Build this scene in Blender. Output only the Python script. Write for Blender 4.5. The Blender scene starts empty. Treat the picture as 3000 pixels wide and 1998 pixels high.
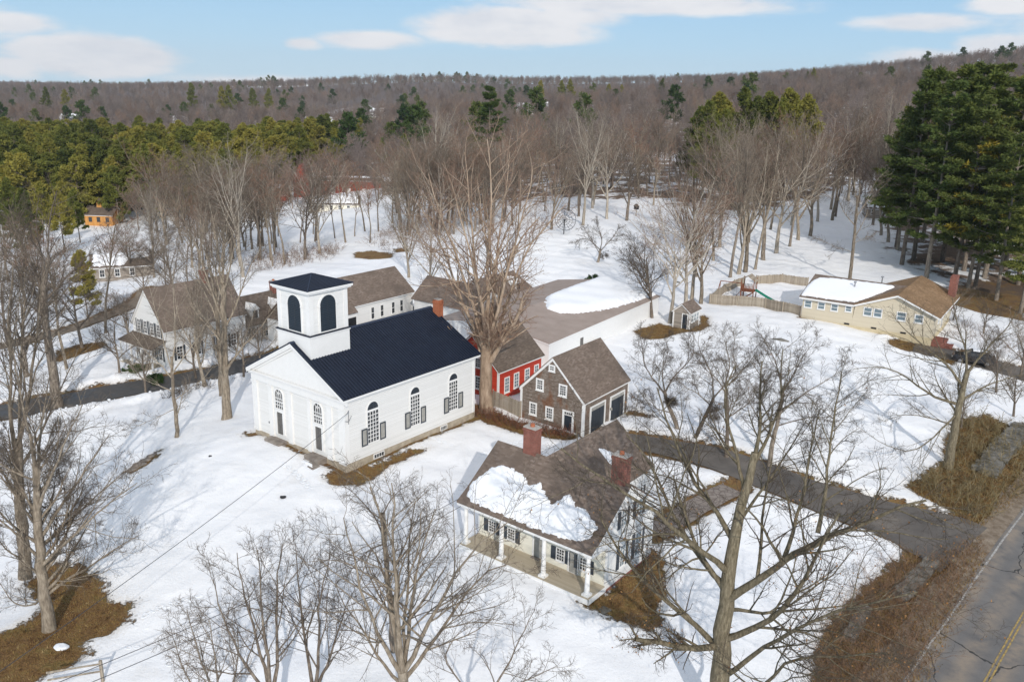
import bpy, bmesh, math, random
import numpy as np
from mathutils import Matrix, Vector, Euler
rng = np.random.default_rng(7)
random.seed(7)
SC = bpy.context.scene
COL = SC.collection

# ------------------------------------------------------------------ camera
FPX, PITCH, ROLL, CZ = 2511.0, 0.2843, 0.02346, 29.0
cam_d = bpy.data.cameras.new('camera')
cam = bpy.data.objects.new('camera', cam_d)
COL.objects.link(cam)
cam_d.sensor_width = 36.0
cam_d.lens = 36.0 * FPX / 3000.0
cam_d.clip_start = 0.5
cam_d.clip_end = 12000.0
cam.matrix_world = Matrix.Translation((0, 0, CZ)) @ Matrix.Rotation(math.pi / 2 - PITCH, 4, 'X') @ Matrix.Rotation(ROLL, 4, 'Z')
SC.camera = cam

# ------------------------------------------------------------------ light
SUN_EL = math.radians(27.0)
SUN_DIR = Vector((0.17 * math.cos(SUN_EL), -0.985 * math.cos(SUN_EL), math.sin(SUN_EL))).normalized()   # towards the sun
sun_d = bpy.data.lights.new('sun', 'SUN')
sun_d.energy = 3.0
sun_d.angle = math.radians(0.6)
sun_d.color = (1.0, 0.94, 0.86)
sun = bpy.data.objects.new('sun', sun_d)
sun.rotation_euler = SUN_DIR.to_track_quat('Z', 'Y').to_euler()
COL.objects.link(sun)
SC.view_settings.view_transform = 'Standard'
SC.view_settings.look = 'None'
SC.view_settings.exposure = -0.05
SC.view_settings.gamma = 1.0
SC.cycles.max_bounces = 5
SC.cycles.diffuse_bounces = 3
SC.cycles.use_denoising = True

# ------------------------------------------------------------------ sky with clouds
world = bpy.data.worlds.new('World')
SC.world = world
world.use_nodes = True
wt = world.node_tree
wt.nodes.clear()
class NT:
    def __init__(s, t): s.t = t
    def n(s, typ, props=None, **ins):
        nd = s.t.nodes.new(typ)
        for k, v in (props or {}).items(): setattr(nd, k, v)
        for k, v in ins.items():
            key = int(k[1:]) if (k[0] == 'i' and k[1:].isdigit()) else k.replace('_', ' ')
            sk = nd.inputs[key]
            if isinstance(v, bpy.types.NodeSocket): s.t.links.new(v, sk)
            else: sk.default_value = v
        return nd
    def m(s, op, a, b=None, c=None, clamp=False):
        nd = s.t.nodes.new('ShaderNodeMath'); nd.operation = op; nd.use_clamp = clamp
        for i, v in enumerate((a, b, c)):
            if v is None: continue
            if isinstance(v, bpy.types.NodeSocket): s.t.links.new(v, nd.inputs[i])
            else: nd.inputs[i].default_value = v
        return nd.outputs[0]
    def vm(s, op, a, b=None):
        nd = s.t.nodes.new('ShaderNodeVectorMath'); nd.operation = op
        for i, v in enumerate((a, b)):
            if v is None: continue
            if isinstance(v, bpy.types.NodeSocket): s.t.links.new(v, nd.inputs[i])
            else: nd.inputs[i].default_value = v
        return nd.outputs[0]
    def noise(s, vec, scale, detail=4, rough=.55, dist=0.):
        return s.n('ShaderNodeTexNoise', None, Vector=vec, Scale=scale, Detail=detail, Roughness=rough, Distortion=dist).outputs[0]
    def ramp(s, fac, stops, interp='LINEAR'):
        nd = s.t.nodes.new('ShaderNodeValToRGB'); cr = nd.color_ramp; cr.interpolation = interp
        while len(cr.elements) < len(stops): cr.elements.new(.5)
        for e, (p, c) in zip(cr.elements, stops):
            e.position = p; e.color = tuple(c) + (1,) if len(c) == 3 else c
        s.t.links.new(fac, nd.inputs[0]); return nd.outputs[0]
    def mix(s, fac, a, b, typ='MIX'):
        nd = s.t.nodes.new('ShaderNodeMix'); nd.data_type = 'RGBA'; nd.blend_type = typ
        for i, v in ((0, fac), (6, a), (7, b)):
            if isinstance(v, bpy.types.NodeSocket): s.t.links.new(v, nd.inputs[i])
            else: nd.inputs[i].default_value = (tuple(v) + (1,)) if isinstance(v, (tuple, list)) and len(v) == 3 else v
        return nd.outputs[2]
    def sstep(s, v, a, b):
        nd = s.t.nodes.new('ShaderNodeMapRange'); nd.interpolation_type = 'SMOOTHSTEP'
        s.t.links.new(v, nd.inputs[0]); nd.inputs[1].default_value = a; nd.inputs[2].default_value = b
        return nd.outputs[0]
w = NT(wt)
sky = w.n('ShaderNodeTexSky', dict(sky_type='NISHITA', sun_disc=False, sun_elevation=SUN_EL,
          sun_rotation=math.atan2(SUN_DIR.x, SUN_DIR.y), altitude=100.0, air_density=1.0, dust_density=0.6, ozone_density=1.6))
tc = w.n('ShaderNodeTexCoord')
sep = w.n('ShaderNodeSeparateXYZ', None, Vector=tc.outputs['Generated'])
DX, DY, DZ = sep.outputs
az = w.m('ARCTAN2', DX, DY)                 # 0 straight ahead (+Y), positive to the right
el = w.m('ARCSINE', DZ)
ne = w.vm('MULTIPLY', tc.outputs['Generated'], (1.0, 1.0, 3.2))
n1 = w.noise(ne, 9.0, 6, .55)
n2 = w.noise(ne, 28.0, 4, .6)
nn = w.m('ADD', w.m('MULTIPLY', n1, .75), w.m('MULTIPLY', n2, .25))
def pxdir(px, py):
    X, Y = px - 1500., py - 999.; cr, sr = math.cos(ROLL), math.sin(ROLL)
    u = X * cr + Y * sr; up = X * sr - Y * cr
    c, s = math.cos(PITCH), math.sin(PITCH)
    return u, FPX * c + up * s, -FPX * s + up * c
cloud = None
# clouds as they stand in the sky: centre, half width, half height (in pixels of the photograph), density
for cx, cy, hw, hh, dn in ((285, 165, 185, 50, 1.35), (90, 142, 80, 18, .7), (30, 68, 110, 26, .9), (40, 195, 90, 30, .75),
        (1075, 118, 145, 26, .9), (885, 128, 60, 20, .8), (1480, 78, 230, 50, 1.25), (1880, 12, 400, 32, 1.05), (1700, 45, 160, 34, .8),
        (2700, 68, 150, 26, .95), (2960, 12, 120, 26, .8), (2720, 172, 130, 30, .8), (2950, 140, 130, 34, 1.0),
        (800, 240, 330, 24, .6), (330, 255, 240, 14, .4), (620, -160, 500, 60, .9), (2100, -240, 700, 70, .9), (-700, 40, 500, 60, .8), (3700, 60, 500, 60, .8)):
    d = pxdir(cx, cy); L = math.sqrt(sum(q * q for q in d))
    a0, e0 = math.atan2(d[0], d[1]), math.asin(d[2] / L)
    qa = w.m('MULTIPLY', w.m('SUBTRACT', az, a0), FPX / hw * .93)
    qe = w.m('MULTIPLY', w.m('SUBTRACT', el, e0), FPX / hh * .93)
    r = w.m('SQRT', w.m('ADD', w.m('MULTIPLY', qa, qa), w.m('MULTIPLY', qe, qe)))
    b = w.m('MULTIPLY', w.m('SUBTRACT', 1.35, r), dn)
    cloud = b if cloud is None else w.m('MAXIMUM', cloud, b)
cm = w.m('ADD', cloud, w.m('MULTIPLY', w.m('SUBTRACT', nn, .5), 1.7))
mask = w.m('MULTIPLY', w.sstep(cm, .2, .8), .9)
skyc = w.mix(1.0, sky.outputs[0], (1.0, 1.0, 1.0), 'MULTIPLY')
blue = w.ramp(el, [(.0, (6.6, 8.9, 10.6)), (.05, (5.2, 8.0, 10.5)), (.13, (3.7, 6.7, 10.0)), (.3, (2.8, 5.6, 9.2)), (.7, (2.4, 4.8, 7.8))])
skyb = w.mix(.88, skyc, blue)
nz = w.noise(ne, 3.0, 5, .6)
high = w.m('MULTIPLY', w.sstep(el, .34, .6), w.sstep(nz, .38, .5))  # unseen cloud cover overhead, added to brighten the ambient light
cloudc = w.mix(w.sstep(nn, .35, .62), (8.6, 8.7, 9.2), (10.2, 10.0, 10.1))
mask = w.m('MAXIMUM', mask, high)
col = w.mix(mask, skyb, cloudc)
bg = w.n('ShaderNodeBackground', None, Color=col, Strength=.092)
out = w.n('ShaderNodeOutputWorld', None, Surface=bg.outputs[0])

# ------------------------------------------------------------------ picture rays (used to stand things on the ground where the photo has them)
def ray(px, py): return np.array(pxdir(px, py))
def Gz(px, py, z):
    r = ray(px, py); t = (z - CZ) / r[2]; return (r[0] * t, r[1] * t, z)
def Dy(px, py, y):
    r = ray(px, py); return np.array((0, 0, CZ)) + r * (y / r[1])

# ------------------------------------------------------------------ terrain
CT = [(-12.8,61.9,-.15),(-21.9,68.9,.1),(-3.4,74.1,0),(-12.5,81,-.4),(6.4,70.4,-.3),(1,75,-.3),(11,77,-.4),(-1,79,-.35),(5,92,-.4),(22.7,106,0),
 (-3.3,51.5,-.88),(5,45.3,-.92),(9.6,51.3,-.66),(1.5,57.6,-.8),(4,62,-.6),(0,66,-.4),(-10,50,-.9),(-20,45,-1.3),(-5,37,-1.8),(-12,37,-1.7),
 (-25,40,-1.6),(5,37,-2),(11,37.5,-2.3),(-20.9,56,-.5),(-24,63,-.25),(-16,57,-.3),(40,114,.15),(49,97.5,-.9),
 (-120,400,-8),(-60,400,0),(-250,500,-7),(-350,650,-5),(0,300,5),(50,400,10),(120,300,9),(0,600,10),(150,600,20),(300,900,38),(620,900,78),(760,1000,100),
 (400,600,38),(330,900,35),(170,900,20),(0,1000,12),(-130,1600,40),(-260,1500,30),(-330,1300,8),(-400,900,-6),(-650,1000,-12),(40,1400,14),(-700,1700,12),(-1000,1800,4),(-1500,2500,8),(0,3000,20),(1500,2500,90),
 (-150,600,-5),(-300,700,-9),(-200,900,-3),(-350,1000,0),(-150,250,-12),(-180,330,-9),(-100,330,-8),(-120,240,-12),(200,300,14),(300,400,24),
 (0,10,-4),(-40,10,-3),(40,10,-3.5),(-200,100,-8),(200,100,-3),(-100,0,-5),(150,0,-6),(-3000,0,-5),(3000,0,0),(-3000,4000,10),(3000,4000,100),(0,5000,10),(0,-2000,-5)]
for px, py, z in [(2800,1550,-2.3),(2950,1940,-2.9),(2700,1900,-2.9),(2990,1500,-2.9),(2400,1400,-1.35),(1980,1300,-.7),(2200,1300,-.8),(2300,1200,-.3),
 (2280,1000,.1),(2000,1000,0),(2850,1040,-1.2),(2790,1370,-1.8),(2400,1100,-.3),(2080,900,.2),(2470,840,.5),(2600,780,1),(2480,650,2.),(1700,650,2.5),
 (2040,600,3.5),(1750,775,1),(480,1130,-1.9),(740,1075,-1.7),(110,1180,-2.1),(300,1250,-2.0),(200,1400,-2.2),(0,1500,-2.1),(470,1250,-1.5),(560,1230,-1.0),
 (404,1054,-1.5),(200,950,-2.5),(400,870,-3),(0,1000,-3),(300,780,-7),(600,760,-4),(300,700,-9),(100,650,-11),(310,650,-11),(900,720,-2),(1100,740,0),
 (1100,930,-1),(1450,900,-.5),(1300,700,1),(1000,600,-5),(400,1380,-.9),(330,1480,-1.3),(620,1300,-.25)]:
    CT.append(Gz(px, py, z))
CT = np.array(CT)
def _basis(d): return np.sqrt(d * d + 6.0 ** 2)
_d = np.hypot(CT[:, None, 0] - CT[None, :, 0], CT[:, None, 1] - CT[None, :, 1])
_A = np.zeros((len(CT) + 1, len(CT) + 1)); _A[:-1, :-1] = _basis(_d) - np.eye(len(CT)) * .8; _A[-1, :-1] = 1; _A[:-1, -1] = 1
_W = np.linalg.solve(_A, np.append(CT[:, 2], 0))
def H0(x, y):
    x = np.asarray(x, float); y = np.asarray(y, float)
    r = np.full(x.shape, _W[-1])
    for (cx, cy, _), wgt in zip(CT, _W[:-1]): r = r + wgt * _basis(np.hypot(x - cx, y - cy))
    return r + .10 * np.sin(x * .31 + 1.3 * np.sin(y * .17)) * np.sin(y * .27 + 1.) + .05 * np.sin(x * .9 + y * .7) * np.sin(y * .83 - x * .3)
def h0(x, y): return float(H0(np.array([x]), np.array([y]))[0])
def G(px, py):
    z = 0.
    for _ in range(14):
        x, y, _z = Gz(px, py, z); z = .5 * z + .5 * h0(x, y)
    return (x, y, h0(x, y))
def PX(pts, k=1.0): return [G(a * k, b * k)[:2] for a, b in pts]
K = 3000 / 2354.

def sd_poly(X, Y, poly):
    """signed distance, positive inside"""
    P = np.array(poly); d = np.full(X.shape, 1e9); ins = np.zeros(X.shape, bool)
    for i in range(len(P)):
        ax, ay = P[i]; bx, by = P[(i + 1) % len(P)]
        ex, ey = bx - ax, by - ay
        t = np.clip(((X - ax) * ex + (Y - ay) * ey) / (ex * ex + ey * ey + 1e-12), 0, 1)
        d = np.minimum(d, np.hypot(X - ax - t * ex, Y - ay - t * ey))
        c = ((ay > Y) != (by > Y)) & (X < (bx - ax) * (Y - ay) / ((by - ay) if by != ay else 1e-12) + ax)
        ins ^= c
    return np.where(ins, d, -d)
def sd_line(X, Y, line, hw):
    d = np.full(X.shape, 1e9)
    for i in range(len(line) - 1):
        (ax, ay), (bx, by) = line[i], line[i + 1]; ex, ey = bx - ax, by - ay
        t = np.clip(((X - ax) * ex + (Y - ay) * ey) / (ex * ex + ey * ey + 1e-12), 0, 1)
        d = np.minimum(d, np.hypot(X - ax - t * ex, Y - ay - t * ey))
    return hw - d

def crop(x0, y0, s, pts): return PX([(x0 + a / s, y0 + b / s) for a, b in pts])
PATCHES = [
 crop(0, 1330, 2.347, [(-100,1290),(0,1240),(120,1180),(290,1100),(330,1040),(150,930),(250,830),(400,740),(560,760),(700,850),(740,960),(800,1020),(930,1030),(890,1080),(880,1160),(760,1250),(640,1270),(580,1310),(600,1400),(480,1470),(300,1540),(230,1600),(-200,1640)]),
 PX([(743,1100),(765,1086),(800,1080),(860,1068),(912,1062),(880,1086),(835,1116),(770,1119)], K),
 PX([(872,1072),(905,1050),(960,1036),(985,1032),(950,1050),(900,1072)], K),
 PX([(1330,1388),(1400,1350),(1500,1265),(1530,1300),(1535,1340),(1520,1400),(1525,1440),(1490,1452),(1440,1435),(1380,1415)], K),
 crop(1300, 750, 2.704, [(1510,600),(1700,540),(1800,560),(1900,560),(2030,540),(2040,470),(2095,490),(2100,560),(2030,600),(1900,612),(1800,635),(1740,660),(1620,668),(1550,645)]),
 PX([(2618,1002),(2648,985),(2712,1000),(2800,1050),(2790,1072),(2700,1042)]),
 crop(2300, 780, 3.925, [(180,575),(400,600),(700,650),(1000,720),(1250,800),(1240,830),(1000,765),(700,690),(400,625),(150,600)]),
 PX([(160,1032),(235,1012),(300,1003),(312,1010),(300,1020),(240,1040),(165,1065)]),
 crop(1300, 750, 2.704, [(1460,1225),(1530,1235),(1640,1270),(1630,1290),(1500,1262),(1420,1280)]),
 PX([(815,582),(850,578),(905,585),(900,594),(850,598),(815,594)], K),
 PX([(905,575),(940,573),(940,580),(910,582)], K),
 PX([(1075,945),(1120,925),(1140,950),(1200,975),(1330,1003),(1318,1018),(1200,1000),(1110,972)], K),
 PX([(2080,1120),(2130,1092),(2168,1065),(2172,1020),(2205,965),(2270,955),(2330,985),(2400,960),(2400,1100),(2330,1150),(2240,1215),(2180,1175),(2110,1140)], K),
 PX([(1990,1225),(2060,1255),(2080,1275),(2030,1320),(1960,1375),(1890,1450),(1860,1600),(2120,1600),(2180,1440),(2260,1290),(2250,1230),(2150,1290)], K),
 PX([(296,1085),(305,1078),(340,1055),(362,1042),(372,1036),(362,1052),(330,1075),(305,1090)], K),
 PX([(2140,690),(2230,650),(2354,640),(2354,740),(2250,720)], K),
 PX([(560,1000),(590,994),(600,1000),(570,1008)], K),
 # brushy ground behind the yards, seen between the trees
]
# church foundation margin
def loc2(b, pts):
    x, y, yaw = b[:3]; c, s = math.cos(yaw), math.sin(yaw); return [(x + u * c - v * s, y + u * s + v * c) for u, v in pts]
CH = (-12.824, 61.899, .913, .43); GA = (6.445, 70.431, .945, -.27); HO = (4.967, 45.328, .912, -.47)
PATCHES.append(loc2(CH, [(-.3, -.75), (3, -.45), (8, -.42), (13, -.5), (15.6, -.9), (15.6, .2), (-.3, .2)]))
PATCHES.append(loc2(CH, [(-.7, 0), (-.2, 11.8), (.3, 11.8), (.3, 0)]))

ROADS = {}
def strip_pts(px, k=1.0): return PX(px, k)
ROADS['side'] = (strip_pts([(-150,965),(0,950),(100,931),(250,903),(380,880),(500,857),(600,832),(700,800),(850,755),(1000,705)], K), 2.1)
ROADS['lane'] = (strip_pts([(-60,808),(60,785),(150,760),(240,728),(310,698),(345,662)], K), 1.5)
DRA = PX([(1395,992),(1500,1003),(1600,1020),(1700,1040),(1850,1100),(2000,1143),(2120,1168),(2235,1198),(2270,1212)], K); DRB = PX([(1400,1032),(1520,1042),(1600,1068),(1700,1102),(1850,1165),(2000,1222),(2080,1262),(2130,1292),(2160,1315)], K)
ROADS['drive'] = (strip_pts([(1400,1010),(1490,1022),(1600,1042),(1700,1070),(1850,1132),(2000,1180),(2100,1212),(2180,1245)], K), 2.2)
ROADS['walk'] = (strip_pts([(1500,1225),(1560,1190),(1620,1155),(1690,1120)], K), 1.0)
ROADS['ranch'] = (strip_pts([(2100,800),(2180,815),(2260,835),(2354,860),(2500,905)], K), 2.6)
_e0 = np.array(G(2648, 1998)[:2]); _e1 = np.array(G(3000, 1500)[:2]); _t = (_e1 - _e0) / np.linalg.norm(_e1 - _e0); _n = np.array((_t[1], -_t[0]))
_ye = np.array(G(2890, 1998)[:2]); LANE = float((_ye - _e0) @ _n)
RN = (float(_n[0]), float(_n[1]), float(_e0 @ _n))
ROADS['main'] = ([tuple(_e0 - _t * 60 + _n * LANE), tuple(_e0 + _n * LANE), tuple(_e0 + _t * 40 + _n * LANE), tuple(_e0 + _t * 120 + _n * (LANE + 3))], LANE + .5)

def axis(lo, hi, step, far_lo, far_hi, g=1.07):
    a = list(np.arange(lo, hi + 1e-6, step)); s = step
    while a[-1] < far_hi: s *= g; a.append(a[-1] + s)
    s = step
    while a[0] > far_lo: s *= g; a.insert(0, a[0] - s)
    return np.array(a)
def np_mesh(name, V, groups, mats=(), smooth=False):
    """groups: list of (faces (N,k) int array, material index)"""
    me = bpy.data.meshes.new(name)
    V = np.asarray(V, np.float32)
    me.vertices.add(len(V)); me.vertices.foreach_set('co', V.ravel())
    nl = sum(f.size for f, _ in groups); nf = sum(len(f) for f, _ in groups)
    me.loops.add(nl); me.polygons.add(nf)
    me.loops.foreach_set('vertex_index', np.concatenate([f.ravel() for f, _ in groups]).astype(np.int32))
    st = []; tot = []; mi = []; o = 0
    for f, m in groups:
        k = f.shape[1]; st.append(o + np.arange(len(f)) * k); tot.append(np.full(len(f), k)); mi.append(np.full(len(f), m)); o += f.size
    me.polygons.foreach_set('loop_start', np.concatenate(st).astype(np.int32))
    me.polygons.foreach_set('loop_total', np.concatenate(tot).astype(np.int32))
    me.polygons.foreach_set('material_index', np.concatenate(mi).astype(np.int32))
    if smooth: me.polygons.foreach_set('use_smooth', np.ones(nf, bool))
    for m in mats: me.materials.append(m)
    me.update(calc_edges=True)
    return me
def link(name, data, parent=None):
    o = bpy.data.objects.new(name, data); COL.objects.link(o)
    if parent is not None: o.parent = parent
    return o
def tag(o, label=None, cat=None, group=None, kind=None):
    if label: o['label'] = label
    if cat: o['category'] = cat
    if group: o['group'] = group
    if kind: o['kind'] = kind
    return o
def empty(name, loc, rz=0., **kw):
    o = bpy.data.objects.new(name, None); COL.objects.link(o); o.location = loc; o.rotation_euler = (0, 0, rz); o.empty_display_size = .3
    return tag(o, **kw)

# ------------------------------------------------------------------ materials
MAT = {}
def newmat(name):
    m = bpy.data.materials.new(name); m.use_nodes = True; t = m.node_tree; t.nodes.clear()
    n = NT(t); n.mat = m; MAT[name] = m
    return n
def finish(n, color, rough=.8, bump=None, bstr=.3, bdist=.02, spec=.3, metal=0., **kw):
    p = n.n('ShaderNodeBsdfPrincipled', None, Roughness=rough, Metallic=metal)
    p.inputs['Specular IOR Level'].default_value = spec
    if isinstance(color, bpy.types.NodeSocket): n.t.links.new(color, p.inputs['Base Color'])
    else: p.inputs['Base Color'].default_value = tuple(color) + (1,)
    for k, v in kw.items():
        sk = p.inputs[k.replace('_', ' ')]
        if isinstance(v, bpy.types.NodeSocket): n.t.links.new(v, sk)
        else: sk.default_value = v
    if bump is not None:
        b = n.n('ShaderNodeBump', None, Strength=bstr, Distance=bdist, Height=bump)
        n.t.links.new(b.outputs[0], p.inputs['Normal'])
    n.n('ShaderNodeOutputMaterial', None, Surface=p.outputs[0])
    return n.mat
def obco(n): return n.n('ShaderNodeTexCoord').outputs['Object']
def geo(n): return n.n('ShaderNodeNewGeometry').outputs['Position']
def simple(name, c1, c2=None, scale=3., rough=.7, bscale=None, bstr=.2, **kw):
    n = newmat(name); co = obco(n)
    f = n.noise(co, scale, 5)
    col = n.ramp(f, [(.3, c1), (.7, c2 or c1)])
    b = n.noise(co, bscale, 3) if bscale else None
    return finish(n, col, rough, b, bstr, .02, **kw)
def boards(name, c1, c2, pitch, axis=2, streak=1.0, rough=.7, groove=.12, bstr=.6, spec=.25):
    """clapboards / planks: a groove every `pitch` metres along axis, grain along the board"""
    n = newmat(name); co = obco(n); sp = n.n('ShaderNodeSeparateXYZ', None, Vector=co)
    c = sp.outputs[axis]
    fr = n.m('FRACT', n.m('DIVIDE', c, pitch)); idx = n.m('FLOOR', n.m('DIVIDE', c, pitch))
    wn = n.n('ShaderNodeTexWhiteNoise', dict(noise_dimensions='1D'), W=idx).outputs[0]
    sc = [6., 6., 6.]; sc[axis] = 40.
    if axis != 2: sc[2] = .8
    else: sc[0] = sc[1] = .9
    gr = n.noise(n.vm('MULTIPLY', co, tuple(sc)), 1.0, 5, .6)
    f = n.m('ADD', n.m('MULTIPLY', gr, .7 * streak), n.m('MULTIPLY', wn, .35))
    col = n.ramp(f, [(.25, c1), (.75, c2)])
    if axis == 2: col = n.mix(n.m('MULTIPLY', n.sstep(fr, .86, 1.), .22), col, tuple(v * .45 for v in c1))  # joint dirt that also paints in the shadow line at each lap
    h = n.sstep(fr, 0., groove) if axis != 2 else n.m('SUBTRACT', 1.0, fr)
    return finish(n, col, rough, h, bstr, .015, spec)
def shingles(name, c1, c2, c3, pitch=.14):
    n = newmat(name); co = obco(n); sp = n.n('ShaderNodeSeparateXYZ', None, Vector=co)
    row = n.m('FLOOR', n.m('DIVIDE', sp.outputs[2], pitch * .6))
    a = n.m('FLOOR', n.m('MULTIPLY', n.m('ADD', sp.outputs[0], n.m('MULTIPLY', row, .37)), 3.2))
    b = n.m('FLOOR', n.m('MULTIPLY', n.m('ADD', sp.outputs[1], n.m('MULTIPLY', row, .37)), 3.2))
    cv = n.n('ShaderNodeCombineXYZ', None, X=a, Y=b, Z=row)
    wn = n.n('ShaderNodeTexWhiteNoise', dict(noise_dimensions='3D'), Vector=cv.outputs[0]).outputs[0]
    big = n.noise(co, .55, 4, .6)
    col = n.ramp(wn, [(0, c1), (.55, c2), (1, c3)])
    col = n.mix(n.sstep(big, .3, .75), col, tuple(x * .72 for x in c2))
    fine = n.noise(co, 30., 2)
    fr = n.m('FRACT', n.m('DIVIDE', sp.outputs[2], pitch * .6))
    bump = n.m('ADD', n.m('MULTIPLY', fine, .5), n.m('MULTIPLY', fr, -.6))
    return finish(n, col, .9, bump, .5, .02, .15)

# snow / bare ground sheet: attribute 'bare' = distance (m) inside a bare patch
n = newmat('snow_ground'); P_ = geo(n)
att = n.n('ShaderNodeAttribute', dict(attribute_name='bare')).outputs['Fac']
wob = n.m('ADD', n.m('MULTIPLY', n.m('SUBTRACT', n.noise(P_, .8, 7, .7), .5), 2.4), n.m('MULTIPLY', n.m('SUBTRACT', n.noise(P_, 4., 6, .75), .5), 1.3))
msk = n.sstep(n.m('ADD', att, wob), -.12, .12)
big = n.noise(P_, .05, 4, .6); mid = n.noise(P_, .6, 5, .6); fine = n.noise(P_, 7., 4, .65)
snowc = n.ramp(big, [(.3, (.82, .83, .86)), (.7, (.90, .895, .89))])
spk = n.sstep(n.noise(P_, 14., 2, .5), .69, .73)
snowc = n.mix(n.m('MULTIPLY', spk, n.sstep(n.noise(P_, .35, 4, .7), .42, .62)), snowc, (.45, .38, .30))
snowc = n.mix(n.m('MULTIPLY', n.sstep(n.noise(P_, .22, 6, .72), .56, .7), .22), snowc, (.62, .58, .52))
dirt = n.sstep(n.m('ADD', att, n.m('MULTIPLY', n.m('SUBTRACT', fine, .5), 3.)), -.9, .3)
snowc = n.mix(n.m('MULTIPLY', dirt, .45), snowc, (.55, .47, .36))
grass = n.ramp(n.m('ADD', n.m('MULTIPLY', n.noise(P_, .9, 6, .75), .75), n.m('MULTIPLY', fine, .25)), [(.30, (.045, .026, .012)), (.42, (.17, .09, .035)), (.52, (.26, .155, .06)), (.6, (.19, .14, .045)), (.7, (.42, .29, .15))])
wood = n.n('ShaderNodeAttribute', dict(attribute_name='wood')).outputs['Fac']
litter = n.ramp(fine, [(.3, (.09, .06, .042)), (.7, (.22, .15, .10))])
far_ = n.sstep(n.n('ShaderNodeSeparateXYZ', None, Vector=P_).outputs[1], 800., 1300.)
lm_ = n.sstep(n.m('ADD', wood, n.m('MULTIPLY', n.m('SUBTRACT', n.noise(P_, .16, 6, .7), .5), 2.6)), .55, .8)
col = n.mix(msk, snowc, grass)
col = n.mix(lm_, col, litter)
col = n.mix(far_, col, (.12, .09, .075))
hh = n.m('ADD', n.m('MULTIPLY', mid, .5), n.m('MULTIPLY', fine, n.m('ADD', .12, n.m('MULTIPLY', msk, .8))))
hh = n.m('ADD', hh, n.m('MULTIPLY', msk, -1.2))
finish(n, col, .75, hh, 1., .26, .25)
n = newmat('roof_snow'); P_ = obco(n)
hh = n.m('ADD', n.noise(P_, 1.2, 4), n.m('MULTIPLY', n.noise(P_, 9., 3), .2))
finish(n, (.86, .87, .89), .7, hh, .25, .05, .25)
n = newmat('asphalt'); P_ = geo(n)
f = n.noise(P_, .35, 5, .65); g = n.noise(P_, 24., 3, .7)
col = n.ramp(n.m('ADD', n.m('MULTIPLY', f, .7), n.m('MULTIPLY', g, .3)), [(.3, (.07, .062, .057)), (.5, (.12, .107, .096)), (.68, (.19, .165, .14))])
finish(n, col, .85, g, .3, .01, .3)
n = newmat('road_asphalt'); P_ = geo(n)
_d = n.n('ShaderNodeVectorMath', dict(operation='DOT_PRODUCT')); n.t.links.new(P_, _d.inputs[0]); _d.inputs[1].default_value = (RN[0], RN[1], 0)
off = n.m('SUBTRACT', _d.outputs['Value'], RN[2])      # metres across the road from its edge
trk = n.m('ADD', n.m('MULTIPLY', n.m('COSINE', n.m('MULTIPLY', n.m('SUBTRACT', off, .25), 3.4)), .5), .5)
f = n.noise(P_, .6, 5, .65); g = n.noise(P_, 20., 3, .7)
col = n.ramp(n.m('ADD', n.m('MULTIPLY', f, .6), n.m('MULTIPLY', g, .3)), [(.3, (.12, .115, .112)), (.6, (.19, .18, .172))])
col = n.mix(n.m('MULTIPLY', trk, n.sstep(f, .3, .65)), col, (.27, .22, .17))
crk = n.n('ShaderNodeTexVoronoi', dict(feature='DISTANCE_TO_EDGE'), Vector=n.vm('ADD', P_, n.n('ShaderNodeTexNoise', None, Vector=P_, Scale=.8, Detail=4.).outputs[1]), Scale=.13)
col = n.mix(n.sstep(crk.outputs[0], .008, .002), col, (.045, .043, .042))
finish(n, col, .85, g, .3, .01, .3)
n = newmat('wet_asphalt'); P_ = geo(n)
f = n.noise(P_, .8, 5, .65)
col = n.ramp(f, [(.3, (.035, .035, .037)), (.6, (.075, .07, .065)), (.75, (.16, .14, .12))])
finish(n, col, n.ramp(f, [(.3, (.25,) * 3), (.6, (.8,) * 3)]), n.noise(P_, 20., 3), .3, .01, .5)
n = newmat('road_shoulder'); P_ = geo(n)
col = n.ramp(n.noise(P_, 1.5, 6, .7), [(.3, (.12, .085, .055)), (.55, (.24, .19, .14)), (.75, (.33, .28, .22))])
finish(n, col, .9, n.noise(P_, 12., 4), .5, .03)
n = newmat('walk_stone'); P_ = geo(n)
br = n.n('ShaderNodeTexVoronoi', dict(feature='DISTANCE_TO_EDGE'), Vector=P_, Scale=1.6)
col = n.mix(n.sstep(br.outputs[0], .0, .06), (.08, .06, .05), n.ramp(n.noise(P_, 2., 4), [(.3, (.17, .14, .12)), (.7, (.3, .26, .23))]))
finish(n, col, .9, br.outputs[0], .4, .02)
simple('yellow_paint', (.15, .125, .10), (.50, .34, .09), 5., .8)
simple('white_line', (.16, .15, .14), (.5, .48, .45), 6., .8)
boards('white_clap', (.72, .71, .685), (.80, .79, .77), .15, 2, .7, .55, bstr=1.)
simple('white_trim', (.76, .75, .73), (.80, .79, .77), 2., .5)
boards('cream_wall', (.76, .73, .62), (.84, .80, .69), .12, 2, .6, .6, bstr=.35)
boards('red_clap', (.40, .035, .018), (.58, .065, .03), .12, 2, .8, .6, bstr=.45)
boards('dull_red', (.22, .045, .03), (.36, .085, .055), .2, 2, .8, .7, bstr=.3)
boards('beige_siding', (.58, .51, .385), (.65, .58, .45), .15, 2, .4, .6, bstr=.3)
boards('grey_shingle_wall', (.17, .15, .13), (.36, .31, .26), .16, 2, 1.1, .85, bstr=.6)
boards('fence_wood', (.22, .18, .14), (.42, .36, .28), .15, 0, 1., .85, .1, .6)
boards('navy_door', (.025, .032, .042), (.045, .055, .068), .22, 0, .5, .5, .08, .5)
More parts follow.
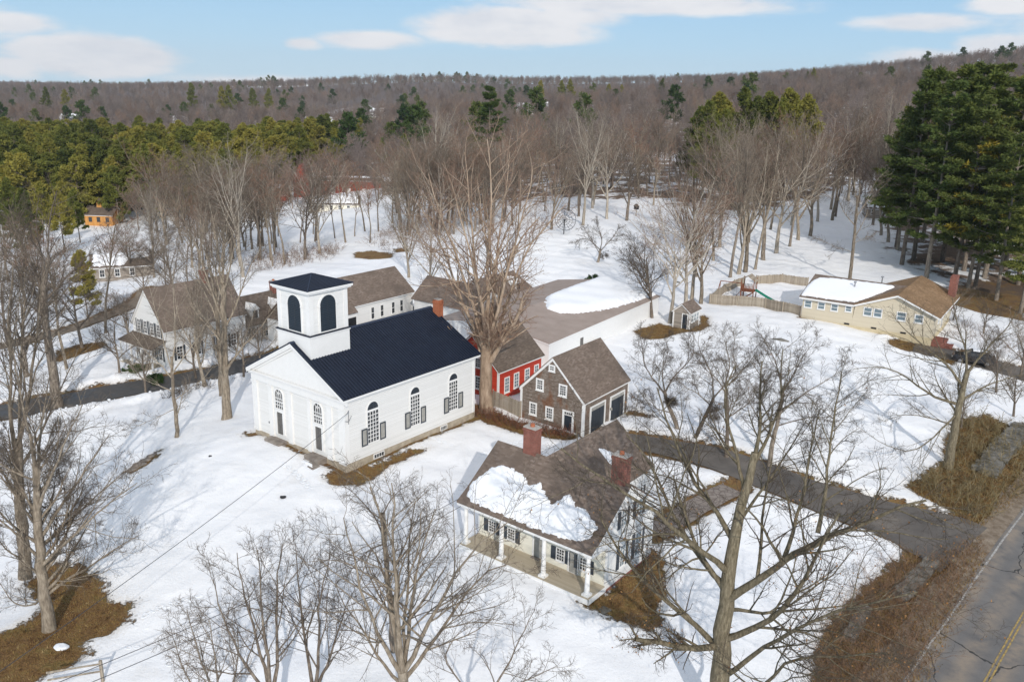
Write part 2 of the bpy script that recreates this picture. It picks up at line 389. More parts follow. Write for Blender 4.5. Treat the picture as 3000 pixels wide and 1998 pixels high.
boards('orange_wood', (.45, .20, .05), (.62, .32, .10), .2, 0, .9, .7, .1, .4)
boards('porch_floor', (.40, .34, .25), (.50, .43, .33), .12, 0, .6, .7, .08, .3)
boards('louvre', (.016, .028, .042), (.03, .048, .068), .09, 2, .3, .5, bstr=1.0)
boards('slat_shutter', (.045, .055, .068), (.075, .09, .11), .07, 2, .3, .5, bstr=1.)
# weathered cedar gable with rust stains
n = newmat('cedar_wall'); co = obco(n); sp = n.n('ShaderNodeSeparateXYZ', None, Vector=co)
row = n.m('FLOOR', n.m('DIVIDE', sp.outputs[2], .15)); fr = n.m('FRACT', n.m('DIVIDE', sp.outputs[2], .15))
cell = n.n('ShaderNodeCombineXYZ', None, X=n.m('FLOOR', n.m('MULTIPLY', n.m('ADD', sp.outputs[0], n.m('MULTIPLY', row, .31)), 6.)), Y=n.m('FLOOR', n.m('MULTIPLY', n.m('ADD', sp.outputs[1], n.m('MULTIPLY', row, .31)), 6.)), Z=row)
wn = n.n('ShaderNodeTexWhiteNoise', dict(noise_dimensions='3D'), Vector=cell.outputs[0]).outputs[0]
st = n.noise(n.vm('MULTIPLY', co, (.8, .8, 9.)), 1.0, 6, .65)
f = n.m('ADD', n.m('MULTIPLY', wn, .14), n.m('MULTIPLY', st, .86))
col = n.ramp(f, [(.3, (.10, .075, .06)), (.5, (.19, .15, .122)), (.62, (.26, .22, .185)), (.75, (.36, .32, .28))])
rust = n.sstep(n.noise(n.vm('MULTIPLY', co, (.7, .7, .45)), 1.3, 4, .6), .5, .66)
col = n.mix(n.m('MULTIPLY', rust, .65), col, (.17, .065, .025))
finish(n, col, .9, n.m('ADD', n.m('MULTIPLY', wn, .5), n.m('MULTIPLY', fr, -1.)), .6, .02, .1)
shingles('brown_roof', (.14, .105, .085), (.20, .155, .125), (.26, .205, .17))
shingles('tan_roof', (.20, .125, .068), (.275, .175, .098), (.34, .225, .135))
shingles('grey_roof', (.115, .088, .07), (.16, .125, .10), (.21, .17, .14))
simple('membrane_roof', (.30, .24, .205), (.37, .30, .26), .6, .85, 8., .2)
n = newmat('navy_metal'); co = obco(n)
f = n.noise(co, .7, 4)
finish(n, n.ramp(f, [(.3, (.008, .011, .022)), (.7, (.014, .02, .036))]), .6, n.noise(co, 3., 2), .05, .01, .3, .2)
simple('navy_rib', (.018, .027, .052), (.028, .04, .072), 2., .45)
n = newmat('brick'); co = obco(n)
spb = n.n('ShaderNodeSeparateXYZ', None, Vector=co)
cb = n.n('ShaderNodeCombineXYZ', None, X=n.m('ADD', spb.outputs[0], spb.outputs[1]), Y=spb.outputs[2])
bt = n.n('ShaderNodeTexBrick', None, Vector=cb.outputs[0], Scale=4.5, Color1=(.27, .075, .05, 1), Color2=(.17, .05, .035, 1), Mortar=(.32, .26, .22, 1))
bt.inputs['Mortar Size'].default_value = .014
finish(n, n.mix(.35, bt.outputs[0], n.ramp(n.noise(co, 3., 5), [(.3, (.10, .045, .035)), (.7, (.36, .17, .13))])), .9, bt.outputs[1], -.3, .01)
simple('red_wood', (.17, .06, .035), (.28, .11, .06), 3., .8)
simple('orange_brick', (.36, .115, .055), (.47, .17, .09), 6., .9, 12.)
simple('granite', (.30, .25, .19), (.50, .43, .33), 1.6, .85, 6., .4)
simple('foundation', (.36, .31, .24), (.52, .46, .37), 1.3, .9, 6., .4)
simple('cream_foundation', (.52, .43, .27), (.62, .53, .36), 1.2, .9, 6., .3)
simple('stone_slab', (.16, .13, .11), (.32, .28, .24), 1.5, .9, 5., .6)
simple('mossy_stone', (.075, .07, .055), (.24, .225, .20), 1.8, .95, 5., .8)
simple('dark_metal', (.02, .02, .022), None, 3., .5)
simple('grey_metal', (.25, .25, .26), (.33, .33, .34), 3., .5, metal=.5)
simple('wire_black', (.05, .05, .055), None, 3., .6)
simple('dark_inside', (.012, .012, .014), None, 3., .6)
simple('grey_door', (.10, .095, .088), (.15, .14, .13), 4., .6, 10.)
simple('flap', (.28, .27, .245), (.38, .37, .34), 3., .6)
n = newmat('glass_dark'); co = obco(n)
f = n.noise(co, 1.7, 3)
finish(n, n.ramp(f, [(.35, (.015, .018, .022)), (.65, (.06, .065, .07))]), .12, spec=.6)
simple('glass_blue', (.10, .15, .18), (.18, .24, .27), 1.5, .15, spec=.6)
simple('snow_lump', (.82, .84, .87), None, 2., .7, 5., .5)
n = newmat('brown_leaf'); ri = n.n('ShaderNodeObjectInfo').outputs['Random']
finish(n, n.ramp(n.noise(geo(n), 6., 2), [(.3, (.16, .07, .025)), (.7, (.42, .22, .08))]), .8)
n = newmat('dry_grass_blade')
finish(n, n.ramp(n.noise(geo(n), 1.7, 4), [(.3, (.07, .038, .016)), (.45, (.20, .115, .04)), (.6, (.26, .18, .065)), (.75, (.44, .32, .17))]), .9)
n = newmat('brush_olive')
finish(n, n.ramp(n.noise(geo(n), 1.2, 4), [(.3, (.09, .07, .035)), (.5, (.20, .155, .075)), (.7, (.34, .28, .17))]), .9)
n = newmat('brush_red')
finish(n, n.ramp(n.noise(geo(n), 1.2, 4), [(.3, (.13, .045, .025)), (.7, (.32, .13, .07))]), .9)
n = newmat('brush_twig')
finish(n, n.ramp(n.noise(geo(n), 1.2, 4), [(.3, (.10, .055, .035)), (.5, (.20, .12, .075)), (.7, (.33, .22, .14))]), .9)
# ------------------------------------------------------------------ ground sheet
xs = axis(-75, 75, .42, -3500, 3500, 1.075)
ys = axis(28, 165, .42, -150, 5500, 1.06)
GX, GY = np.meshgrid(xs, ys)
X, Y = GX.ravel(), GY.ravel()
base = H0(X, Y)
bare = np.full(X.shape, -9.)
near = (np.abs(X) < 120) & (Y > 20) & (Y < 330)
xn, yn = X[near], Y[near]; bn = np.full(xn.shape, -9.)
for pl in PATCHES: bn = np.maximum(bn, sd_poly(xn, yn, pl))
rd = np.full(xn.shape, -9.)
for k, (ln, hw) in ROADS.items(): rd = np.maximum(rd, sd_line(xn, yn, ln, hw + (.35 if k != 'main' else 1.8)))
rd = np.maximum(rd, sd_poly(xn, yn, DRA + DRB[::-1]) + .3)
bn = np.maximum(bn, rd)
bare[near] = bn
thick = .16 * (1 - np.clip((bare + .25) / .5, 0, 1))
onroad = np.full(X.shape, 0.); onroad[near] = np.clip(rd / .3, 0, 1)
def pnoise(x, y):
    return (np.sin(x * 1.7 + 2 * np.sin(y * .9)) * np.sin(y * 1.3 + 1.7 * np.sin(x * .7)) + .5 * np.sin(x * 3.9 + y * 2.1) * np.sin(y * 3.3 - x * 1.2))
Z = base + thick - .06 * onroad + (.045 * pnoise(X, Y) + .09 * pnoise(X * .28 + 3, Y * .28) + .025 * pnoise(X * 2.3 + Y, Y * 2.1 - X)) * np.clip(-bare / 1.5, 0, 1)
# ploughed snow banks along the side road and drive
for k, amp in (('side', .38), ('drive', .22), ('ranch', .3)):
    d = -sd_line(xn, yn, ROADS[k][0], ROADS[k][1])
    Z[near] += amp * np.exp(-((d - 1.5) / .7) ** 2) * (.6 + .5 * pnoise(xn * .8, yn * .8)) * (bn < .1)
# woods floor attribute: leaf litter shows through the snow
wood = np.zeros(X.shape)
WOODPOLY = [PX([(2480,560),(2520,640),(2560,760),(2700,840),(2790,880),(2900,900),(3200,900),(3300,500),(2700,470)]),
            PX([(1180,640),(1560,600),(1900,590),(2080,640),(2330,620),(2560,560),(2600,500),(900,480)])]
wn_ = np.full(xn.shape, -9.)
for pl in WOODPOLY: wn_ = np.maximum(wn_, sd_poly(xn, yn, pl))
wood[near] = np.clip(.25 + wn_ * .06, 0, .8)
fa = ~near; wood[fa] = np.where(Y[fa] > 250, .95, .15)
for pl in [PX([(0, 365), (150, 372), (250, 385), (250, 420), (0, 420)], K), PX([(700, 270), (820, 245), (900, 235), (960, 240), (880, 262), (760, 285)], K), PX([(560, 420), (960, 400), (1000, 470), (900, 560), (560, 560)], K)]:
    m_ = (Y > 150) & (Y < 3000) & (np.abs(X) < 2000); wood[m_] = np.where(sd_poly(X[m_], Y[m_], pl) > 0, .1, wood[m_])
wood += .35 * np.clip(1 - np.hypot((X + 75) / 40, (Y - 330) / 60), 0, 1) * 0
nx, ny = len(xs), len(ys)
i = (np.arange(ny - 1)[:, None] * nx + np.arange(nx - 1)[None, :]).ravel()
F = np.stack([i, i + 1, i + nx + 1, i + nx], 1)
me = np_mesh('ground', np.stack([X, Y, Z], 1), [(F, 0)], [MAT['snow_ground']], True)
for nm_, arr in (('bare', bare), ('wood', wood)):
    a = me.attributes.new(nm_, 'FLOAT', 'POINT'); a.data.foreach_set('value', arr.astype(np.float32))
tag(link('ground', me), kind='structure')
def hs(x, y):
    """height of the snow surface at a point"""
    x = np.atleast_1d(np.asarray(x, float)); y = np.atleast_1d(np.asarray(y, float))
    b = np.full(x.shape, -9.)
    for pl in PATCHES: b = np.maximum(b, sd_poly(x, y, pl))
    return H0(x, y) + .16 * (1 - np.clip((b + .25) / .5, 0, 1))

def resample(line, step):
    P = np.array(line, float); seg = np.hypot(*(P[1:] - P[:-1]).T); s = np.concatenate([[0], np.cumsum(seg)])
    t = np.arange(0, s[-1] + step, step); t = t[t <= s[-1]]
    Q = np.stack([np.interp(t, s, P[:, 0]), np.interp(t, s, P[:, 1])], 1)
    for _ in range(max(1, int(3 / step))): Q[1:-1] = (Q[:-2] + 2 * Q[1:-1] + Q[2:]) / 4
    return Q
def ribbon(name, line, o0, o1, mat, lift, step=.8, wob=.0, ncr=6, lens=None):
    Q = resample(line, step); T = np.gradient(Q, axis=0); T /= np.linalg.norm(T, axis=1)[:, None]; N = np.stack([T[:, 1], -T[:, 0]], 1)
    M = len(Q); a = np.linspace(0, 1, ncr); k = np.arange(M)
    l = o0 + wob * (np.sin(k * .61 * step) + .5 * np.sin(k * 1.7 * step + 1)); r = o1 + wob * (np.sin(k * .53 * step + 2) + .5 * np.sin(k * 1.9 * step))
    off = l[:, None] + (r - l)[:, None] * a[None]
    XY = Q[:, None] + N[:, None] * off[..., None]; XY = XY.reshape(-1, 2)
    z = H0(XY[:, 0], XY[:, 1]) + lift
    i = (np.arange(M - 1)[:, None] * ncr + np.arange(ncr - 1)[None]).ravel()
    F = np.stack([i, i + 1, i + ncr + 1, i + ncr], 1)
    return link(name, np_mesh(name, np.column_stack([XY, z]), [(F, 0)], [mat], True))
tag(ribbon('side_road', ROADS['side'][0], -2.1, 2.1, MAT['wet_asphalt'], .03, .7, .12), kind='structure')
tag(ribbon('gravel_lane', ROADS['lane'][0], -1.4, 1.4, MAT['road_shoulder'], .03, .7, .12), kind='structure')
def ribbon2(name, A, B, mat, lift, step=.5, ncr=14):
    n_ = int(sum(math.dist(A[i], A[i + 1]) for i in range(len(A) - 1)) / step)
    def rs_(L):
        P = np.array(L); s = np.linspace(0, 1, len(P)); t = np.linspace(0, 1, n_); Q = np.stack([np.interp(t, s, P[:, 0]), np.interp(t, s, P[:, 1])], 1)
        for _ in range(10): Q[1:-1] = (Q[:-2] + 2 * Q[1:-1] + Q[2:]) / 4
        return Q + .1 * np.stack([np.sin(np.arange(n_) * .5), np.sin(np.arange(n_) * .37 + 1)], 1)
    Qa, Qb = rs_(A), rs_(B); a = np.linspace(0, 1, ncr)[None, :, None]; XY = (Qa[:, None] * (1 - a) + Qb[:, None] * a).reshape(-1, 2)
    i = (np.arange(n_ - 1)[:, None] * ncr + np.arange(ncr - 1)[None]).ravel(); F = np.stack([i, i + 1, i + ncr + 1, i + ncr], 1)
    return link(name, np_mesh(name, np.column_stack([XY, H0(XY[:, 0], XY[:, 1]) + lift]), [(F, 0)], [mat], True))
tag(ribbon2('driveway', DRA, DRB, MAT['asphalt'], .034), kind='structure')
tag(ribbon('stone_path', ROADS['walk'][0], -1.0, 1.0, MAT['walk_stone'], .03, .5, .05), kind='structure')
tag(ribbon('ranch_driveway', ROADS['ranch'][0], -2.6, 2.6, MAT['asphalt'], .03, .7, .1), kind='structure')
mr = ROADS['main'][0]
tag(ribbon('road_shoulder', mr, -LANE - 2.0, -LANE + .2, MAT['road_shoulder'], .02, 1., .18), kind='structure')
tag(ribbon('road', mr, -LANE - .25, LANE + .6, MAT['road_asphalt'], .035, .5, .0, 40), kind='structure')
tag(ribbon('road_edge_line', mr, -LANE - .06, -LANE + .07, MAT['white_line'], .05, .5, .0, 2), kind='structure')
for a_, b_ in ((-.16, -.06), (.06, .16)):
    tag(ribbon('road_center_line', mr, a_, b_, MAT['yellow_paint'], .05, .5, .0, 2), kind='structure')

# ------------------------------------------------------------------ mesh builder
class Face:
    def __init__(s, o=(0, 0, 0), t=(1, 0, 0), n=(0, -1, 0)): s.o, s.t, s.n = Vector(o), Vector(t), Vector(n)
    def P(s, a, b, d): return s.o + s.t * a + Vector((0, 0, b)) + s.n * d
FR = lambda u=0.: Face((u, 0, 0), (0, 1, 0), (-1, 0, 0))
RT = lambda v=0.: Face((0, v, 0), (1, 0, 0), (0, -1, 0))
BK = lambda u: Face((u, 0, 0), (0, 1, 0), (1, 0, 0))
LF = lambda v: Face((0, v, 0), (1, 0, 0), (0, 1, 0))
class MB:
    def __init__(s): s.v = []; s.f = []; s.m = []
    def add(s, V, F, mi=0):
        o = len(s.v); s.v += [tuple(p) for p in V]; s.f += [tuple(i + o for i in f) for f in F]; s.m += [mi] * len(F); return s
    def hexa(s, c, mi=0):
        return s.add(c, [(0, 1, 2, 3), (7, 6, 5, 4), (0, 4, 5, 1), (1, 5, 6, 2), (2, 6, 7, 3), (3, 7, 4, 0)], mi)
    def lbox(s, x0, x1, y0, y1, z0, z1, mi=0):
        return s.hexa([(x0,y0,z0),(x1,y0,z0),(x1,y1,z0),(x0,y1,z0),(x0,y0,z1),(x1,y0,z1),(x1,y1,z1),(x0,y1,z1)], mi)
    def box(s, F, a0, a1, b0, b1, d0, d1, mi=0):
        return s.hexa([F.P(a0,b0,d0),F.P(a1,b0,d0),F.P(a1,b1,d0),F.P(a0,b1,d0),F.P(a0,b0,d1),F.P(a1,b0,d1),F.P(a1,b1,d1),F.P(a0,b1,d1)], mi)
    def prism(s, F, pts, d0, d1, mi=0, caps=True):
        n = len(pts); V = [F.P(a, b, d0) for a, b in pts] + [F.P(a, b, d1) for a, b in pts]
        fs = [(i, (i + 1) % n, n + (i + 1) % n, n + i) for i in range(n)]
        if caps: fs += [tuple(range(n)), tuple(range(2 * n - 1, n - 1, -1))]
        return s.add(V, fs, mi)
    def ring(s, F, outer, inner, d0, d1, mi=0):
        """closed frame between two outlines with the same number of points"""
        n = len(outer)
        for i in range(n):
            j = (i + 1) % n
            s.hexa([F.P(*outer[i], d0), F.P(*outer[j], d0), F.P(*inner[j], d0), F.P(*inner[i], d0),
                    F.P(*outer[i], d1), F.P(*outer[j], d1), F.P(*inner[j], d1), F.P(*inner[i], d1)], mi)
        return s
    def cone(s, p0, p1, r0, r1, n=12, mi=0):
        p0, p1 = Vector(p0), Vector(p1); ax = (p1 - p0).normalized(); a = ax.orthogonal().normalized(); b = ax.cross(a)
        V = []
        for p, r in ((p0, r0), (p1, r1)):
            for k in range(n):
                t = 2 * math.pi * k / n; V.append(p + (a * math.cos(t) + b * math.sin(t)) * r)
        return s.add(V, [(k, (k + 1) % n, n + (k + 1) % n, n + k) for k in range(n)] + [tuple(range(n)), tuple(range(2 * n - 1, n - 1, -1))], mi)
    def path(s, pts, r, n=6, mi=0):
        for p, q in zip(pts[:-1], pts[1:]): s.cone(p, q, r, r, n, mi)
        return s
    def build(s, name, mat, parent=None, smooth=False, bevel=0.):
        me = bpy.data.meshes.new(name); bm = bmesh.new()
        vs = [bm.verts.new(p) for p in s.v]
        for f, m in zip(s.f, s.m):
            try: fc = bm.faces.new([vs[i] for i in f]); fc.material_index = m; fc.smooth = smooth
            except ValueError: pass
        bmesh.ops.recalc_face_normals(bm, faces=bm.faces)
        if bevel: bmesh.ops.bevel(bm, geom=bm.edges[:], offset=bevel, segments=2, affect='EDGES', profile=.7)
        bm.to_mesh(me); bm.free()
        for m in (mat if isinstance(mat, (list, tuple)) else [mat]): me.materials.append(MAT[m] if isinstance(m, str) else m)
        return link(name, me, parent)
def arch(a0, a1, b0, bs, n=12):
    """outline of a round-headed opening: bottom b0, springing bs"""
    c, r = (a0 + a1) / 2, (a1 - a0) / 2
    return [(a0, b0), (a1, b0)] + [(c + r * math.cos(t), bs + r * math.sin(t)) for t in np.linspace(0, math.pi, n)]
def grid_bars(m, F, a0, a1, b0, b1, cols, rows, t=.03, d0=.02, d1=.045, mid=True):
    for k in range(1, cols): a = a0 + (a1 - a0) * k / cols; m.box(F, a - t / 2, a + t / 2, b0, b1, d0, d1)
    for k in range(1, rows):
        b = b0 + (b1 - b0) * k / rows; tt = t * 1.9 if (mid and k * 2 == rows) else t
        m.box(F, a0, a1, b - tt / 2, b + tt / 2, d0 + .003, d1 + .004)
def window(root, F, a0, a1, b0, b1, cols=2, rows=4, fw=.11, glass='glass_dark', trim='white_trim', shut=None, sm='slat_shutter', sill=True, label=None, cap=0.):
    m = MB(); a0, a1 = min(a0, a1), max(a0, a1); b0, b1 = min(b0, b1), max(b0, b1)
    m.ring(F, [(a0,b0),(a1,b0),(a1,b1),(a0,b1)], [(a0+fw,b0+fw),(a1-fw,b0+fw),(a1-fw,b1-fw),(a0+fw,b1-fw)], -.02, .055)
    grid_bars(m, F, a0 + fw, a1 - fw, b0 + fw, b1 - fw, cols, rows)
    if cap: m.box(F, a0 - .05, a1 + .05, b1, b1 + cap, -.02, .08)
    o = m.build('window', trim, root)
    if label: o['label'] = label
    MB().box(F, a0 + fw, a1 - fw, b0 + fw, b1 - fw, -.03, .021).build('pane', glass, o)
    if sill: MB().box(F, a0 - .04, a1 + .04, b0 - .05, b0, -.02, .11).build('sill', trim, o)
    if shut:
        for x in (a0 - shut, a1):
            s_ = MB(); s_.box(F, x + .02, x + shut - .02, b0, b1, .0, .045); s_.build('shutter', sm, o)
    return o
def door(root, F, a0, a1, b0, b1, mat='navy_door', trim='white_trim', fw=.12, transom=0., label=None, panes=4, top=.12):
    o = MB().ring(F, [(a0-fw,b0),(a1+fw,b0),(a1+fw,b1+top),(a0-fw,b1+top)], [(a0,b0+.001),(a1,b0+.001),(a1,b1),(a0,b1)], -.02, .07).build('door_frame', trim, root)
    d = MB().box(F, a0, a1, b0, b1 - transom, -.03, .03).build('door', mat, root)
    if label: d['label'] = label
    MB().box(F, a0 + .08, a0 + .13, b0 + .95, b0 + 1.05, .03, .08).build('handle', 'grey_metal', d)
    if transom:
        m = MB(); m.box(F, a0, a1, b1 - transom - .04, b1 - transom + .02, .0, .06); grid_bars(m, F, a0, a1, b1 - transom + .02, b1, panes, 1, .03)
        t = m.build('transom', trim, root); MB().box(F, a0, a1, b1 - transom + .02, b1, -.03, .021).build('pane', 'glass_dark', t)
    return o
def gable_sec(W, he, hr, ovs, t, drop=0.):
    k = (hr - he) / (W / 2 + ovs)
    return [(-ovs, he - drop), (W / 2, hr - drop), (W + ovs, he - drop), (W + ovs, he - drop - t), (W / 2, hr - drop - t), (-ovs, he - drop - t)]
def gable_roof(root, W, L, he, hr, ovs, ovf, ovb, mat, t=.09, fascia='white_trim', ft=.16):
    F = FR()
    r = MB(); sec = gable_sec(W, he, hr, ovs, t); r.prism(F, sec, ovf, -(L + ovb)); ro = r.build('roof', mat, root)
    if fascia:
        f = MB(); sec = gable_sec(W, he, hr, ovs - .03, ft, t + .004 + (hr - he) / (W / 2 + ovs) * -.03); f.prism(F, sec, ovf - .03, -(L + ovb - .03)); f.build('fascia', fascia, root)
    return ro
def gable_wall(root, W, L, he, hr, ovs, mat, z0=0., name='wall', low=.12):
    k = (hr - he) / (W / 2 + ovs); zw = he + k * ovs - low; zr = hr - low
    return MB().prism(FR(), [(0, z0), (W, z0), (W, zw), (W / 2, zr), (0, zw)], 0, -L).build(name, mat, root)
def foundation(root, W, L, depth, mat='foundation', out=.03, z1=0.):
    return MB().lbox(-out, L + out, -out, W + out, z1 - depth, z1 - .004).build('foundation', mat, root)
def corner_boards(root, W, L, z0, z1, w=.16, mat='white_trim', which='frbl', d=.035):
    for u, uu in ((-d, w), (L - w, L + d)):
        for v, vv in ((-d, w), (W - w, W + d)):
            MB().lbox(u, uu, v, vv, z0, z1).build('corner_board', mat, root)
def chimney(root, u, v, z0, z1, a, b, mat='brick', cap='orange_brick', label=None, parent=None):
    m = MB(); m.lbox(u - a, u + a, v - b, v + b, z0, z1)
    m.lbox(u - a - .05, u + a + .05, v - b - .05, v + b + .05, z1 - .22, z1 - .08)
    o = m.build('chimney', mat, parent or root)
    if label: o['label'] = label
    t = MB(); t.lbox(u - a - .02, u + a + .02, v - b - .02, v + b + .02, z1 + .0, z1 + .08); t.build('chimney_cap', 'cap_stone' if 'cap_stone' in MAT else 'granite', o)
    f = MB(); f.cone((u, v, z1 + .08), (u, v, z1 + .26), .16, .15, 10); f.build('flue', cap, o)
    return o
def snow_patch(root, poly, mapf, thick=.22, edge=.35, step=.11, name='roof_snow', wob=.18, bottom=.0):
    """a sheet of lying snow with a rounded, ragged rim; poly in slope coordinates (a,b), mapf(a,b,h)->point"""
    P = np.array(poly); a0, b0 = P.min(0) - .3; a1, b1 = P.max(0) + .3
    A, B = np.meshgrid(np.arange(a0, a1, step), np.arange(b0, b1, step)); sh = A.shape
    a, b = A.ravel(), B.ravel()
    d = sd_poly(a, b, poly) + wob * (np.sin(a * 5.1 + 2 * np.sin(b * 3.7)) * np.sin(b * 4.3 + a) * .6 + .4 * np.sin(a * 11 + b * 7) * np.sin(b * 13 - a * 5))
    q = np.clip(d / edge, 0, 1); h = thick * np.sqrt(1 - (1 - q) ** 2) * (1 + .12 * np.sin(a * 1.3 + 1) * np.sin(b * 1.1)) + .012 - .05 * (d <= 0)
    V = np.array([tuple(mapf(x, y, z)) for x, y, z in zip(a, b, h)])
    nxx = sh[1]; i = (np.arange(sh[0] - 1)[:, None] * nxx + np.arange(nxx - 1)[None]).ravel()
    F = np.stack([i, i + 1, i + nxx + 1, i + nxx], 1)
    F = F[(d[F] > -.02).any(1)]
    used = np.unique(F); rm = np.zeros(len(V), int); rm[used] = np.arange(len(used))
    return link(name, np_mesh(name, V[used], [(rm[F], 0)], [MAT['roof_snow']], True), root)
simple('cap_stone', (.30, .27, .24), (.5, .47, .43), 4., .8)
# ================================================================== CHURCH
x, y, yaw, zb = CH; W, L = 11.5, 15.48
he, hr, os_ = 5.62, 8.97, .45
ch = empty('church', (x, y, zb), yaw, label='white clapboard church with a navy metal roof and a square louvred belfry', cat='church')
foundation(ch, W, L, 1.5, 'granite', .06)
gable_wall(ch, W, L, he, hr, os_, 'white_clap')
gable_roof(ch, W, L, he, hr, os_, .42, .36, 'navy_metal', .07, 'white_trim', .22)
k = (hr - he) / (W / 2 + os_)
rib = MB()
for u in np.arange(-.38, L + .36, .3):
    for sgn in (0, 1):
        v0, v1 = (-os_, W / 2) if sgn == 0 else (W + os_, W / 2)
        rib.hexa([(u, v0, he - .01), (u + .035, v0, he - .01), (u + .035, v1, hr - .01), (u, v1, hr - .01), (u, v0, he + .06), (u + .035, v0, he + .06), (u + .035, v1, hr + .06), (u, v1, hr + .06)])
rib.prism(FR(), [(W/2-.22, hr-.05), (W/2, hr+.075), (W/2+.22, hr-.05), (W/2, hr-.08)], .44, -(L + .38))
rib.build('roof_seam', 'navy_rib', ch)
# temple front: frieze, cornice, raking boards, pilasters
F = FR()
m = MB(); m.box(F, -.12, W + .12, 4.62, 5.18, .0, .13); m.box(F, -.2, W + .2, 5.18, 5.32, .0, .24); m.box(F, -.3, W + .3, 5.32, 5.42, .0, .34)
m.box(RT(), -.12, L + .1, 5.05, 5.36, .0, .06)
m.build('entablature', 'white_trim', ch)
m = MB(); sec = lambda dd, t: [(-.42, he - dd), (W / 2, hr - dd), (W + .42, he - dd), (W + .42, he - dd - t), (W / 2, hr - dd - t), (-.42, he - dd - t)]
m.prism(F, sec(.26, .16), .36, .0); m.prism(F, sec(.42, .2), .14, .0); m.build('raking_cornice', 'white_trim', ch)
MB().prism(F, [(.1, 5.44), (W - .1, 5.44), (W / 2, 8.2)], .0, .03).build('pediment', 'white_trim', ch)
for a0, a1 in ((-.1, .58), (1.42, 1.98), (3.98, 4.36), (6.38, 6.86), (8.9, 9.42), (W - .58, W + .1)):
    p = MB(); p.box(F, a0, a1, .02, 4.62, .0, .11); p.box(F, a0 - .05, a1 + .05, 4.42, 4.56, .0, .17); p.box(F, a0 - .05, a1 + .05, .0, .22, .0, .16); p.build('pilaster', 'white_trim', ch)
for q0, q1 in ((-.05, .4), (L - .22, L + .03)): MB().box(RT(), q0, q1, 0.02, 5.05, 0, .05).build('corner_board', 'white_trim', ch)
for a0, a1 in ((2.72, 3.5), (7.66, 8.42)):
    c = (a0 + a1) / 2
    o = MB().ring(F, [(a0-.2, .42), (a1+.2, .42), (a1+.2, 2.6), (a0-.2, 2.6)], [(a0, .43), (a1, .43), (a1, 2.4), (a0, 2.4)], -.02, .1).build('door_frame', 'white_trim', ch)
    d = MB(); d.box(F, a0, a1, .42, 2.4, -.02, .035)
    for s0, s1 in ((.5, 1.2), (1.32, 2.3)):
        for q0, q1 in ((a0 + .07, c - .04), (c + .04, a1 - .07)): d.box(F, q0, q1, s0, s1, .03, .05)
    d = d.build('door', 'grey_door', ch); MB().box(F, a0 + .04, a0 + .09, 1.3, 1.42, .035, .09).build('handle', 'dark_metal', d)
    # round-headed fanlight window above the door
    w0, w1 = c - .5, c + .5; sp = 3.9
    m = MB(); m.ring(F, arch(w0 - .12, w1 + .12, 2.62, sp), arch(w0, w1, 2.72, sp), -.02, .09)
    grid_bars(m, F, w0, w1, 2.72, sp, 4, 4, .045, .02, .055)
    for t in (45, 90, 135):
        a = math.radians(t); m.hexa([F.P(c, sp, .02), F.P(c + .04, sp, .02), F.P(c + .5 * math.cos(a) + .03, sp + .5 * math.sin(a), .02), F.P(c + .5 * math.cos(a), sp + .5 * math.sin(a), .02),
                                     F.P(c, sp, .06), F.P(c + .04, sp, .06), F.P(c + .5 * math.cos(a) + .03, sp + .5 * math.sin(a), .06), F.P(c + .5 * math.cos(a), sp + .5 * math.sin(a), .06)])
    m.ring(F, [(c + .28 * math.cos(t), sp + .28 * math.sin(t)) for t in np.linspace(0, math.pi, 9)] + [(c, sp)], [(c + .23 * math.cos(t), sp + .23 * math.sin(t)) for t in np.linspace(0, math.pi, 9)] + [(c, sp)], .02, .058)
    wo = m.build('window', 'white_trim', ch); wo['label'] = 'round-headed window over the door'
    MB().prism(F, arch(w0, w1, 2.72, sp), -.02, .022).build('pane', 'glass_dark', wo)
MB().box(F, 9.3, 9.66, 1.0, 1.18, .0, .03).build('plaque', 'dark_metal', ch)
for a0, a1 in ((2.34, 3.52), (7.2, 8.27), (12.02, 13.1)):
    F2 = RT(); c = (a0 + a1) / 2
    m = MB(); m.ring(F2, arch(a0 - .1, a1 + .1, 1.0, 3.92), arch(a0, a1, 1.1, 3.92), -.02, .07)
    m.box(F2, a0, a1, 3.72, 3.9, .02, .07); grid_bars(m, F2, a0, a1, 1.1, 3.72, 4, 8, .05, .02, .05, False)
    wo = m.build('window', 'white_trim', ch); wo['label'] = 'tall round-headed side window with half shutters'
    MB().prism(F2, arch(a0, a1, 1.1, 3.92), -.02, .022).build('pane', 'glass_dark', wo)
    fan = MB(); fan.prism(F2, arch(a0 + .02, a1 - .02, 3.9, 3.93), .022, .04)
    fan.box(F2, c - .015, c + .015, 3.9, 3.93 + (a1 - a0) / 2 - .05, .04, .055); fan.build('fanlight', 'navy_door', wo)
    for s0, s1 in ((a0 - .66, a0 - .04), (a1 + .12, a1 + .76)):
        sh = MB(); sh.ring(F2, [(s0, 1.0), (s1, 1.0), (s1, 2.45), (s0, 2.45)], [(s0 + .09, 1.09), (s1 - .09, 1.09), (s1 - .09, 2.36), (s0 + .09, 2.36)], .02, .085)
        so = sh.build('shutter', 'slat_shutter', wo); MB().box(F2, s0 + .09, s1 - .09, 1.09, 2.36, .03, .05).build('shutter_back', 'flap', so)
for a0, a1 in ((2.85, 4.05), (10.84, 11.7)):
    window(ch, Face((0, -.06, 0), (1, 0, 0), (0, -1, 0)), a0, a1, -.47, -.02, 4, 1, .07, sill=False, label='low basement window in the stone foundation')
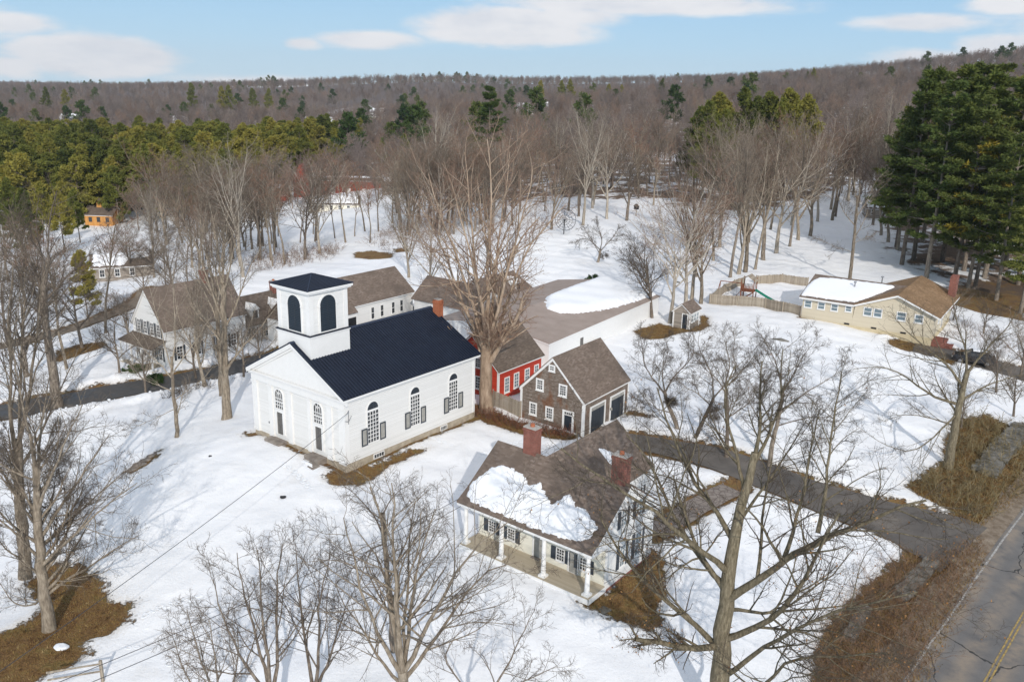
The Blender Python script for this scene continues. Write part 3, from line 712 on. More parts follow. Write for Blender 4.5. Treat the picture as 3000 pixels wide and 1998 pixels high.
# belfry
T, td = 4.05, .01; v0 = W / 2 - T / 2; v1 = W / 2 + T / 2
tw = MB(); tw.lbox(td, td + T, v0, v1, 5.5, 9.72); tb = tw.build('belfry_base', 'white_trim', ch)
m = MB(); m.lbox(td - .12, td + T + .12, v0 - .12, v1 + .12, 9.72, 9.8); m.build('belfry_ledge', 'navy_metal', ch)
m = MB(); m.lbox(td - .07, td + T + .07, v0 - .07, v1 + .07, 9.6, 9.719); m.build('belfry_moulding', 'white_trim', ch)
bw = MB(); bw.lbox(td + .1, td + T - .1, v0 + .1, v1 - .1, 9.8, 13.25); bo = bw.build('belfry', 'white_clap', ch)
for u0 in (td + .06, td + T - .06 - .42):
    for q in (v0 + .06, v1 - .06 - .42): MB().lbox(u0, u0 + .42, q, q + .42, 9.8, 13.24).build('corner_board', 'white_trim', bo)
MB().lbox(td + .02, td + T - .02, v0 + .02, v1 - .02, 13.0, 13.26).build('frieze', 'white_trim', bo)
for Fx, c, lo in ((Face((td + .1, 0, 0), (0, 1, 0), (-1, 0, 0)), W / 2 - .18, 1), (Face((0, v0 + .1, 0), (1, 0, 0), (0, -1, 0)), td + T / 2 - .1, 1),
                  (Face((td + T - .1, 0, 0), (0, 1, 0), (1, 0, 0)), W / 2, 1), (Face((0, v1 - .1, 0), (1, 0, 0), (0, 1, 0)), td + T / 2, 1)):
    a0, a1 = c - .8, c + .8
    m = MB(); m.ring(Fx, arch(a0 - .13, a1 + .13, 9.82, 12.0), arch(a0, a1, 9.9, 12.0), -.02, .09)
    for q in (a0 - .2, a1): m.box(Fx, q, q + .2, 11.93, 12.03, .02, .12)
    fo = m.build('arch_trim', 'white_trim', bo)
    lv = MB(); lv.prism(Fx, arch(a0, a1, 9.9, 12.0), -.02, .04); lo_ = lv.build('louvre', 'louvre', bo)
    mm = MB(); mm.box(Fx, c - .03, c + .03, 9.9, 12.78, .04, .06)
    for zz in np.arange(10.0, 12.7, .14):
        hw = .8 if zz < 12 else math.sqrt(max(.64 - (zz - 12) ** 2, .0)) ; mm.box(Fx, c - hw + .05, c + hw - .05, zz, zz + .05, .035, .065)
    mm.build('slat', 'navy_door', lo_)
T3 = T + .62; e = (T3 - T) / 2
m = MB(); m.lbox(td - e + .04, td + T + e - .04, v0 - e + .04, v1 + e - .04, 13.22, 13.42); m.lbox(td - e + .14, td + T + e - .14, v0 - e + .14, v1 + e - .14, 13.1, 13.225); m.build('belfry_cornice', 'white_trim', bo)
q = [(td - e, v0 - e), (td + T + e, v0 - e), (td + T + e, v1 + e), (td - e, v1 + e)]; cc = (td + T / 2, W / 2, 14.2)
m = MB(); m.add([(a, b, 13.424) for a, b in q] + [(a, b, 13.47) for a, b in q] + [cc], [(0, 1, 2, 3), (0, 1, 5, 4), (1, 2, 6, 5), (2, 3, 7, 6), (3, 0, 4, 7), (4, 5, 8), (5, 6, 8), (6, 7, 8), (7, 4, 8)])
br_ = m.build('belfry_roof', 'navy_metal', bo)
m = MB()
for i in range(4):
    A, B = Vector((*q[i], 13.47)), Vector((*q[(i + 1) % 4], 13.47)); C_ = Vector(cc)
    m.path([A + Vector((0, 0, .01)), C_ + Vector((0, 0, .02))], .035, 5)
    for t in np.arange(.06, .95, .085):
        p = A.lerp(B, t); s_ = 1 - abs(2 * t - 1); top = p.lerp(A.lerp(B, .5).lerp(C_, 1), 0)
        mid_ = A.lerp(B, .5); top = p + (C_ - mid_) * s_
        m.path([p + Vector((0, 0, .015)), top + Vector((0, 0, .015))], .014, 4)
m.build('roof_seam', 'navy_rib', br_)
# chimney at the back end
m = MB(); m.lbox(L + .02, L + .64, 4.42, 5.16, 3, 9.8); m.lbox(L - .02, L + .68, 4.38, 5.2, 9.5, 9.62); c_ = m.build('chimney', 'orange_brick', ch)
MB().lbox(L + .08, L + .58, 4.48, 5.1, 9.8, 9.87).build('chimney_cap', 'cap_stone', c_)
# service mast on the corner
m = MB(); m.path([(.3, -.12, 3.4), (.3, -.14, 4.5)], .03); m.path([(.3, -.14, 4.5), (.15, -.35, 4.6), (-.05, -.4, 4.45)], .03); m.path([(-.1, -.2, 3.75), (.3, -.14, 3.6), (.6, -.14, 4.0)], .025); m.build('service_mast', 'grey_metal', ch)
# granite steps in front of the two doors
for i, (a0, a1, lb) in enumerate(((2.0, 4.2, 'granite entrance steps below the right church door'), (7.0, 9.4, 'granite entrance steps below the left church door'))):
    s_ = empty('entrance_steps', (x, y, zb), yaw, label=lb, cat='steps', group='granite steps at the church doors')
    m = MB(); m.hexa([(-.95, a0 + .25, -.75), (-.06, a0 + .2, -.75), (-.06, a1 - .3, -.75), (-.9, a1 - .2, -.75), (-.97, a0 + .2, .02), (-.06, a0 + .2, .05), (-.06, a1 - .25, .05), (-.92, a1 - .2, .02)]); m.build('upper_step', 'stone_slab', s_, bevel=.03)
    m = MB(); m.hexa([(-1.75, a0 - .05, -.9), (-.96, a0 - .1, -.9), (-.96, a1 + .1, -.9), (-1.6, a1, -.9), (-1.75, a0 - .1, -.34), (-.97, a0 - .1, -.32), (-.97, a1 + .1, -.32), (-1.62, a1, -.34)]); m.build('lower_step', 'stone_slab', s_, bevel=.03)
    sn = snow_patch(s_, [(a0 + .3, -1.5), (a1 - .4, -1.45), (a1 - .6, -1.15), (a0 + .6, -1.2)], lambda a, b, h: (b, a, -.33 + h), .09, .12, .08, 'snow_cover', .04)

# ================================================================== SHINGLED GARAGE
x, y, yaw, zb = GA; W, L, he, hr = 6.81, 8.08, 3.23, 6.74
g = empty('garage', (x, y, zb), yaw, label='weathered cedar-shingled garage with white trim and two navy overhead doors', cat='garage')
foundation(g, W, L, 1.2, 'cream_foundation', .03)
gable_wall(g, W, L, he, hr, .14, 'cedar_wall')
gable_roof(g, W, L, he, hr, .14, .1, .1, 'brown_roof', .1, 'white_trim', .17)
m = MB(); k = (hr - he) / (W / 2 + .14)
m.prism(FR(), [(-.1, he - .08), (W/2, hr - .1), (W + .1, he - .08), (W + .1, he - .36), (W/2, hr - .38), (-.1, he - .36)], .0, .09); m.build('rake_board', 'white_trim', g)
corner_boards(g, W, L, 0, he - .15, .19)
F = FR()
for a, b, c, d, cc, rr in ((3.14, 3.82, 5.35, 5.98, 2, 2), (4.29, 5.14, 3.28, 4.42, 3, 4), (1.8, 2.68, 3.28, 4.42, 3, 4), (4.96, 5.8, .76, 2.0, 3, 4), (3.15, 4.02, .73, 1.99, 3, 4)):
    window(g, F, a, b, c, d, cc, rr, .15)
door(g, F, 1.18, 1.98, .0, 1.95, 'navy_door', transom=.26, fw=.2, top=.16, label='navy plank door with a white transom')
F = RT()
for a0, a1 in ((1.18, 3.55), (4.72, 7.12)):
    o = MB().ring(F, [(a0-.16, -.12), (a1+.16, -.12), (a1+.16, 2.5), (a0-.16, 2.5)], [(a0, -.11), (a1, -.11), (a1, 2.38), (a0, 2.38)], -.02, .09).build('garage_door_frame', 'white_trim', g)
    MB().box(F, a0, a1, 2.03, 2.38, -.01, .04).build('header_panel', 'flap', g)
    dm = MB(); dm.box(F, a0, a1, -.11, 2.03, -.02, .03)
    for q in np.arange(a0 + .3, a1, .3): dm.box(F, q - .012, q + .012, -.11, 2.03, .03, .042)
    dd = dm.build('garage_door', 'navy_door', g); MB().box(F, a0 + .1, a0 + .25, .8, .95, .03, .08).build('handle', 'dark_metal', dd)
m = MB(); m.path([(4.5, -.05, 1.35), (4.5, -.25, 1.4)], .02); m.cone((4.5, -.25, 1.28), (4.5, -.25, 1.5), .1, .08, 10); m.build('wall_lamp', 'flap', g)
st = empty('door_slab', (x, y, zb), yaw, label='dark stone slab on the ground before the garage door', cat='step'); MB().lbox(-1.0, -.08, 1.0, 2.3, -.4, .0).build('slab', 'stone_slab', st, bevel=.03)

# ================================================================== HOUSE WITH PORCH
x, y, yaw, zb = HO; L, D = 10.35, 7.6; dp = 1.95; he, hr, ur = 3.3, 6.22, 4.14
h = empty('porch_house', (x, y, zb), yaw, label='white farmhouse with a long columned front porch, brown roof half covered in snow', cat='house')
# body (gable end towards the right); sections are drawn in the (u,z) plane and run along v
RTm = Face((0, 0, 0), (1, 0, 0), (0, -1, 0))
kf = (hr - he) / (ur + .15); kb = (hr - 3.95) / (D - ur)
body = MB(); body.prism(RTm, [(dp, -.2), (D, -.2), (D, 3.95 - .12), (ur, hr - .14), (dp, he + kf * (dp + .15) - .14)], 0, -L); body.build('wall', 'white_clap', h)
MB().lbox(dp + .02, D + .02, -.02, L + .02, -1.3, -.204).build('foundation', 'brick', h)
MB().box(FR(dp), .14, L - .14, .0, 2.75, .0, .02).build('porch_wall', 'cream_wall', h)
r = MB(); t = .1
r.prism(RTm, [(-.15, he - .06), (.9, he + kf * .82), (ur, hr), (D + .2, 3.95 - kb * .2), (D + .2, 3.85 - kb * .2), (ur, hr - t), (.9, he + kf * .82 - t), (-.15, he - .06 - t)], .16, -(L + .16)); ro = r.build('roof', 'brown_roof', h)
f = MB(); f.prism(RTm, [(-.12, he - .16), (.9, he + kf * .82 - t - .004), (ur, hr - t - .004), (D + .17, 3.95 - kb * .2 - t - .004), (D + .17, 3.95 - kb * .2 - .28), (ur, hr - .3), (.9, he + kf * .82 - .3), (-.12, he - .34)], .13, -(L + .13)); f.build('fascia', 'white_trim', h)
# beam, ceiling, columns, deck
m = MB(); m.lbox(.2, .55, -.05, L + .05, 2.78, he - .3); m.lbox(.55, dp, .1, L - .1, 2.82, 2.9); m.lbox(.55, dp, -.05, .12, 2.78, 3.3); m.lbox(.55, dp, L - .12, L + .05, 2.78, 3.3); m.build('porch_beam', 'white_trim', h)
MB().prism(RTm, [(.3, 2.9), (dp, 2.9), (dp, he + kf * (dp + .15) - .3), (.3, he - .2)], -.05, -.1).build('porch_gable', 'white_clap', h)
for vv in (.36, 3.65, 7.05, L - .22):
    m = MB(); m.lbox(.38 - .24, .38 + .24, vv - .24, vv + .24, .06, .2); m.cone((.38, vv, .2), (.38, vv, .28), .2, .17, 16); m.cone((.38, vv, .28), (.38, vv, 2.62), .165, .135, 16); m.cone((.38, vv, 2.62), (.38, vv, 2.68), .15, .19, 16); m.lbox(.38 - .2, .38 + .2, vv - .2, vv + .2, 2.68, 2.78)
    m.build('porch_column', 'white_trim', h)
MB().lbox(.0, dp, .0, L, .0, .06).build('porch_floor', 'porch_floor', h)
m = MB(); m.lbox(-.04, .03, -.04, L + .04, -.3, .045); m.lbox(-.04, dp, -.04, .03, -.3, .045); m.build('porch_skirt', 'white_trim', h)
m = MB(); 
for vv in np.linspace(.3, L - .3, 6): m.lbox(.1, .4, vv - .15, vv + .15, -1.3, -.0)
m.lbox(.5, dp, .1, L - .1, -1.3, -.02); m.build('porch_pier_and_shade', 'dark_inside', h)  # near-black block fills the gap, standing in for shade under the deck
# porch wall windows, doors, shutters
F = FR(dp)
for a0, a1 in ((8.75, 9.42), (7.12, 7.78), (3.1, 3.78), (1.3, 1.98)):
    wo = window(h, F, a0, a1, .55 if a0 > 5 else .5, 1.45, 3, 4, .07, 'glass_dark')
    for q in (a0 - .4, a1 + .03): MB().box(F, q, q + .36, .5, 1.42, .02, .06).build('shutter', 'slat_shutter', wo)
for a0, a1 in ((4.85, 5.55),):
    door(h, F, a0, a1, .06, 2.1, 'flap', fw=.1, label='pale grey front door on the porch')
door(h, F, 2.1, 2.75, .06, 2.05, 'flap', fw=.08, label='second pale door near the right end of the porch')
MB().lbox(dp - .3, dp, 4.9, 5.6, .06, .12).build('door_mat', 'stone_slab', h)
# gable end windows
F = RT()
for a0, a1, b0, b1 in ((3.32, 4.02, 3.5, 4.68), (5.15, 5.95, 3.5, 4.72), (3.42, 4.1, .62, 2.25), (5.28, 6.15, .55, 2.35)):
    window(h, F, a0, a1, b0, b1, 2, 4, .09, 'glass_blue', shut=.36)
for q0, q1, q2 in ((dp - .03, dp + .18, 3.6), (D - .16, D + .03, 3.7)): MB().lbox(q0, q1, -.035, .1, .0, q2).build('corner_board', 'white_trim', h)
chimney(h, ur + .1, 7.65, 5.6, 7.9, .34, .5, label='left brick chimney on the ridge')
chimney(h, ur + .1, .72, 5.4, 7.9, .34, .5, label='right brick chimney on the ridge')
def mslope(a, b, hh):     # a = v, b = u on the front slope
    zz = he + kf * (b + .15) if b > .9 else (he - .06) + (he + kf * .82 - (he - .06)) * (b + .15) / 1.05
    return (b, a, zz + hh)
SP = [(0.41,10.14),(1.18,10.2),(2.4,9.57),(2.8,8.7),(2.65,7.94),(2.59,7.25),(2.08,6.23),(2.48,5.61),(1.93,4.9),(1.54,4.01),(2.07,3.62),(2.46,3.32),(1.92,2.55),(1.91,1.79),(1.49,.86),(1.23,.45),(.75,.53),(.37,.99),(.14,2.03),(.05,3.86),(.09,5.88),(.13,8.53),(.2,9.68)]
snow_patch(h, [(b, a) for a, b in SP], mslope, .15, .3, .07, 'roof_snow', .1)
# rear wing
WV, WH = 6.4, 3.15
m = MB(); m.prism(FR(), [(WV - WH, 0), (WV + WH, 0), (WV + WH, 3.45), (WV, 6.06), (WV - WH, 3.45)], -(D - .8), -13.0); m.build('rear_wing_wall', 'white_clap', h)
m = MB(); m.prism(FR(), [(WV - WH - .2, 3.42), (WV, 6.18), (WV + WH + .2, 3.42), (WV + WH + .2, 3.32), (WV, 6.08), (WV - WH - .2, 3.32)], -(ur + .2), -13.15); m.build('rear_wing_roof', 'brown_roof', h)
m = MB(); m.prism(FR(), [(WV - WH - .17, 3.31), (WV, 6.07), (WV + WH + .17, 3.31), (WV + WH + .17, 3.16), (WV, 5.9), (WV - WH - .17, 3.16)], -(D + .1), -13.12); m.build('rear_wing_fascia', 'white_trim', h)
for a0 in (9.0, 11.2): window(h, RT(WV - WH), a0, a0 + .8, .9, 2.2, 2, 4, .09, shut=.34)
MB().lbox(D - .8, 13., WV - WH + .02, WV + WH - .02, -1.2, -.002).build('rear_wing_foundation', 'brick', h)
kw_ = (6.18 - 3.42) / 3.35; vs_ = WV - WH - .2
snow_patch(h, [(5.42, 9.13), (5.25, 9.59), (4.79, 10.16), (4.22, 9.28), (4.54, 9.11)], lambda a, b, hh: (b, a, 3.42 + kw_ * (a - vs_) + hh), .14, .2, .07, 'roof_snow', .05)
sl = empty('stone_step', (x, y, zb), yaw, label='rough grey stone step at the right end of the porch', cat='step')
m = MB(); m.hexa([(-.25, -1.15, -1.35), (.9, -1.3, -1.35), (.85, -.15, -1.35), (-.2, -.12, -1.35), (-.2, -1.05, -.52), (.85, -1.2, -.5), (.85, -.15, -.48), (-.15, -.12, -.48)]); m.build('slab', 'mossy_stone', sl, bevel=.06)
bn_ = empty('bin', (x, y, zb), yaw, label='small dark box on the brown grass beside the house wall', cat='box')
MB().lbox(3.0, 3.6, -1.0, -.45, -1.2, -.62).build('body', 'navy_door', bn_, bevel=.03); MB().lbox(2.97, 3.63, -1.03, -.42, -.62, -.56).build('lid', 'dark_metal', bn_)

# ================================================================== RED BUILDING
b = (-1.23, 78.94, .93, -.3); W, L, he, hr = 6.6, 7.35, 3.1, 6.33
g = empty('red_barn', (b[0], b[1], b[3]), b[2], label='red clapboard outbuilding with white window trim behind the big tree', cat='barn')
foundation(g, W, L, 1.2); gable_wall(g, W, L, he, hr, .2, 'red_clap'); gable_roof(g, W, L, he, hr, .2, .2, .2, 'grey_roof'); corner_boards(g, W, L, 0, he - .12, .15)
for a0, a1, z0, z1 in ((.94, 1.78, .6, 2.22), (2.48, 3.35, .68, 2.28), (4.3, 5.15, .75, 2.28), (5.95, 6.75, .8, 2.3)): window(g, RT(), a0, a1, z0, z1, 2, 4, .11, 'glass_blue')
for a0, a1, z0, z1 in ((2.2, 2.95, 2.95, 4.0), (2.2, 2.9, .75, 2.1), (4.4, 5.2, .75, 2.1)): window(g, FR(), a0, a1, z0, z1, 2, 4, .1)

# ================================================================== LONG WHITE SHED
LS = (4.04, 89.67, .985, -.3); W, L, he, hr = 16.0, 28.6, 2.97, 4.2
g = empty('long_shed', (LS[0], LS[1], LS[3]), LS[2], label='long low white shed with a flat tan roof and a dome of snow', cat='shed')
foundation(g, W, L, 1.2, 'granite'); gable_wall(g, W, L, he, hr, .15, 'white_trim'); gable_roof(g, W, L, he, hr, .15, .15, .15, 'membrane_roof', .08, 'white_trim', .2)
k = (hr - he) / 8.15
snow_patch(g, [(11.6, 7.6), (9.6, 6.0), (9.9, 4.4), (12, 3.0), (15, 2.1), (19, 1.3), (24, .9), (28.6, .5), (28.8, 9.5), (20, 9.5), (14, 9.0)],
           lambda a, b_, hh: (a, b_, he + k * (min(b_, 16 - b_) + .15) + hh), .6, 1.7, .25, 'roof_snow', .2)
m = MB(); m.lbox(7.8, 10.6, -1.3, -.02, -1.0, 1.1); m.prism(RT(), [(7.7, 1.1), (10.7, 1.1), (10.7, 1.2), (7.7, 1.2)], 0, 1.45); m.build('bulkhead', 'white_trim', g)
m = MB(); m.box(RT(), 7.0, 7.7, -.1, 1.9, 0, .03); m.build('dark_door', 'grey_door', g)

# ================================================================== TINY SHED
b = (22.67, 106.12, .99, 0.); W, L, he, hr = 2.3, 3.2, 2.25, 3.35
g = empty('tiny_shed', (b[0], b[1], b[3]), b[2], label='tiny grey-shingled shed with a dark green door on the snow', cat='shed')
foundation(g, W, L, .8, 'cream_foundation', .02); gable_wall(g, W, L, he, hr, .2, 'grey_shingle_wall'); gable_roof(g, W, L, he, hr, .2, .2, .2, 'brown_roof', .08); corner_boards(g, W, L, 0, he - .1, .14)
door(g, FR(), .32, .98, .02, 1.95, 'navy_door', fw=.1)
for a0 in (.4, 1.25, 2.1): window(g, RT(), a0, a0 + .8, .85, 1.9, 2, 2, .07, 'glass_blue')

# ================================================================== RANCH HOUSE
RA = (39.34, 113.4, -.6, .2); LR = 16.36; he = 2.98; hr = 5.01; ug = 6.79; ruw = 15.97; DW = 7.0
g = empty('ranch_house', (RA[0], RA[1], RA[3]), RA[2], label='beige one-storey ranch house with snow on its left roof and a tan right gable', cat='house')
# local u along the long front wall (x), v away from the viewer (y)
cg = (ug + LR) / 2 + .3
m = MB(); m.prism(Face((0, 0, 0), (0, 1, 0), (1, 0, 0)), [(.0, 0), (11, 0), (11, he - .1), (6.0, hr - .14), (.0, he + .03)], 0, ug - .15); m.build('wall', 'beige_siding', g)
m = MB(); m.prism(RT(), [(ug - .2, 0), (LR, 0), (LR, he + .02), (cg, hr - .14), (ug, he + .02)], .0, -14.5); m.build('gable_wall', 'beige_siding', g)
MB().lbox(-.02, LR + .02, -.02, 13.5, -1.9, -.003).build('foundation', 'cream_foundation', g)
kr = (hr - he) / 6.6
def ranch_sec(o, t): return [(-.6, he - o), (6.0, hr - o), (11.6, he + .4 - o), (11.6, he + .4 - o - t), (6.0, hr - o - t), (-.6, he - o - t)]
m = MB(); m.prism(Face((0, 0, 0), (0, 1, 0), (1, 0, 0)), ranch_sec(0, .1), -.4, ug); q_ = he + kr * 1.0
m.prism(Face((0, 0, 0), (0, 1, 0), (1, 0, 0)), [(.4, q_), (6.0, hr), (11.6, he + .4), (11.6, he + .3), (6.0, hr - .1), (.4, q_ - .1)], ug, cg); m.build('roof', 'brown_roof', g)
MB().prism(Face((0, 0, 0), (0, 1, 0), (1, 0, 0)), ranch_sec(.104, .2), -.36, ug - .05).build('fascia', 'white_trim', g)
def cross_sec(o, t): return [(ug - .1, he - o), (cg, hr + .02 - o), (LR + .75, he - .12 - o), (LR + .75, he - .12 - o - t), (cg, hr + .02 - o - t), (ug - .1, he - o - t)]
MB().prism(RT(), cross_sec(-.03, .1), .62, -14.9).build('cross_roof', 'tan_roof', g)
MB().prism(RT(), cross_sec(.074, .24), .58, -14.86).build('cross_fascia', 'white_trim', g)
for a0, a1, z0, z1 in ((.21, 1.25, 1.45, 2.5), (1.98, 3.0, 1.48, 2.52), (3.72, 4.7, 1.52, 2.54), (5.56, 6.45, 1.72, 2.56), (7.87, 8.98, 1.58, 2.76), (9.12, 10.22, 1.6, 2.78), (11.93, 13.1, 1.62, 2.8), (14.05, 15.15, 1.66, 2.8)):
    window(g, RT(), a0, a1, z0, z1, 1, 2, .12, 'glass_blue')
for a0 in (5.7, 9.1, 12.7):
    MB().box(RT(-.02), a0, a0 + .65, -.0 + .02, .22, .0, .05).build('vent', 'dark_inside', g)
window(g, BK(LR), 3.2, 4.4, 1.2, 2.4, 1, 2, .12, 'glass_blue')
door(g, BK(LR), 6.0, 7.0, .1, 2.1, 'flap')
m = MB(); m.lbox(LR - .5, LR + .35, 12.2, 14.2, 1.5, 5.9); m.build('chimney', 'brick', g)
for cx_, cy_, hz in ((5.6, 3.6, .75), (8.2, 7.4, .9)):
    zc = he + kr * (min(cy_, 12 - cy_) + .6)
    m = MB(); m.cone((cx_, cy_, zc - .2), (cx_, cy_, zc + hz), .08, .08, 8); m.cone((cx_, cy_, zc + hz), (cx_, cy_, zc + hz + .15), .2, .16, 10); m.build('roof_vent', 'grey_metal', g)
snow_patch(g, [(-.2, -.2), (-.35, 1.5), (-.1, 4.0), (.5, 5.0), (2.5, 5.35), (6, 5.45), (9, 5.5), (10.3, 5.4), (8.9, 3.0), (7.6, 1.2), (6.6, .0), (3, -.2)],
           lambda a, b_, hh: (a, b_, he + kr * (b_ + .6) + hh), .2, .4, .14, 'roof_snow', .1)
# brick planter and steps by the right end
pl_ = empty('brick_steps', (RA[0], RA[1], RA[3]), RA[2], label='red brick steps and low wall at the right end of the ranch house', cat='steps')
m = MB(); m.lbox(LR + .05, LR + 1.6, .2, 3.0, -2.0, -.35); m.lbox(LR + 1.6, LR + 2.4, .5, 2.6, -2.2, -.8); m.build('brick_base', 'brick', pl_)
m = MB(); m.path([(LR + 1.4, .3, -.35), (LR + 1.4, .3, .5), (LR + 1.4, 2.9, .5), (LR + 1.4, 2.9, -.35)], .03); m.build('handrail', 'dark_metal', pl_)

# ================================================================== WHITE HOUSES BEHIND THE CHURCH
LA = (-38.12, 90.22, .94, -1.5)
g = empty('white_house', (LA[0], LA[1], LA[3]), LA[2], label='white connected farmhouse left of the church with a steep brown roof and side porch', cat='house')
W, L, he, hr = 6.2, 10.5, 4.3, 8.6
foundation(g, W, L, 1.5); gable_wall(g, W, L, he, hr, .25, 'white_clap'); gable_roof(g, W, L, he, hr, .25, .25, .2, 'brown_roof'); corner_boards(g, W, L, 0, he - .1, .2)
for a0 in (.75, 2.0, 3.3, 4.6): window(g, FR(), a0, a0 + .75, 3.35, 4.9, 2, 4, .09, shut=.22)
for a0 in (.7, 2.3, 4.4): window(g, FR(), a0, a0 + .85, .7, 2.3, 2, 4, .09, shut=.3)
for a0 in (1.2, 3.5, 6.2, 8.3): window(g, RT(), a0, a0 + .85, .7, 2.3, 2, 4, .09, shut=.3)
m = MB(); m.prism(RT(), [(-1.9, 2.65), (0, 3.25), (0, 3.15), (-1.9, 2.55)], .2, -(W + .2)); m.build('porch_roof', 'grey_roof', g)
m = MB(); m.lbox(-1.85, -1.7, -.1, W + .1, 2.35, 2.55); m.build('porch_beam', 'white_trim', g)
for vv in (0, 2., 4.1, W): MB().lbox(-1.85, -1.7, vv - .08, vv + .08, .0, 2.4).build('porch_post', 'white_trim', g)
MB().lbox(-1.95, 0, -.1, W + .1, -.9, .1).build('porch_floor', 'porch_floor', g)
m = MB(); m.lbox(L, 25, .8, 5.8, -1.2, 2.55); m.prism(FR(), [(.8, 2.55), (5.8, 2.55), (3.3, 5.3)], -L, -25.0); m.build('rear_wing_wall', 'white_clap', g)
m = MB(); m.prism(FR(), [(.45, 2.45), (3.3, 5.5), (6.15, 2.45), (6.15, 2.33), (3.3, 5.38), (.45, 2.33)], -(L - .5), -25.2); m.build('rear_wing_roof', 'grey_roof', g)
for u_ in (12.2, 15.6, 19.4, 22.6):
    m = MB(); m.lbox(u_, u_ + 1.1, 1.0, 3.0, 2.9, 4.2); m.prism(Face((0, .95, 0), (1, 0, 0), (0, -1, 0)), [(u_ - .1, 4.2), (u_ + 1.2, 4.2), (u_ + .55, 4.9)], .12, -2.0); do = m.build('dormer', 'white_trim', g)
    MB().box(RT(1.0), u_ + .2, u_ + .9, 3.1, 4.05, 0, .03).build('pane', 'glass_dark', do)
for a0 in (11.8, 13.6, 16.2, 18.2, 20.6, 22.8): window(g, RT(.8), a0, a0 + .8, .6, 2.0, 2, 4, .08, shut=.3)
chimney(g, 7.5, W / 2, 7.6, 9.6, .35, .4, label='brick chimney on the tall gable'); chimney(g, 17.5, 3.3, 4.9, 6.6, .35, .4, label='brick chimney on the low wing')
g2 = empty('shrub_row_house', (0, 0, 0)); bpy.data.objects.remove(g2)

C_ = (-20.18, 105.76, .94, -1.); W, L, he, hr = 7.0, 10.8, 3.3, 6.3
g = empty('white_barn', (C_[0], C_[1], C_[3]), C_[2], label='white barn with brown roof and dark double doors just behind the belfry', cat='barn')
foundation(g, W, L, 1.5); gable_wall(g, W, L, he, hr, .25, 'white_clap'); gable_roof(g, W, L, he, hr, .25, .25, .25, 'brown_roof'); corner_boards(g, W, L, 0, he - .12, .16)
for a0 in (2.9, 4.6, 6.7, 8.3): window(g, RT(), a0, a0 + .62, .9, 2.5, 1, 2, .06)
m = MB(); m.lbox(-9.5, 0, -.6, 5.2, -1.2, 2.7); m.build('garage_wing_wall', 'white_clap', g)
m = MB(); m.prism(FR(), [(-.9, 2.7), (2.3, 5.4), (5.5, 2.7), (5.5, 2.58), (2.3, 5.28), (-.9, 2.58)], .2, 9.8); m.prism(FR(), [(-.6, 2.6), (5.2, 2.6), (2.3, 5.1)], .0, 9.5); m.build('garage_wing_roof', 'brown_roof', g)
for a0 in (-8.6, -5.5, -2.6):
    MB().box(RT(-.6), a0, a0 + 2.3, -.4, 2.0, 0, .04).build('garage_door', 'dark_inside', g)
m = MB(); m.lbox(-5.0, -3.8, .2, 1.6, 3.0, 4.2); m.prism(Face((0, .15, 0), (1, 0, 0), (0, -1, 0)), [(-5.1, 4.2), (-3.7, 4.2), (-4.4, 4.95)], .1, -1.9); do = m.build('dormer', 'white_trim', g); MB().box(RT(.2), -4.75, -4.05, 3.2, 4.05, 0, .03).build('pane', 'glass_dark', do)

DD = (-2.35, 110.42, .93, -.5); W, L, he, hr = 8.0, 8.8, 2.65, 4.9
g = empty('white_cape', (DD[0], DD[1], DD[3]), DD[2], label='white L-shaped cape house with brown roof behind the big bare tree', cat='house')
foundation(g, W, L, 1.5); gable_wall(g, W, L, he, hr, .25, 'white_clap'); gable_roof(g, W, L, he, hr, .25, .2, .25, 'brown_roof')
for a0 in (1., 3.4, 5.6, 7.4): window(g, RT(), a0, a0 + .75, .6, 2.1, 2, 4, .08, 'glass_blue', shut=.25)
m = MB(); m.lbox(5.6, 6.7, .8, 2.6, 2.9, 4.1); m.prism(Face((0, .75, 0), (1, 0, 0), (0, -1, 0)), [(5.5, 4.1), (6.8, 4.1), (6.15, 4.8)], .1, -2.0); do = m.build('dormer', 'white_trim', g); MB().box(RT(.8), 5.8, 6.5, 3.05, 3.95, 0, .03).build('pane', 'glass_dark', do)
m = MB(); m.prism(RT(), [(-5.5, -1.0), (.5, -1.0), (.5, 2.6), (-2.5, 5.0), (-5.5, 2.6)], 1.2, -9.5); m.build('front_gable_wall', 'white_clap', g)
m = MB(); m.prism(RT(), [(-5.8, 2.5), (-2.5, 5.15), (.8, 2.5), (.8, 2.4), (-2.5, 5.03), (-5.8, 2.4)], 1.45, -9.8); m.build('front_gable_roof', 'brown_roof', g)
for a0 in (-4.6, -3.1, -1.6): window(g, RT(-1.2), a0, a0 + .8, .4, 1.9, 2, 4, .08, shut=.25)
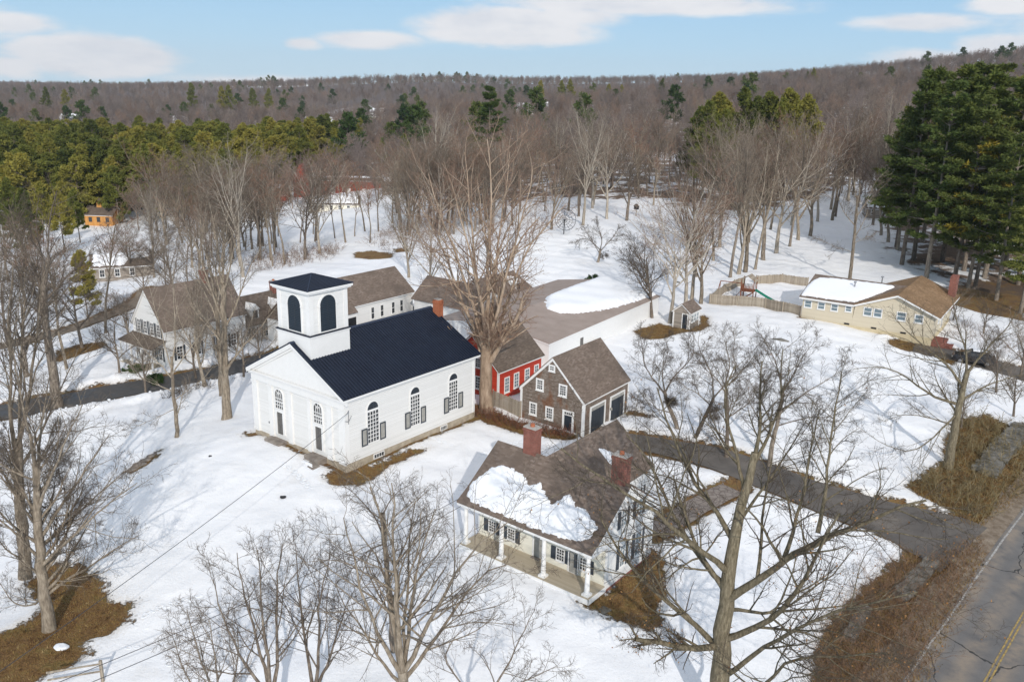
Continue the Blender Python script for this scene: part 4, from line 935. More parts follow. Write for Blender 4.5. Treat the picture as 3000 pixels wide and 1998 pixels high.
# ================================================================== TREES
def bark(name, c1, c2, c3, sc=7.):
    n = newmat(name); co = obco(n)
    f = n.noise(n.vm('MULTIPLY', co, (1., 1., .25)), sc, 6, .7)
    r = n.n('ShaderNodeObjectInfo').outputs['Random']
    col = n.ramp(n.m('ADD', f, n.m('MULTIPLY', n.m('SUBTRACT', r, .5), .22)), [(.3, c1), (.5, c2), (.7, c3)])
    return finish(n, col, .9, f, .6, .04, .1)
bark('bark_tan', (.11, .088, .066), (.25, .205, .155), (.41, .35, .275))
bark('bark_grey', (.08, .065, .052), (.185, .15, .12), (.33, .28, .22))
bark('bark_big', (.18, .125, .085), (.36, .265, .19), (.52, .41, .31), 3.)
bark('bark_lichen', (.10, .085, .055), (.21, .175, .12), (.36, .33, .22), 9.)
def twigm(name, a, b):
    n = newmat(name)
    r = n.n('ShaderNodeObjectInfo').outputs['Random']
    f = n.noise(geo(n), .35, 4, .6)
    col = n.ramp(n.m('ADD', n.m('MULTIPLY', r, .55), n.m('MULTIPLY', f, .5)), [(.2, a), (.8, b)])
    return finish(n, col, .9, None, spec=.05)
twigm('twig_grey', (.08, .064, .05), (.18, .145, .115))
twigm('twig_warm', (.14, .10, .075), (.31, .205, .15))
twigm('twig_far', (.15, .125, .105), (.29, .23, .19))
bark('bark_pale', (.20, .17, .13), (.38, .33, .27), (.55, .49, .41))
twigm('twig_far2', (.15, .125, .115), (.27, .22, .20))
twigm('twig_far3', (.16, .115, .09), (.31, .22, .17))
twigm('twig_pale', (.16, .13, .10), (.32, .26, .20))
twigm('twig_red', (.17, .095, .065), (.34, .19, .13))
def needlem(name, a, b, c):
    n = newmat(name)
    r = n.n('ShaderNodeObjectInfo').outputs['Random']
    f = n.noise(obco(n), .8, 4, .65)
    col = n.ramp(n.m('ADD', n.m('MULTIPLY', r, .5), n.m('MULTIPLY', f, .6)), [(.25, a), (.5, b), (.8, c)])
    return finish(n, col, .8, None, spec=.1)
needlem('needle_pine', (.055, .075, .02), (.16, .17, .036), (.28, .24, .05))
needlem('needle_dark', (.024, .05, .018), (.062, .098, .028), (.115, .135, .035))
needlem('needle_mid', (.035, .06, .02), (.10, .13, .032), (.19, .19, .045))
needlem('needle_gold', (.13, .12, .02), (.22, .18, .025), (.30, .23, .035))

def unit(v): return v / (np.linalg.norm(v, axis=-1, keepdims=True) + 1e-9)
def grow(S, Dr, Ln, R0, R1, M, wig, up, R):
    """S starts (K,3), Dr dirs, Ln lengths; wiggle and upward pull per step -> P (K,M+1,3), Rad (K,M+1)"""
    Kn = len(S); P = np.empty((Kn, M + 1, 3)); P[:, 0] = S; d = unit(Dr)
    for j in range(M):
        d = unit(d + R.normal(0, wig, (Kn, 3)) + np.array([0, 0, 1.]) * (up if np.isscalar(up) else up[:, None]))
        P[:, j + 1] = P[:, j] + d * (Ln / M)[:, None]
    t = np.linspace(0, 1, M + 1)[None]
    return P, R0[:, None] + (R1 - R0)[:, None] * t ** .8
def children(P, Rad, n, t0, t1, ang, angs, lf, R, rf=.62, lt=.55):
    """n children on every polyline; returns starts, dirs, lengths, radii"""
    Kn, M1, _ = P.shape; M = M1 - 1
    t = t0 + (t1 - t0) * (np.arange(n)[None] + R.uniform(0, 1, (Kn, n))) / n
    f = t * M; i = np.minimum(f.astype(int), M - 1); fr = (f - i)[..., None]; kk = np.arange(Kn)[:, None]
    S = P[kk, i] * (1 - fr) + P[kk, i + 1] * fr
    T = unit(P[kk, i + 1] - P[kk, i])
    Lp = np.linalg.norm(P[:, 1:] - P[:, :-1], axis=2).sum(1)[:, None]
    rad = Rad[kk, i] * (1 - fr[..., 0]) + Rad[kk, i + 1] * fr[..., 0]
    rv = R.normal(0, 1, (Kn, n, 3)); side = unit(rv - (rv * T).sum(-1, keepdims=True) * T)
    a = np.radians(R.normal(ang, angs, (Kn, n)))[..., None]
    Dr = T * np.cos(a) + side * np.sin(a)
    Ln = Lp * lf * (1 - lt * t) * R.uniform(.7, 1.25, (Kn, n))
    return S.reshape(-1, 3), Dr.reshape(-1, 3), Ln.ravel(), (rad * rf).ravel()
def tubes(P, Rad, n):
    Kn, M1, _ = P.shape
    T = np.gradient(P, axis=1); T = unit(T); mean = unit(P[:, -1] - P[:, 0])
    ref = np.eye(3)[np.argmin(np.abs(mean), axis=1)][:, None]
    A = unit(np.cross(T, ref)); B = np.cross(T, A)
    th = 2 * np.pi * np.arange(n) / n
    V = P[:, :, None] + Rad[:, :, None, None] * (A[:, :, None] * np.cos(th)[None, None, :, None] + B[:, :, None] * np.sin(th)[None, None, :, None])
    base = (np.arange(Kn) * M1 * n)[:, None, None] + (np.arange(M1 - 1) * n)[None, :, None]
    j = np.arange(n)[None, None]; jn = (j + 1) % n
    F = np.stack(np.broadcast_arrays(base + j, base + jn, base + n + jn, base + n + j), -1).reshape(-1, 4)
    return V.reshape(-1, 3), F
class TB:
    def __init__(s): s.V = []; s.G = {}; s.o = 0
    def add(s, V, F, m): s.V.append(V); s.G.setdefault((F.shape[1], m), []).append(F + s.o); s.o += len(V)
    def mesh(s, name, mats, smooth=True):
        return np_mesh(name, np.concatenate(s.V), [(np.concatenate(v), k[1]) for k, v in s.G.items()], [MAT[m] for m in mats], smooth)

def bare_tree(seed, hgt=16., trunk=.45, r0=.26, nl=11, spread=32, upp=.10, fine=1.0, twr=.013, mats=('bark_tan', 'twig_warm'), limbs=None, lean=(0, 0), lf=.62, droop=0., levels=4, n2=8, n3=7, n4=5, start=.28, smin=.006, th=.93, lt=.55):
    """returns (trunk mesh, crown mesh) standing on z=0"""
    R = np.random.default_rng(seed); tr, cr = TB(), TB()
    d0 = np.array([[lean[0], lean[1], 1.]])
    if limbs is None:
        P0, R0 = grow(np.array([[0, 0, -.6]]), d0, np.array([hgt * th]), np.array([r0]), np.array([r0 * (.10 if th > .8 else .3)]), 12, .045, .05, R)
        R0[:, 0] *= 1.35
        tr.add(*tubes(P0, R0, 9), 0)
        S, Dr, Ln, rr = children(P0, R0, nl, start, .99, spread, 9, lf, R, .62, lt=lt)
        P1, R1 = grow(S, Dr, Ln, rr, rr * .22, 8, .07, upp, R)
        cr.add(*tubes(P1, R1, 6), 0)
    else:
        # limbs: list of (points Nx3, r start, r end); the first is the trunk
        def rs(pts, M):
            p = np.array(pts, float); s = np.concatenate([[0], np.cumsum(np.linalg.norm(p[1:] - p[:-1], axis=1))]); t = np.linspace(0, s[-1], M + 1)
            q = np.stack([np.interp(t, s, p[:, c]) for c in range(3)], 1)
            for _ in range(2): q[1:-1] = (q[:-2] + 2 * q[1:-1] + q[2:]) / 4
            q[1:-1] += R.normal(0, .012 * s[-1] / M * 3, (M - 1, 3)); return q
        P0 = rs(limbs[0][0], 12)[None]; tt = np.linspace(0, 1, 13)[None]; R0 = limbs[0][1] + (limbs[0][2] - limbs[0][1]) * tt
        R0[:, 0] *= 1.3; R0[:, 1] *= 1.08
        tr.add(*tubes(P0, R0, 12), 0)
        P1 = np.stack([rs(l[0], 10) for l in limbs[1:]]); a = np.array([l[1] for l in limbs[1:]])[:, None]; b = np.array([l[2] for l in limbs[1:]])[:, None]
        R1 = a + (b - a) * np.linspace(0, 1, 11)[None] ** .62
        cr.add(*tubes(P1, R1, 8), 0)
        if nl:
            S, Dr, Ln, rr = children(P0, R0, nl, start, 1., spread, 12, lf, R, .4)
            Px, Rx = grow(S, Dr, Ln, rr, rr * .2, 10, .07, upp, R); cr.add(*tubes(Px, Rx, 6), 0)
            P1 = np.concatenate([P1, Px]); R1 = np.concatenate([R1, Rx])
    S, Dr, Ln, rr = children(P1, R1, n2, .18, 1., 40, 12, .50, R, .6)
    P2, R2 = grow(S, Dr, Ln, np.maximum(rr, smin * 2.), np.maximum(rr * .3, smin), 6, .11, upp * .62 - droop, R); cr.add(*tubes(P2, R2, 4), 0 if fine >= 1 else 1)
    S, Dr, Ln, rr = children(P2, R2, n3, .15, 1., 44, 14, .5, R, .6)
    P3, R3 = grow(S, Dr, np.maximum(Ln, .35), np.maximum(rr, smin * 1.3), np.maximum(rr * .4, smin * .7), 4, .14, upp * .35 - droop, R); cr.add(*tubes(P3, R3, 3), 1)
    if levels >= 4:
        S, Dr, Ln, rr = children(P3, R3, n4, .12, 1., 46, 16, .55, R, .7)
        P4, R4 = grow(S, Dr, np.maximum(Ln, .28), np.full(len(S), smin), np.full(len(S), smin * .45), 3, .17, upp * .2 - droop, R); cr.add(*tubes(P4, R4, 3), 1)
    if levels >= 5:
        S, Dr, Ln, rr = children(P4, R4, 3, .2, 1., 40, 14, .6, R, .7)
        P5, R5 = grow(S, Dr, np.maximum(Ln, .16), np.full(len(S), smin * .75), np.full(len(S), smin * .35), 2, .16, 0.05, R); cr.add(*tubes(P5, R5, 3), 1)
        crown_tips = P5
    return tr.mesh('trunk', mats), cr.mesh('crown', mats)

def tufts(C, Dr, size, n, R, width=.16, flat=1.):
    """needle clumps: n thin tapering blades fanning out from each centre"""
    Kn = len(C); d = unit(Dr)[:, None] * .5 + unit(R.normal(0, 1, (Kn, n, 3))) + np.array([0, 0, .35 * flat]); d = unit(d * np.array([1, 1, flat]))
    sz = size[:, None, None] * R.uniform(.6, 1.15, (Kn, n, 1)); sd = unit(np.cross(d, unit(R.normal(0, 1, (Kn, n, 3))))) * sz * width
    c = C[:, None] + R.normal(0, 1, (Kn, n, 3)) * size[:, None, None] * .18 * np.array([1, 1, flat])
    V = np.stack([c - sd * .3, c + d * sz * .55 - sd, c + d * sz, c + d * sz * .5 + sd], 2).reshape(-1, 3)
    return V, np.arange(len(V)).reshape(-1, 4)
def pine(seed, hgt=20., cr_w=4.2, base=.35, nb=46, mat='needle_pine', n3=5, tn=9, ts=.75, tier=True, kb=7, step=1.1, blunt=.75, flat=1., width=.16):
    R = np.random.default_rng(seed); tr, cr = TB(), TB()
    P0, R0 = grow(np.array([[0, 0, -.6]]), np.array([[0, 0, 1.]]), np.array([hgt * 1.02]), np.array([hgt * .014]), np.array([.04]), 12, .02, .05, R)
    tr.add(*tubes(P0, R0, 7), 0)
    nt = nb
    t = base + (1 - base) * (np.arange(nt) / nt) ** .9
    if tier: t = np.round(t * hgt / step) * step / hgt + R.normal(0, .006, nt)
    t = np.clip(t, base * .9, .985); f = t * 12; i = np.minimum(f.astype(int), 11); fr = (f - i)[:, None]
    S = P0[0, i] * (1 - fr) + P0[0, i + 1] * fr
    az_ = R.uniform(0, 2 * np.pi, nt); q = (t - base) / (1 - base)
    Ln = cr_w * (np.clip(1 - q, 0, 1) ** blunt * .95 + .12) * np.clip(.55 + 2.2 * q, .5, 1) * R.uniform(.65, 1.2, nt)
    Dr = np.stack([np.cos(az_), np.sin(az_), .08 + .9 * q ** 2.5], 1)
    P1, R1 = grow(S, Dr, Ln, .012 * hgt * .25 + .01 * Ln, np.full(nt, .012), 6, .05, .035, R); cr.add(*tubes(P1, R1, 4), 0)
    S2, D2, L2, r2 = children(P1, R1, kb, .25, 1., 48, 12, .5, R, .5); D2[:, 2] *= .4 * flat
    P2, R2 = grow(S2, D2, np.maximum(L2, .35), np.full(len(S2), .018), np.full(len(S2), .008), 3, .08, .06, R); cr.add(*tubes(P2, R2, 3), 0)
    k2 = np.repeat(np.arange(len(P2)), n3); tt = R.uniform(.15, 1., len(k2)) * 3; i = np.minimum(tt.astype(int), 2); fr = (tt - i)[:, None]
    C = P2[k2, i] * (1 - fr) + P2[k2, i + 1] * fr; Dn = P2[k2, i + 1] - P2[k2, i]
    tip = P1[:, -1]; C = np.concatenate([C, tip, P0[:, -1]]); Dn = np.concatenate([Dn, P1[:, -1] - P1[:, -2], [[0, 0, 1.]]])
    V, F = tufts(C, Dn, np.full(len(C), ts), tn, R, width, flat); cr.add(V, F, 1)
    return tr.mesh('trunk', ['bark_grey']), cr.mesh('crown', ['bark_grey', mat], False)

def tree_obj(name, meshes, loc, rz=0., sc=(1, 1, 1), tilt=(0, 0), **kw):
    o = bpy.data.objects.new(name, None); COL.objects.link(o)
    o.location = loc; o.rotation_euler = (tilt[0], tilt[1], rz); o.scale = sc if isinstance(sc, tuple) else (sc,) * 3
    tag(o, **kw)
    link('trunk', meshes[0], o); link('crown', meshes[1], o)
    return o

# ---- prototypes
VP = [(31, .08, .46, 'bark_tan', 'twig_warm'), (36, .05, .55, 'bark_grey', 'twig_grey'), (28, .09, .42, 'bark_tan', 'twig_pale'), (40, .04, .5, 'bark_pale', 'twig_warm'), (34, .07, .6, 'bark_tan', 'twig_red'), (25, .06, .65, 'bark_pale', 'twig_pale')]
VASE = [bare_tree(100 + s, 19., r0=.31, nl=11, spread=sp, upp=up, start=.4, th=th, lt=.22, lf=1.15 * .5 / th, n2=8, n3=6, n4=3, smin=.0095, mats=(b1, b2)) for s, (sp, up, th, b1, b2) in enumerate(VP)]
WIDE = [bare_tree(200 + s, 15., r0=.30, nl=12, spread=46, upp=.035, start=.35, th=.6, lt=.3, lf=.95, n2=9, n3=7, n4=4, smin=.0095, mats=('bark_grey', ('twig_grey', 'twig_pale')[s % 2])) for s in range(4)]
SLIM = [bare_tree(300 + s, 19., r0=.20, nl=13, spread=36, upp=.05, start=.45, th=.8, lt=.35, lf=.42, n2=7, n3=6, n4=3, smin=.010, mats=(('bark_grey', 'bark_tan')[s % 2], ('twig_warm', 'twig_red', 'twig_pale', 'twig_grey')[s % 4])) for s in range(4)]
PINEM = [pine(460 + s, 18., 5.2, .18, 44, ts=.8, n3=6, tn=8, blunt=.42) for s in range(4)]
PINE = [pine(400 + s, 20., 4.4, .3, 46) for s in range(4)]
PINE_BIG = [pine(420 + s, 31., 6.6, .22, 80, kb=6, ts=.8, n3=6, tn=9, mat='needle_mid' if s % 2 else 'needle_dark', step=2.5, flat=.4, width=.11) for s in range(4)]
GOLD = pine(440, 26., 6.0, .3, 50, 'needle_gold', ts=.9, n3=4, kb=6, step=2.3, flat=.45, width=.12)
FARB = [bare_tree(500 + s, 18., r0=.24, nl=12, spread=34, upp=.07, start=.4, th=.6, lt=.25, lf=.85, n2=7, n3=6, n4=4, levels=4, fine=.5, smin=.022, mats=(('twig_far', 'twig_far'), ('twig_pale', 'twig_far2'), ('twig_far', 'twig_far2'), ('twig_far', 'twig_far3'))[s]) for s in range(4)]
FARP = [pine(520 + s, 17., 5.0, .2, 26, 'needle_dark', 3, 6, 1.2, kb=5, blunt=.5) for s in range(2)]
# ---- hero trees: limbs laid out after the photograph, each with its own depth
def hero(name, seed, base_px, limbs, label, cat='tree', y0=None, mats=('bark_tan', 'twig_warm'), group=None, z0=None, **kw):
    """base_px: foot of the trunk; limbs: [( [(px,py,dy),...], r0, r1 ), ...], dy = metres behind the foot"""
    if y0 is None: bx, by, bz = G(*base_px)
    else:
        p = Dy(*base_px, y0); bx, by, bz = p[0], p[1], (h0(p[0], p[1]) if z0 is None else z0)
    O = np.array([bx, by, bz]); L = []
    for pts, r0, r1 in limbs:
        L.append(([Dy(a, b, by + d) - O for a, b, d in pts], r0, r1))
    q = L[0][0]; q[0] = np.array([q[0][0], q[0][1], -.5])
    ms = bare_tree(seed, limbs=L, mats=mats, **kw)
    return tree_obj(name, ms, (bx, by, bz), label=label, cat=cat, group=group)
def sc_(k, L): return [([(a * k, b * k, d) for a, b, d in pts], r0, r1) for pts, r0, r1 in L]

# 1 the big tan tree between the church and the red building (pixels of the 2354-wide view)
hero('bare_tree', 11, (1118 * K, 945 * K), sc_(K, [
 ([(1118,945,0),(1116,880,0),(1120,800,.2),(1118,775,.2)], .66, .5),
 ([(1112,800,0),(1085,740,.5),(1055,690,1),(1040,620,1.5),(1000,540,2),(965,470,2.5)], .26, .03),
 ([(1114,790,0),(1095,720,-.6),(1068,650,-1),(1040,560,-1.5),(1000,480,-2),(985,400,-2)], .23, .028),
 ([(1116,780,0),(1102,700,.4),(1092,610,.8),(1085,520,1),(1075,420,1.4),(1068,350,1.5)], .24, .028),
 ([(1120,775,0),(1118,690,.0),(1120,600,.0),(1130,500,.3),(1128,400,.3),(1120,320,.4)], .26, .03),
 ([(1122,780,0),(1135,700,1),(1140,610,1.6),(1150,520,2),(1165,430,2.6),(1172,350,3)], .23, .028),
 ([(1124,785,0),(1150,700,-1),(1165,620,-1.6),(1185,550,-2),(1215,460,-2.6),(1225,380,-3)], .23, .028),
 ([(1126,800,0),(1160,730,.8),(1180,650,1.4),(1205,580,2),(1250,520,2.6),(1300,470,3)], .23, .028),
 ([(1128,830,0),(1165,770,-.6),(1195,720,-1.4),(1200,690,-1.6)], .28, .13),
 ([(1118,790,0),(1106,700,-1.5),(1090,620,-3),(1070,540,-4),(1050,470,-4.6)], .24, .05),
 ([(1124,770,0),(1145,690,2),(1170,610,4),(1200,540,5),(1240,500,6)], .22, .05)]),
 'huge tan multi-stemmed bare tree between the church and the red barn', mats=('bark_big', 'twig_warm'), nl=6, spread=28, start=.5, lf=1.3, n2=13, n3=8, n4=5, levels=4, upp=.07, smin=.0095)

# 2 lower-right oak in front
hero('oak_tree', 12, (1650 * K, 1620 * K), sc_(K, [
 ([(1650,1660,0),(1655,1560,0),(1662,1450,0),(1672,1330,0),(1690,1230,0),(1712,1130,.2),(1735,1040,.4)], .6, .16),
 ([(1668,1380,0),(1720,1350,-.6),(1800,1290,-1.4),(1880,1225,-2),(1970,1225,-2.6),(2060,1160,-3.2),(2130,1150,-3.4)], .24, .05),
 ([(1678,1320,0),(1630,1270,-.6),(1560,1230,-1.2),(1500,1160,-2),(1400,1120,-2.4),(1330,1060,-3),(1290,1030,-3.4)], .19, .03),
 ([(1672,1350,0),(1630,1320,.5),(1590,1250,1),(1545,1190,1.4),(1520,1110,2),(1480,1040,2.6),(1440,1000,3)], .17, .03),
 ([(1690,1250,0),(1655,1180,.8),(1600,1120,1.4),(1560,1040,2),(1530,960,2.6),(1510,890,3)], .16, .03),
 ([(1712,1140,.2),(1700,1060,.8),(1672,980,1.2),(1660,900,1.6),(1690,840,2)], .12, .025),
 ([(1725,1080,.3),(1770,1000,1),(1800,920,1.4),(1790,840,2),(1800,800,2.4)], .12, .025),
 ([(1800,1290,-1.2),(1825,1220,-.6),(1850,1120,0),(1865,1020,.6),(1885,940,1)], .13, .025),
 ([(1880,1225,-1.8),(1900,1130,-1),(1905,1040,-.6),(1920,950,0),(1935,860,.4)], .12, .025),
 ([(1660,1470,0),(1730,1450,-.8),(1790,1420,-1.6),(1850,1330,-2.2),(1880,1270,-2.6),(1930,1180,-3)], .2, .05),
 ([(1656,1480,0),(1610,1495,-.5),(1540,1480,-1),(1460,1468,-1.6)], .19, .11),
 ([(1655,1560,0),(1720,1520,-1),(1790,1460,-2),(1850,1440,-3),(1960,1380,-4),(2060,1385,-5),(2110,1360,-5)], .16, .03),
 ([(1660,1600,0),(1740,1590,-1.5),(1830,1500,-3),(1940,1510,-4),(2040,1500,-5)], .13, .03),
 ([(1668,1400,0),(1760,1410,1),(1860,1400,2),(1960,1390,3)], .12, .03),
 ([(1735,1050,.4),(1750,980,.8),(1745,900,1.2),(1752,830,1.4)], .12, .03)]),
 'large gnarled bare oak in the lower right foreground beside the roadside bank', cat='tree', y0=36.5, mats=('bark_lichen', 'twig_grey'), nl=3, n2=13, n3=8, n4=5, levels=5, upp=.04, smin=.006, spread=45)

# 3 bottom middle, multi-stem, in front of the porch house
hero('bare_tree', 13, (925 * K, 1640 * K), sc_(K, [
 ([(930,1680,0),(928,1600,0),(925,1540,0)], .3, .24),
 ([(925,1540,0),(905,1440,.3),(890,1340,.6),(880,1250,.8),(880,1180,1),(850,1120,1.2)], .20, .03),
 ([(926,1545,0),(915,1450,-.4),(910,1350,-.8),(900,1250,-1),(915,1160,-1.2),(900,1110,-1.4)], .2, .025),
 ([(928,1540,0),(940,1440,.4),(955,1330,.8),(975,1240,1),(1000,1170,1.4)], .14, .02),
 ([(930,1540,0),(975,1460,-.5),(1020,1370,-1),(1060,1290,-1.4),(1110,1240,-2),(1180,1190,-2.4)], .15, .02),
 ([(930,1560,0),(985,1490,1),(1035,1420,1.6),(1085,1330,2),(1130,1300,2.4),(1200,1290,2.6)], .13, .02),
 ([(924,1550,0),(880,1480,-.6),(840,1400,-1.4),(820,1310,-1.6),(800,1230,-2),(790,1190,-2.4)], .14, .02),
 ([(922,1570,0),(860,1500,1),(830,1430,1.6),(790,1400,2),(770,1340,2.6)], .1, .018),
 ([(928,1530,0),(930,1430,1.4),(940,1320,2),(940,1230,2.6),(955,1150,3)], .12, .02)]),
 'many-stemmed bare tree at the bottom centre in front of the porch house', y0=34.5, mats=('bark_tan', 'twig_grey'), nl=0, n2=12, n3=7, n4=4, levels=5, upp=.05, smin=.0065)
# a dark snag inside it
hero('dead_tree', 14, (905 * K, 1500 * K), sc_(K, [
 ([(905,1500,0),(900,1400,0),(890,1310,0),(884,1240,0),(878,1180,0)], .17, .12),
 ([(880,1230,0),(865,1190,.2),(830,1150,.6),(800,1120,1),(780,1110,1.3)], .06, .015),
 ([(878,1190,0),(895,1150,.3),(925,1120,.6),(950,1110,1)], .05, .012),
 ([(884,1250,0),(850,1260,-.4),(820,1290,-.8),(790,1340,-1)], .05, .012)]),
 'thin dark leaning snag behind the many-stemmed bottom tree', mats=('bark_grey', 'twig_grey'), nl=0, n2=10, n3=5, n4=3, levels=4, upp=.02, smin=.0055)
# 4, 5 bottom trees left of it
hero('bare_tree', 15, (625 * K, 1640 * K), sc_(K, [
 ([(628,1690,0),(625,1640,0),(622,1600,0)], .2, .17),
 ([(622,1600,0),(600,1500,.4),(575,1420,.8),(555,1350,1),(545,1270,1.2)], .12, .018),
 ([(622,1600,0),(615,1500,-.4),(600,1410,-.8),(598,1330,-1),(590,1260,-1.2)], .12, .018),
 ([(624,1600,0),(640,1500,.4),(632,1400,.8),(640,1310,1),(650,1250,1.2)], .12, .018),
 ([(620,1600,0),(570,1540,-.6),(530,1460,-1),(500,1390,-1.4),(490,1330,-1.8)], .1, .018)]),
 'slender upswept bare tree at the bottom edge left of the centre', y0=33.5, mats=('bark_grey', 'twig_grey'), nl=0, n2=10, n3=6, n4=4, levels=5, upp=.06, smin=.0065)
hero('bare_tree', 16, (720 * K, 1640 * K), sc_(K, [
 ([(716,1690,0),(718,1640,0),(720,1590,0)], .18, .15),
 ([(720,1590,0),(705,1500,.4),(690,1400,.8),(685,1320,1),(680,1260,1.2)], .11, .018),
 ([(720,1590,0),(735,1490,-.4),(730,1400,-.8),(745,1330,-1),(760,1270,-1.2)], .11, .018),
 ([(722,1590,0),(760,1510,.4),(780,1440,.8),(800,1380,1)], .1, .018)]),
 'forked bare tree at the bottom edge next to the many-stemmed tree', y0=34.0, mats=('bark_grey', 'twig_grey'), nl=0, n2=10, n3=6, n4=4, levels=5, upp=.06, smin=.0065)
hero('bare_tree', 17, (500 * K, 1700 * K), sc_(K, [
 ([(520,1740,0),(515,1690,0),(505,1640,0)], .16, .13),
 ([(505,1640,0),(480,1560,.3),(455,1500,.6),(440,1440,.8),(430,1400,1)], .09, .015),
 ([(505,1640,0),(500,1560,-.3),(490,1480,-.6),(480,1420,-.8)], .09, .015),
 ([(505,1640,0),(450,1590,.5),(420,1540,1),(400,1470,1.4)], .08, .015),
 ([(507,1640,0),(540,1560,.5),(550,1500,1),(545,1440,1.4)], .08, .015)]),
 'small bare sapling crown at the lower left of the bottom row', y0=32.5, mats=('bark_grey', 'twig_grey'), nl=0, n2=10, n3=6, n4=4, levels=5, upp=.05, smin=.0065)
hero('bare_tree', 18, (1110 * K, 1700 * K), sc_(K, [
 ([(1085,1740,0),(1100,1680,0),(1115,1620,0)], .12, .10),
 ([(1115,1620,0),(1160,1540,.3),(1190,1480,.6),(1215,1420,.8),(1230,1400,1)], .08, .014),
 ([(1115,1620,0),(1190,1570,-.5),(1240,1550,-1),(1280,1530,-1.4)], .06, .012),
 ([(1100,1640,0),(1060,1560,.5),(1010,1520,1),(1060,1440,1.4),(1090,1420,1.6)], .06, .012)]),
 'small low bare sapling just right of the many-stemmed bottom tree', y0=33., mats=('bark_grey', 'twig_grey'), nl=0, n2=9, n3=6, n4=4, levels=5, upp=.03, smin=.0065)
# 6 lower-left tree on the brown patch: upswept fan to the right
hero('bare_tree', 21, (112 * K, 1447 * K), sc_(K, [
 ([(112,1447,0),(104,1380,0),(95,1310,0),(88,1230,0),(84,1150,0),(82,1060,0)], .36, .16),
 ([(104,1370,0),(150,1330,.5),(200,1310,1),(260,1260,1.6),(320,1230,2)], .12, .02),
 ([(96,1300,0),(150,1250,-.5),(200,1200,-1),(260,1150,-1.6),(315,1110,-2)], .13, .02),
 ([(90,1240,0),(130,1180,.8),(170,1120,1.4),(210,1060,2),(250,1000,2.6)], .13, .02),
 ([(86,1180,0),(110,1110,-.6),(140,1040,-1),(165,980,-1.4),(190,930,-2)], .12, .02),
 ([(84,1120,0),(90,1040,.6),(95,960,1),(110,890,1.4),(120,830,2)], .12, .02),
 ([(82,1080,0),(70,1000,-.6),(50,930,-1),(40,860,-1.4),(30,800,-2)], .12, .02),
 ([(90,1220,0),(50,1160,.5),(15,1110,1),(-30,1050,1.4)], .1, .02),
 ([(98,1330,0),(60,1290,-.6),(20,1270,-1),(-20,1220,-1.4)], .1, .02),
 ([(104,1370,0),(70,1395,1.),(30,1390,1.4),(0,1340,2)], .09, .02),
 ([(92,1260,0),(150,1210,1.6),(220,1140,2.4),(290,1080,3)], .1, .018)]),
 'tan bare tree on the brown patch at lower left, branches fanning right', mats=('bark_tan', 'twig_grey'), nl=20, n2=10, n3=7, n4=4, levels=5, upp=.09, smin=.0065, start=.22, lf=.55, spread=50)
# 7 far left pair
hero('bare_tree', 22, (35 * K, 1330 * K), sc_(K, [
 ([(60,1330,0),(50,1220,0),(45,1120,0),(40,1010,0)], .4, .24),
 ([(42,1020,0),(70,920,.6),(75,800,1),(95,690,1.4),(110,600,2)], .17, .02),
 ([(42,1060,0),(20,940,-.6),(25,820,-1),(15,700,-1.4),(30,600,-2)], .17, .02),
 ([(44,1080,0),(100,990,1),(140,890,1.6),(180,800,2)], .12, .02),
 ([(42,1040,0),(50,930,1.4),(45,820,2),(60,700,2.6),(55,600,3)], .15, .02),
 ([(46,1150,0),(0,1080,.5),(-40,980,1)], .1, .02)]),
 'tall pale bare tree cut off by the left edge of the photo', mats=('bark_tan', 'twig_grey'), nl=3, n2=12, n3=7, n4=4, levels=4, upp=.08, smin=.009)
hero('bare_tree', 23, (130 * K, 935 * K), sc_(K, [
 ([(132,935,0),(124,870,0),(110,780,0),(100,700,0),(102,640,0)], .5, .24),
 ([(102,680,0),(80,620,.6),(50,560,1),(30,510,1.4),(20,470,2)], .18, .03),
 ([(102,660,0),(115,600,-.6),(108,540,-1),(120,480,-1.4),(130,440,-2)], .18, .03),
 ([(104,690,0),(150,640,1),(190,600,1.6),(230,560,2)], .14, .02),
 ([(108,740,0),(70,700,-1),(30,680,-2),(0,650,-2.6)], .12, .02),
 ([(102,650,0),(95,580,1.4),(80,520,2),(90,450,2.6)], .15, .02)]),
 'thick-trunked bare tree left of the side road bend', mats=('bark_grey', 'twig_grey'), nl=3, n2=11, n3=7, n4=4, levels=4, upp=.08, smin=.011)
# 8 trees in the snow left of the church
hero('bare_tree', 24, (520 * K, 963 * K), sc_(K, [
 ([(520,963,0),(520,900,0),(515,840,0),(516,780,0),(514,700,0),(512,650,0)], .44, .2),
 ([(522,850,0),(545,810,-.4),(575,780,-.8),(610,740,-1),(640,700,-1.4)], .15, .02),
 ([(516,760,0),(545,700,.4),(560,650,.8),(580,600,1),(600,570,1.2)], .13, .02),
 ([(514,740,0),(490,680,-.4),(470,620,-.8),(450,560,-1),(430,520,-1.2)], .14, .02),
 ([(512,690,0),(505,620,.6),(500,560,1),(490,500,1.4),(480,460,1.6)], .13, .02),
 ([(513,680,0),(530,610,-.6),(540,560,-1),(550,500,-1.4)], .12, .02),
 ([(518,800,0),(480,750,.8),(450,720,1.2),(430,680,1.6)], .11, .02),
 ([(512,660,0),(515,600,1.2),(520,540,2),(525,480,2.4)], .12, .02)]),
 'twin-trunked tan tree with a scarred trunk on the snow left of the church', mats=('bark_tan', 'twig_grey'), nl=2, n2=11, n3=7, n4=4, levels=4, upp=.09, smin=.0095)
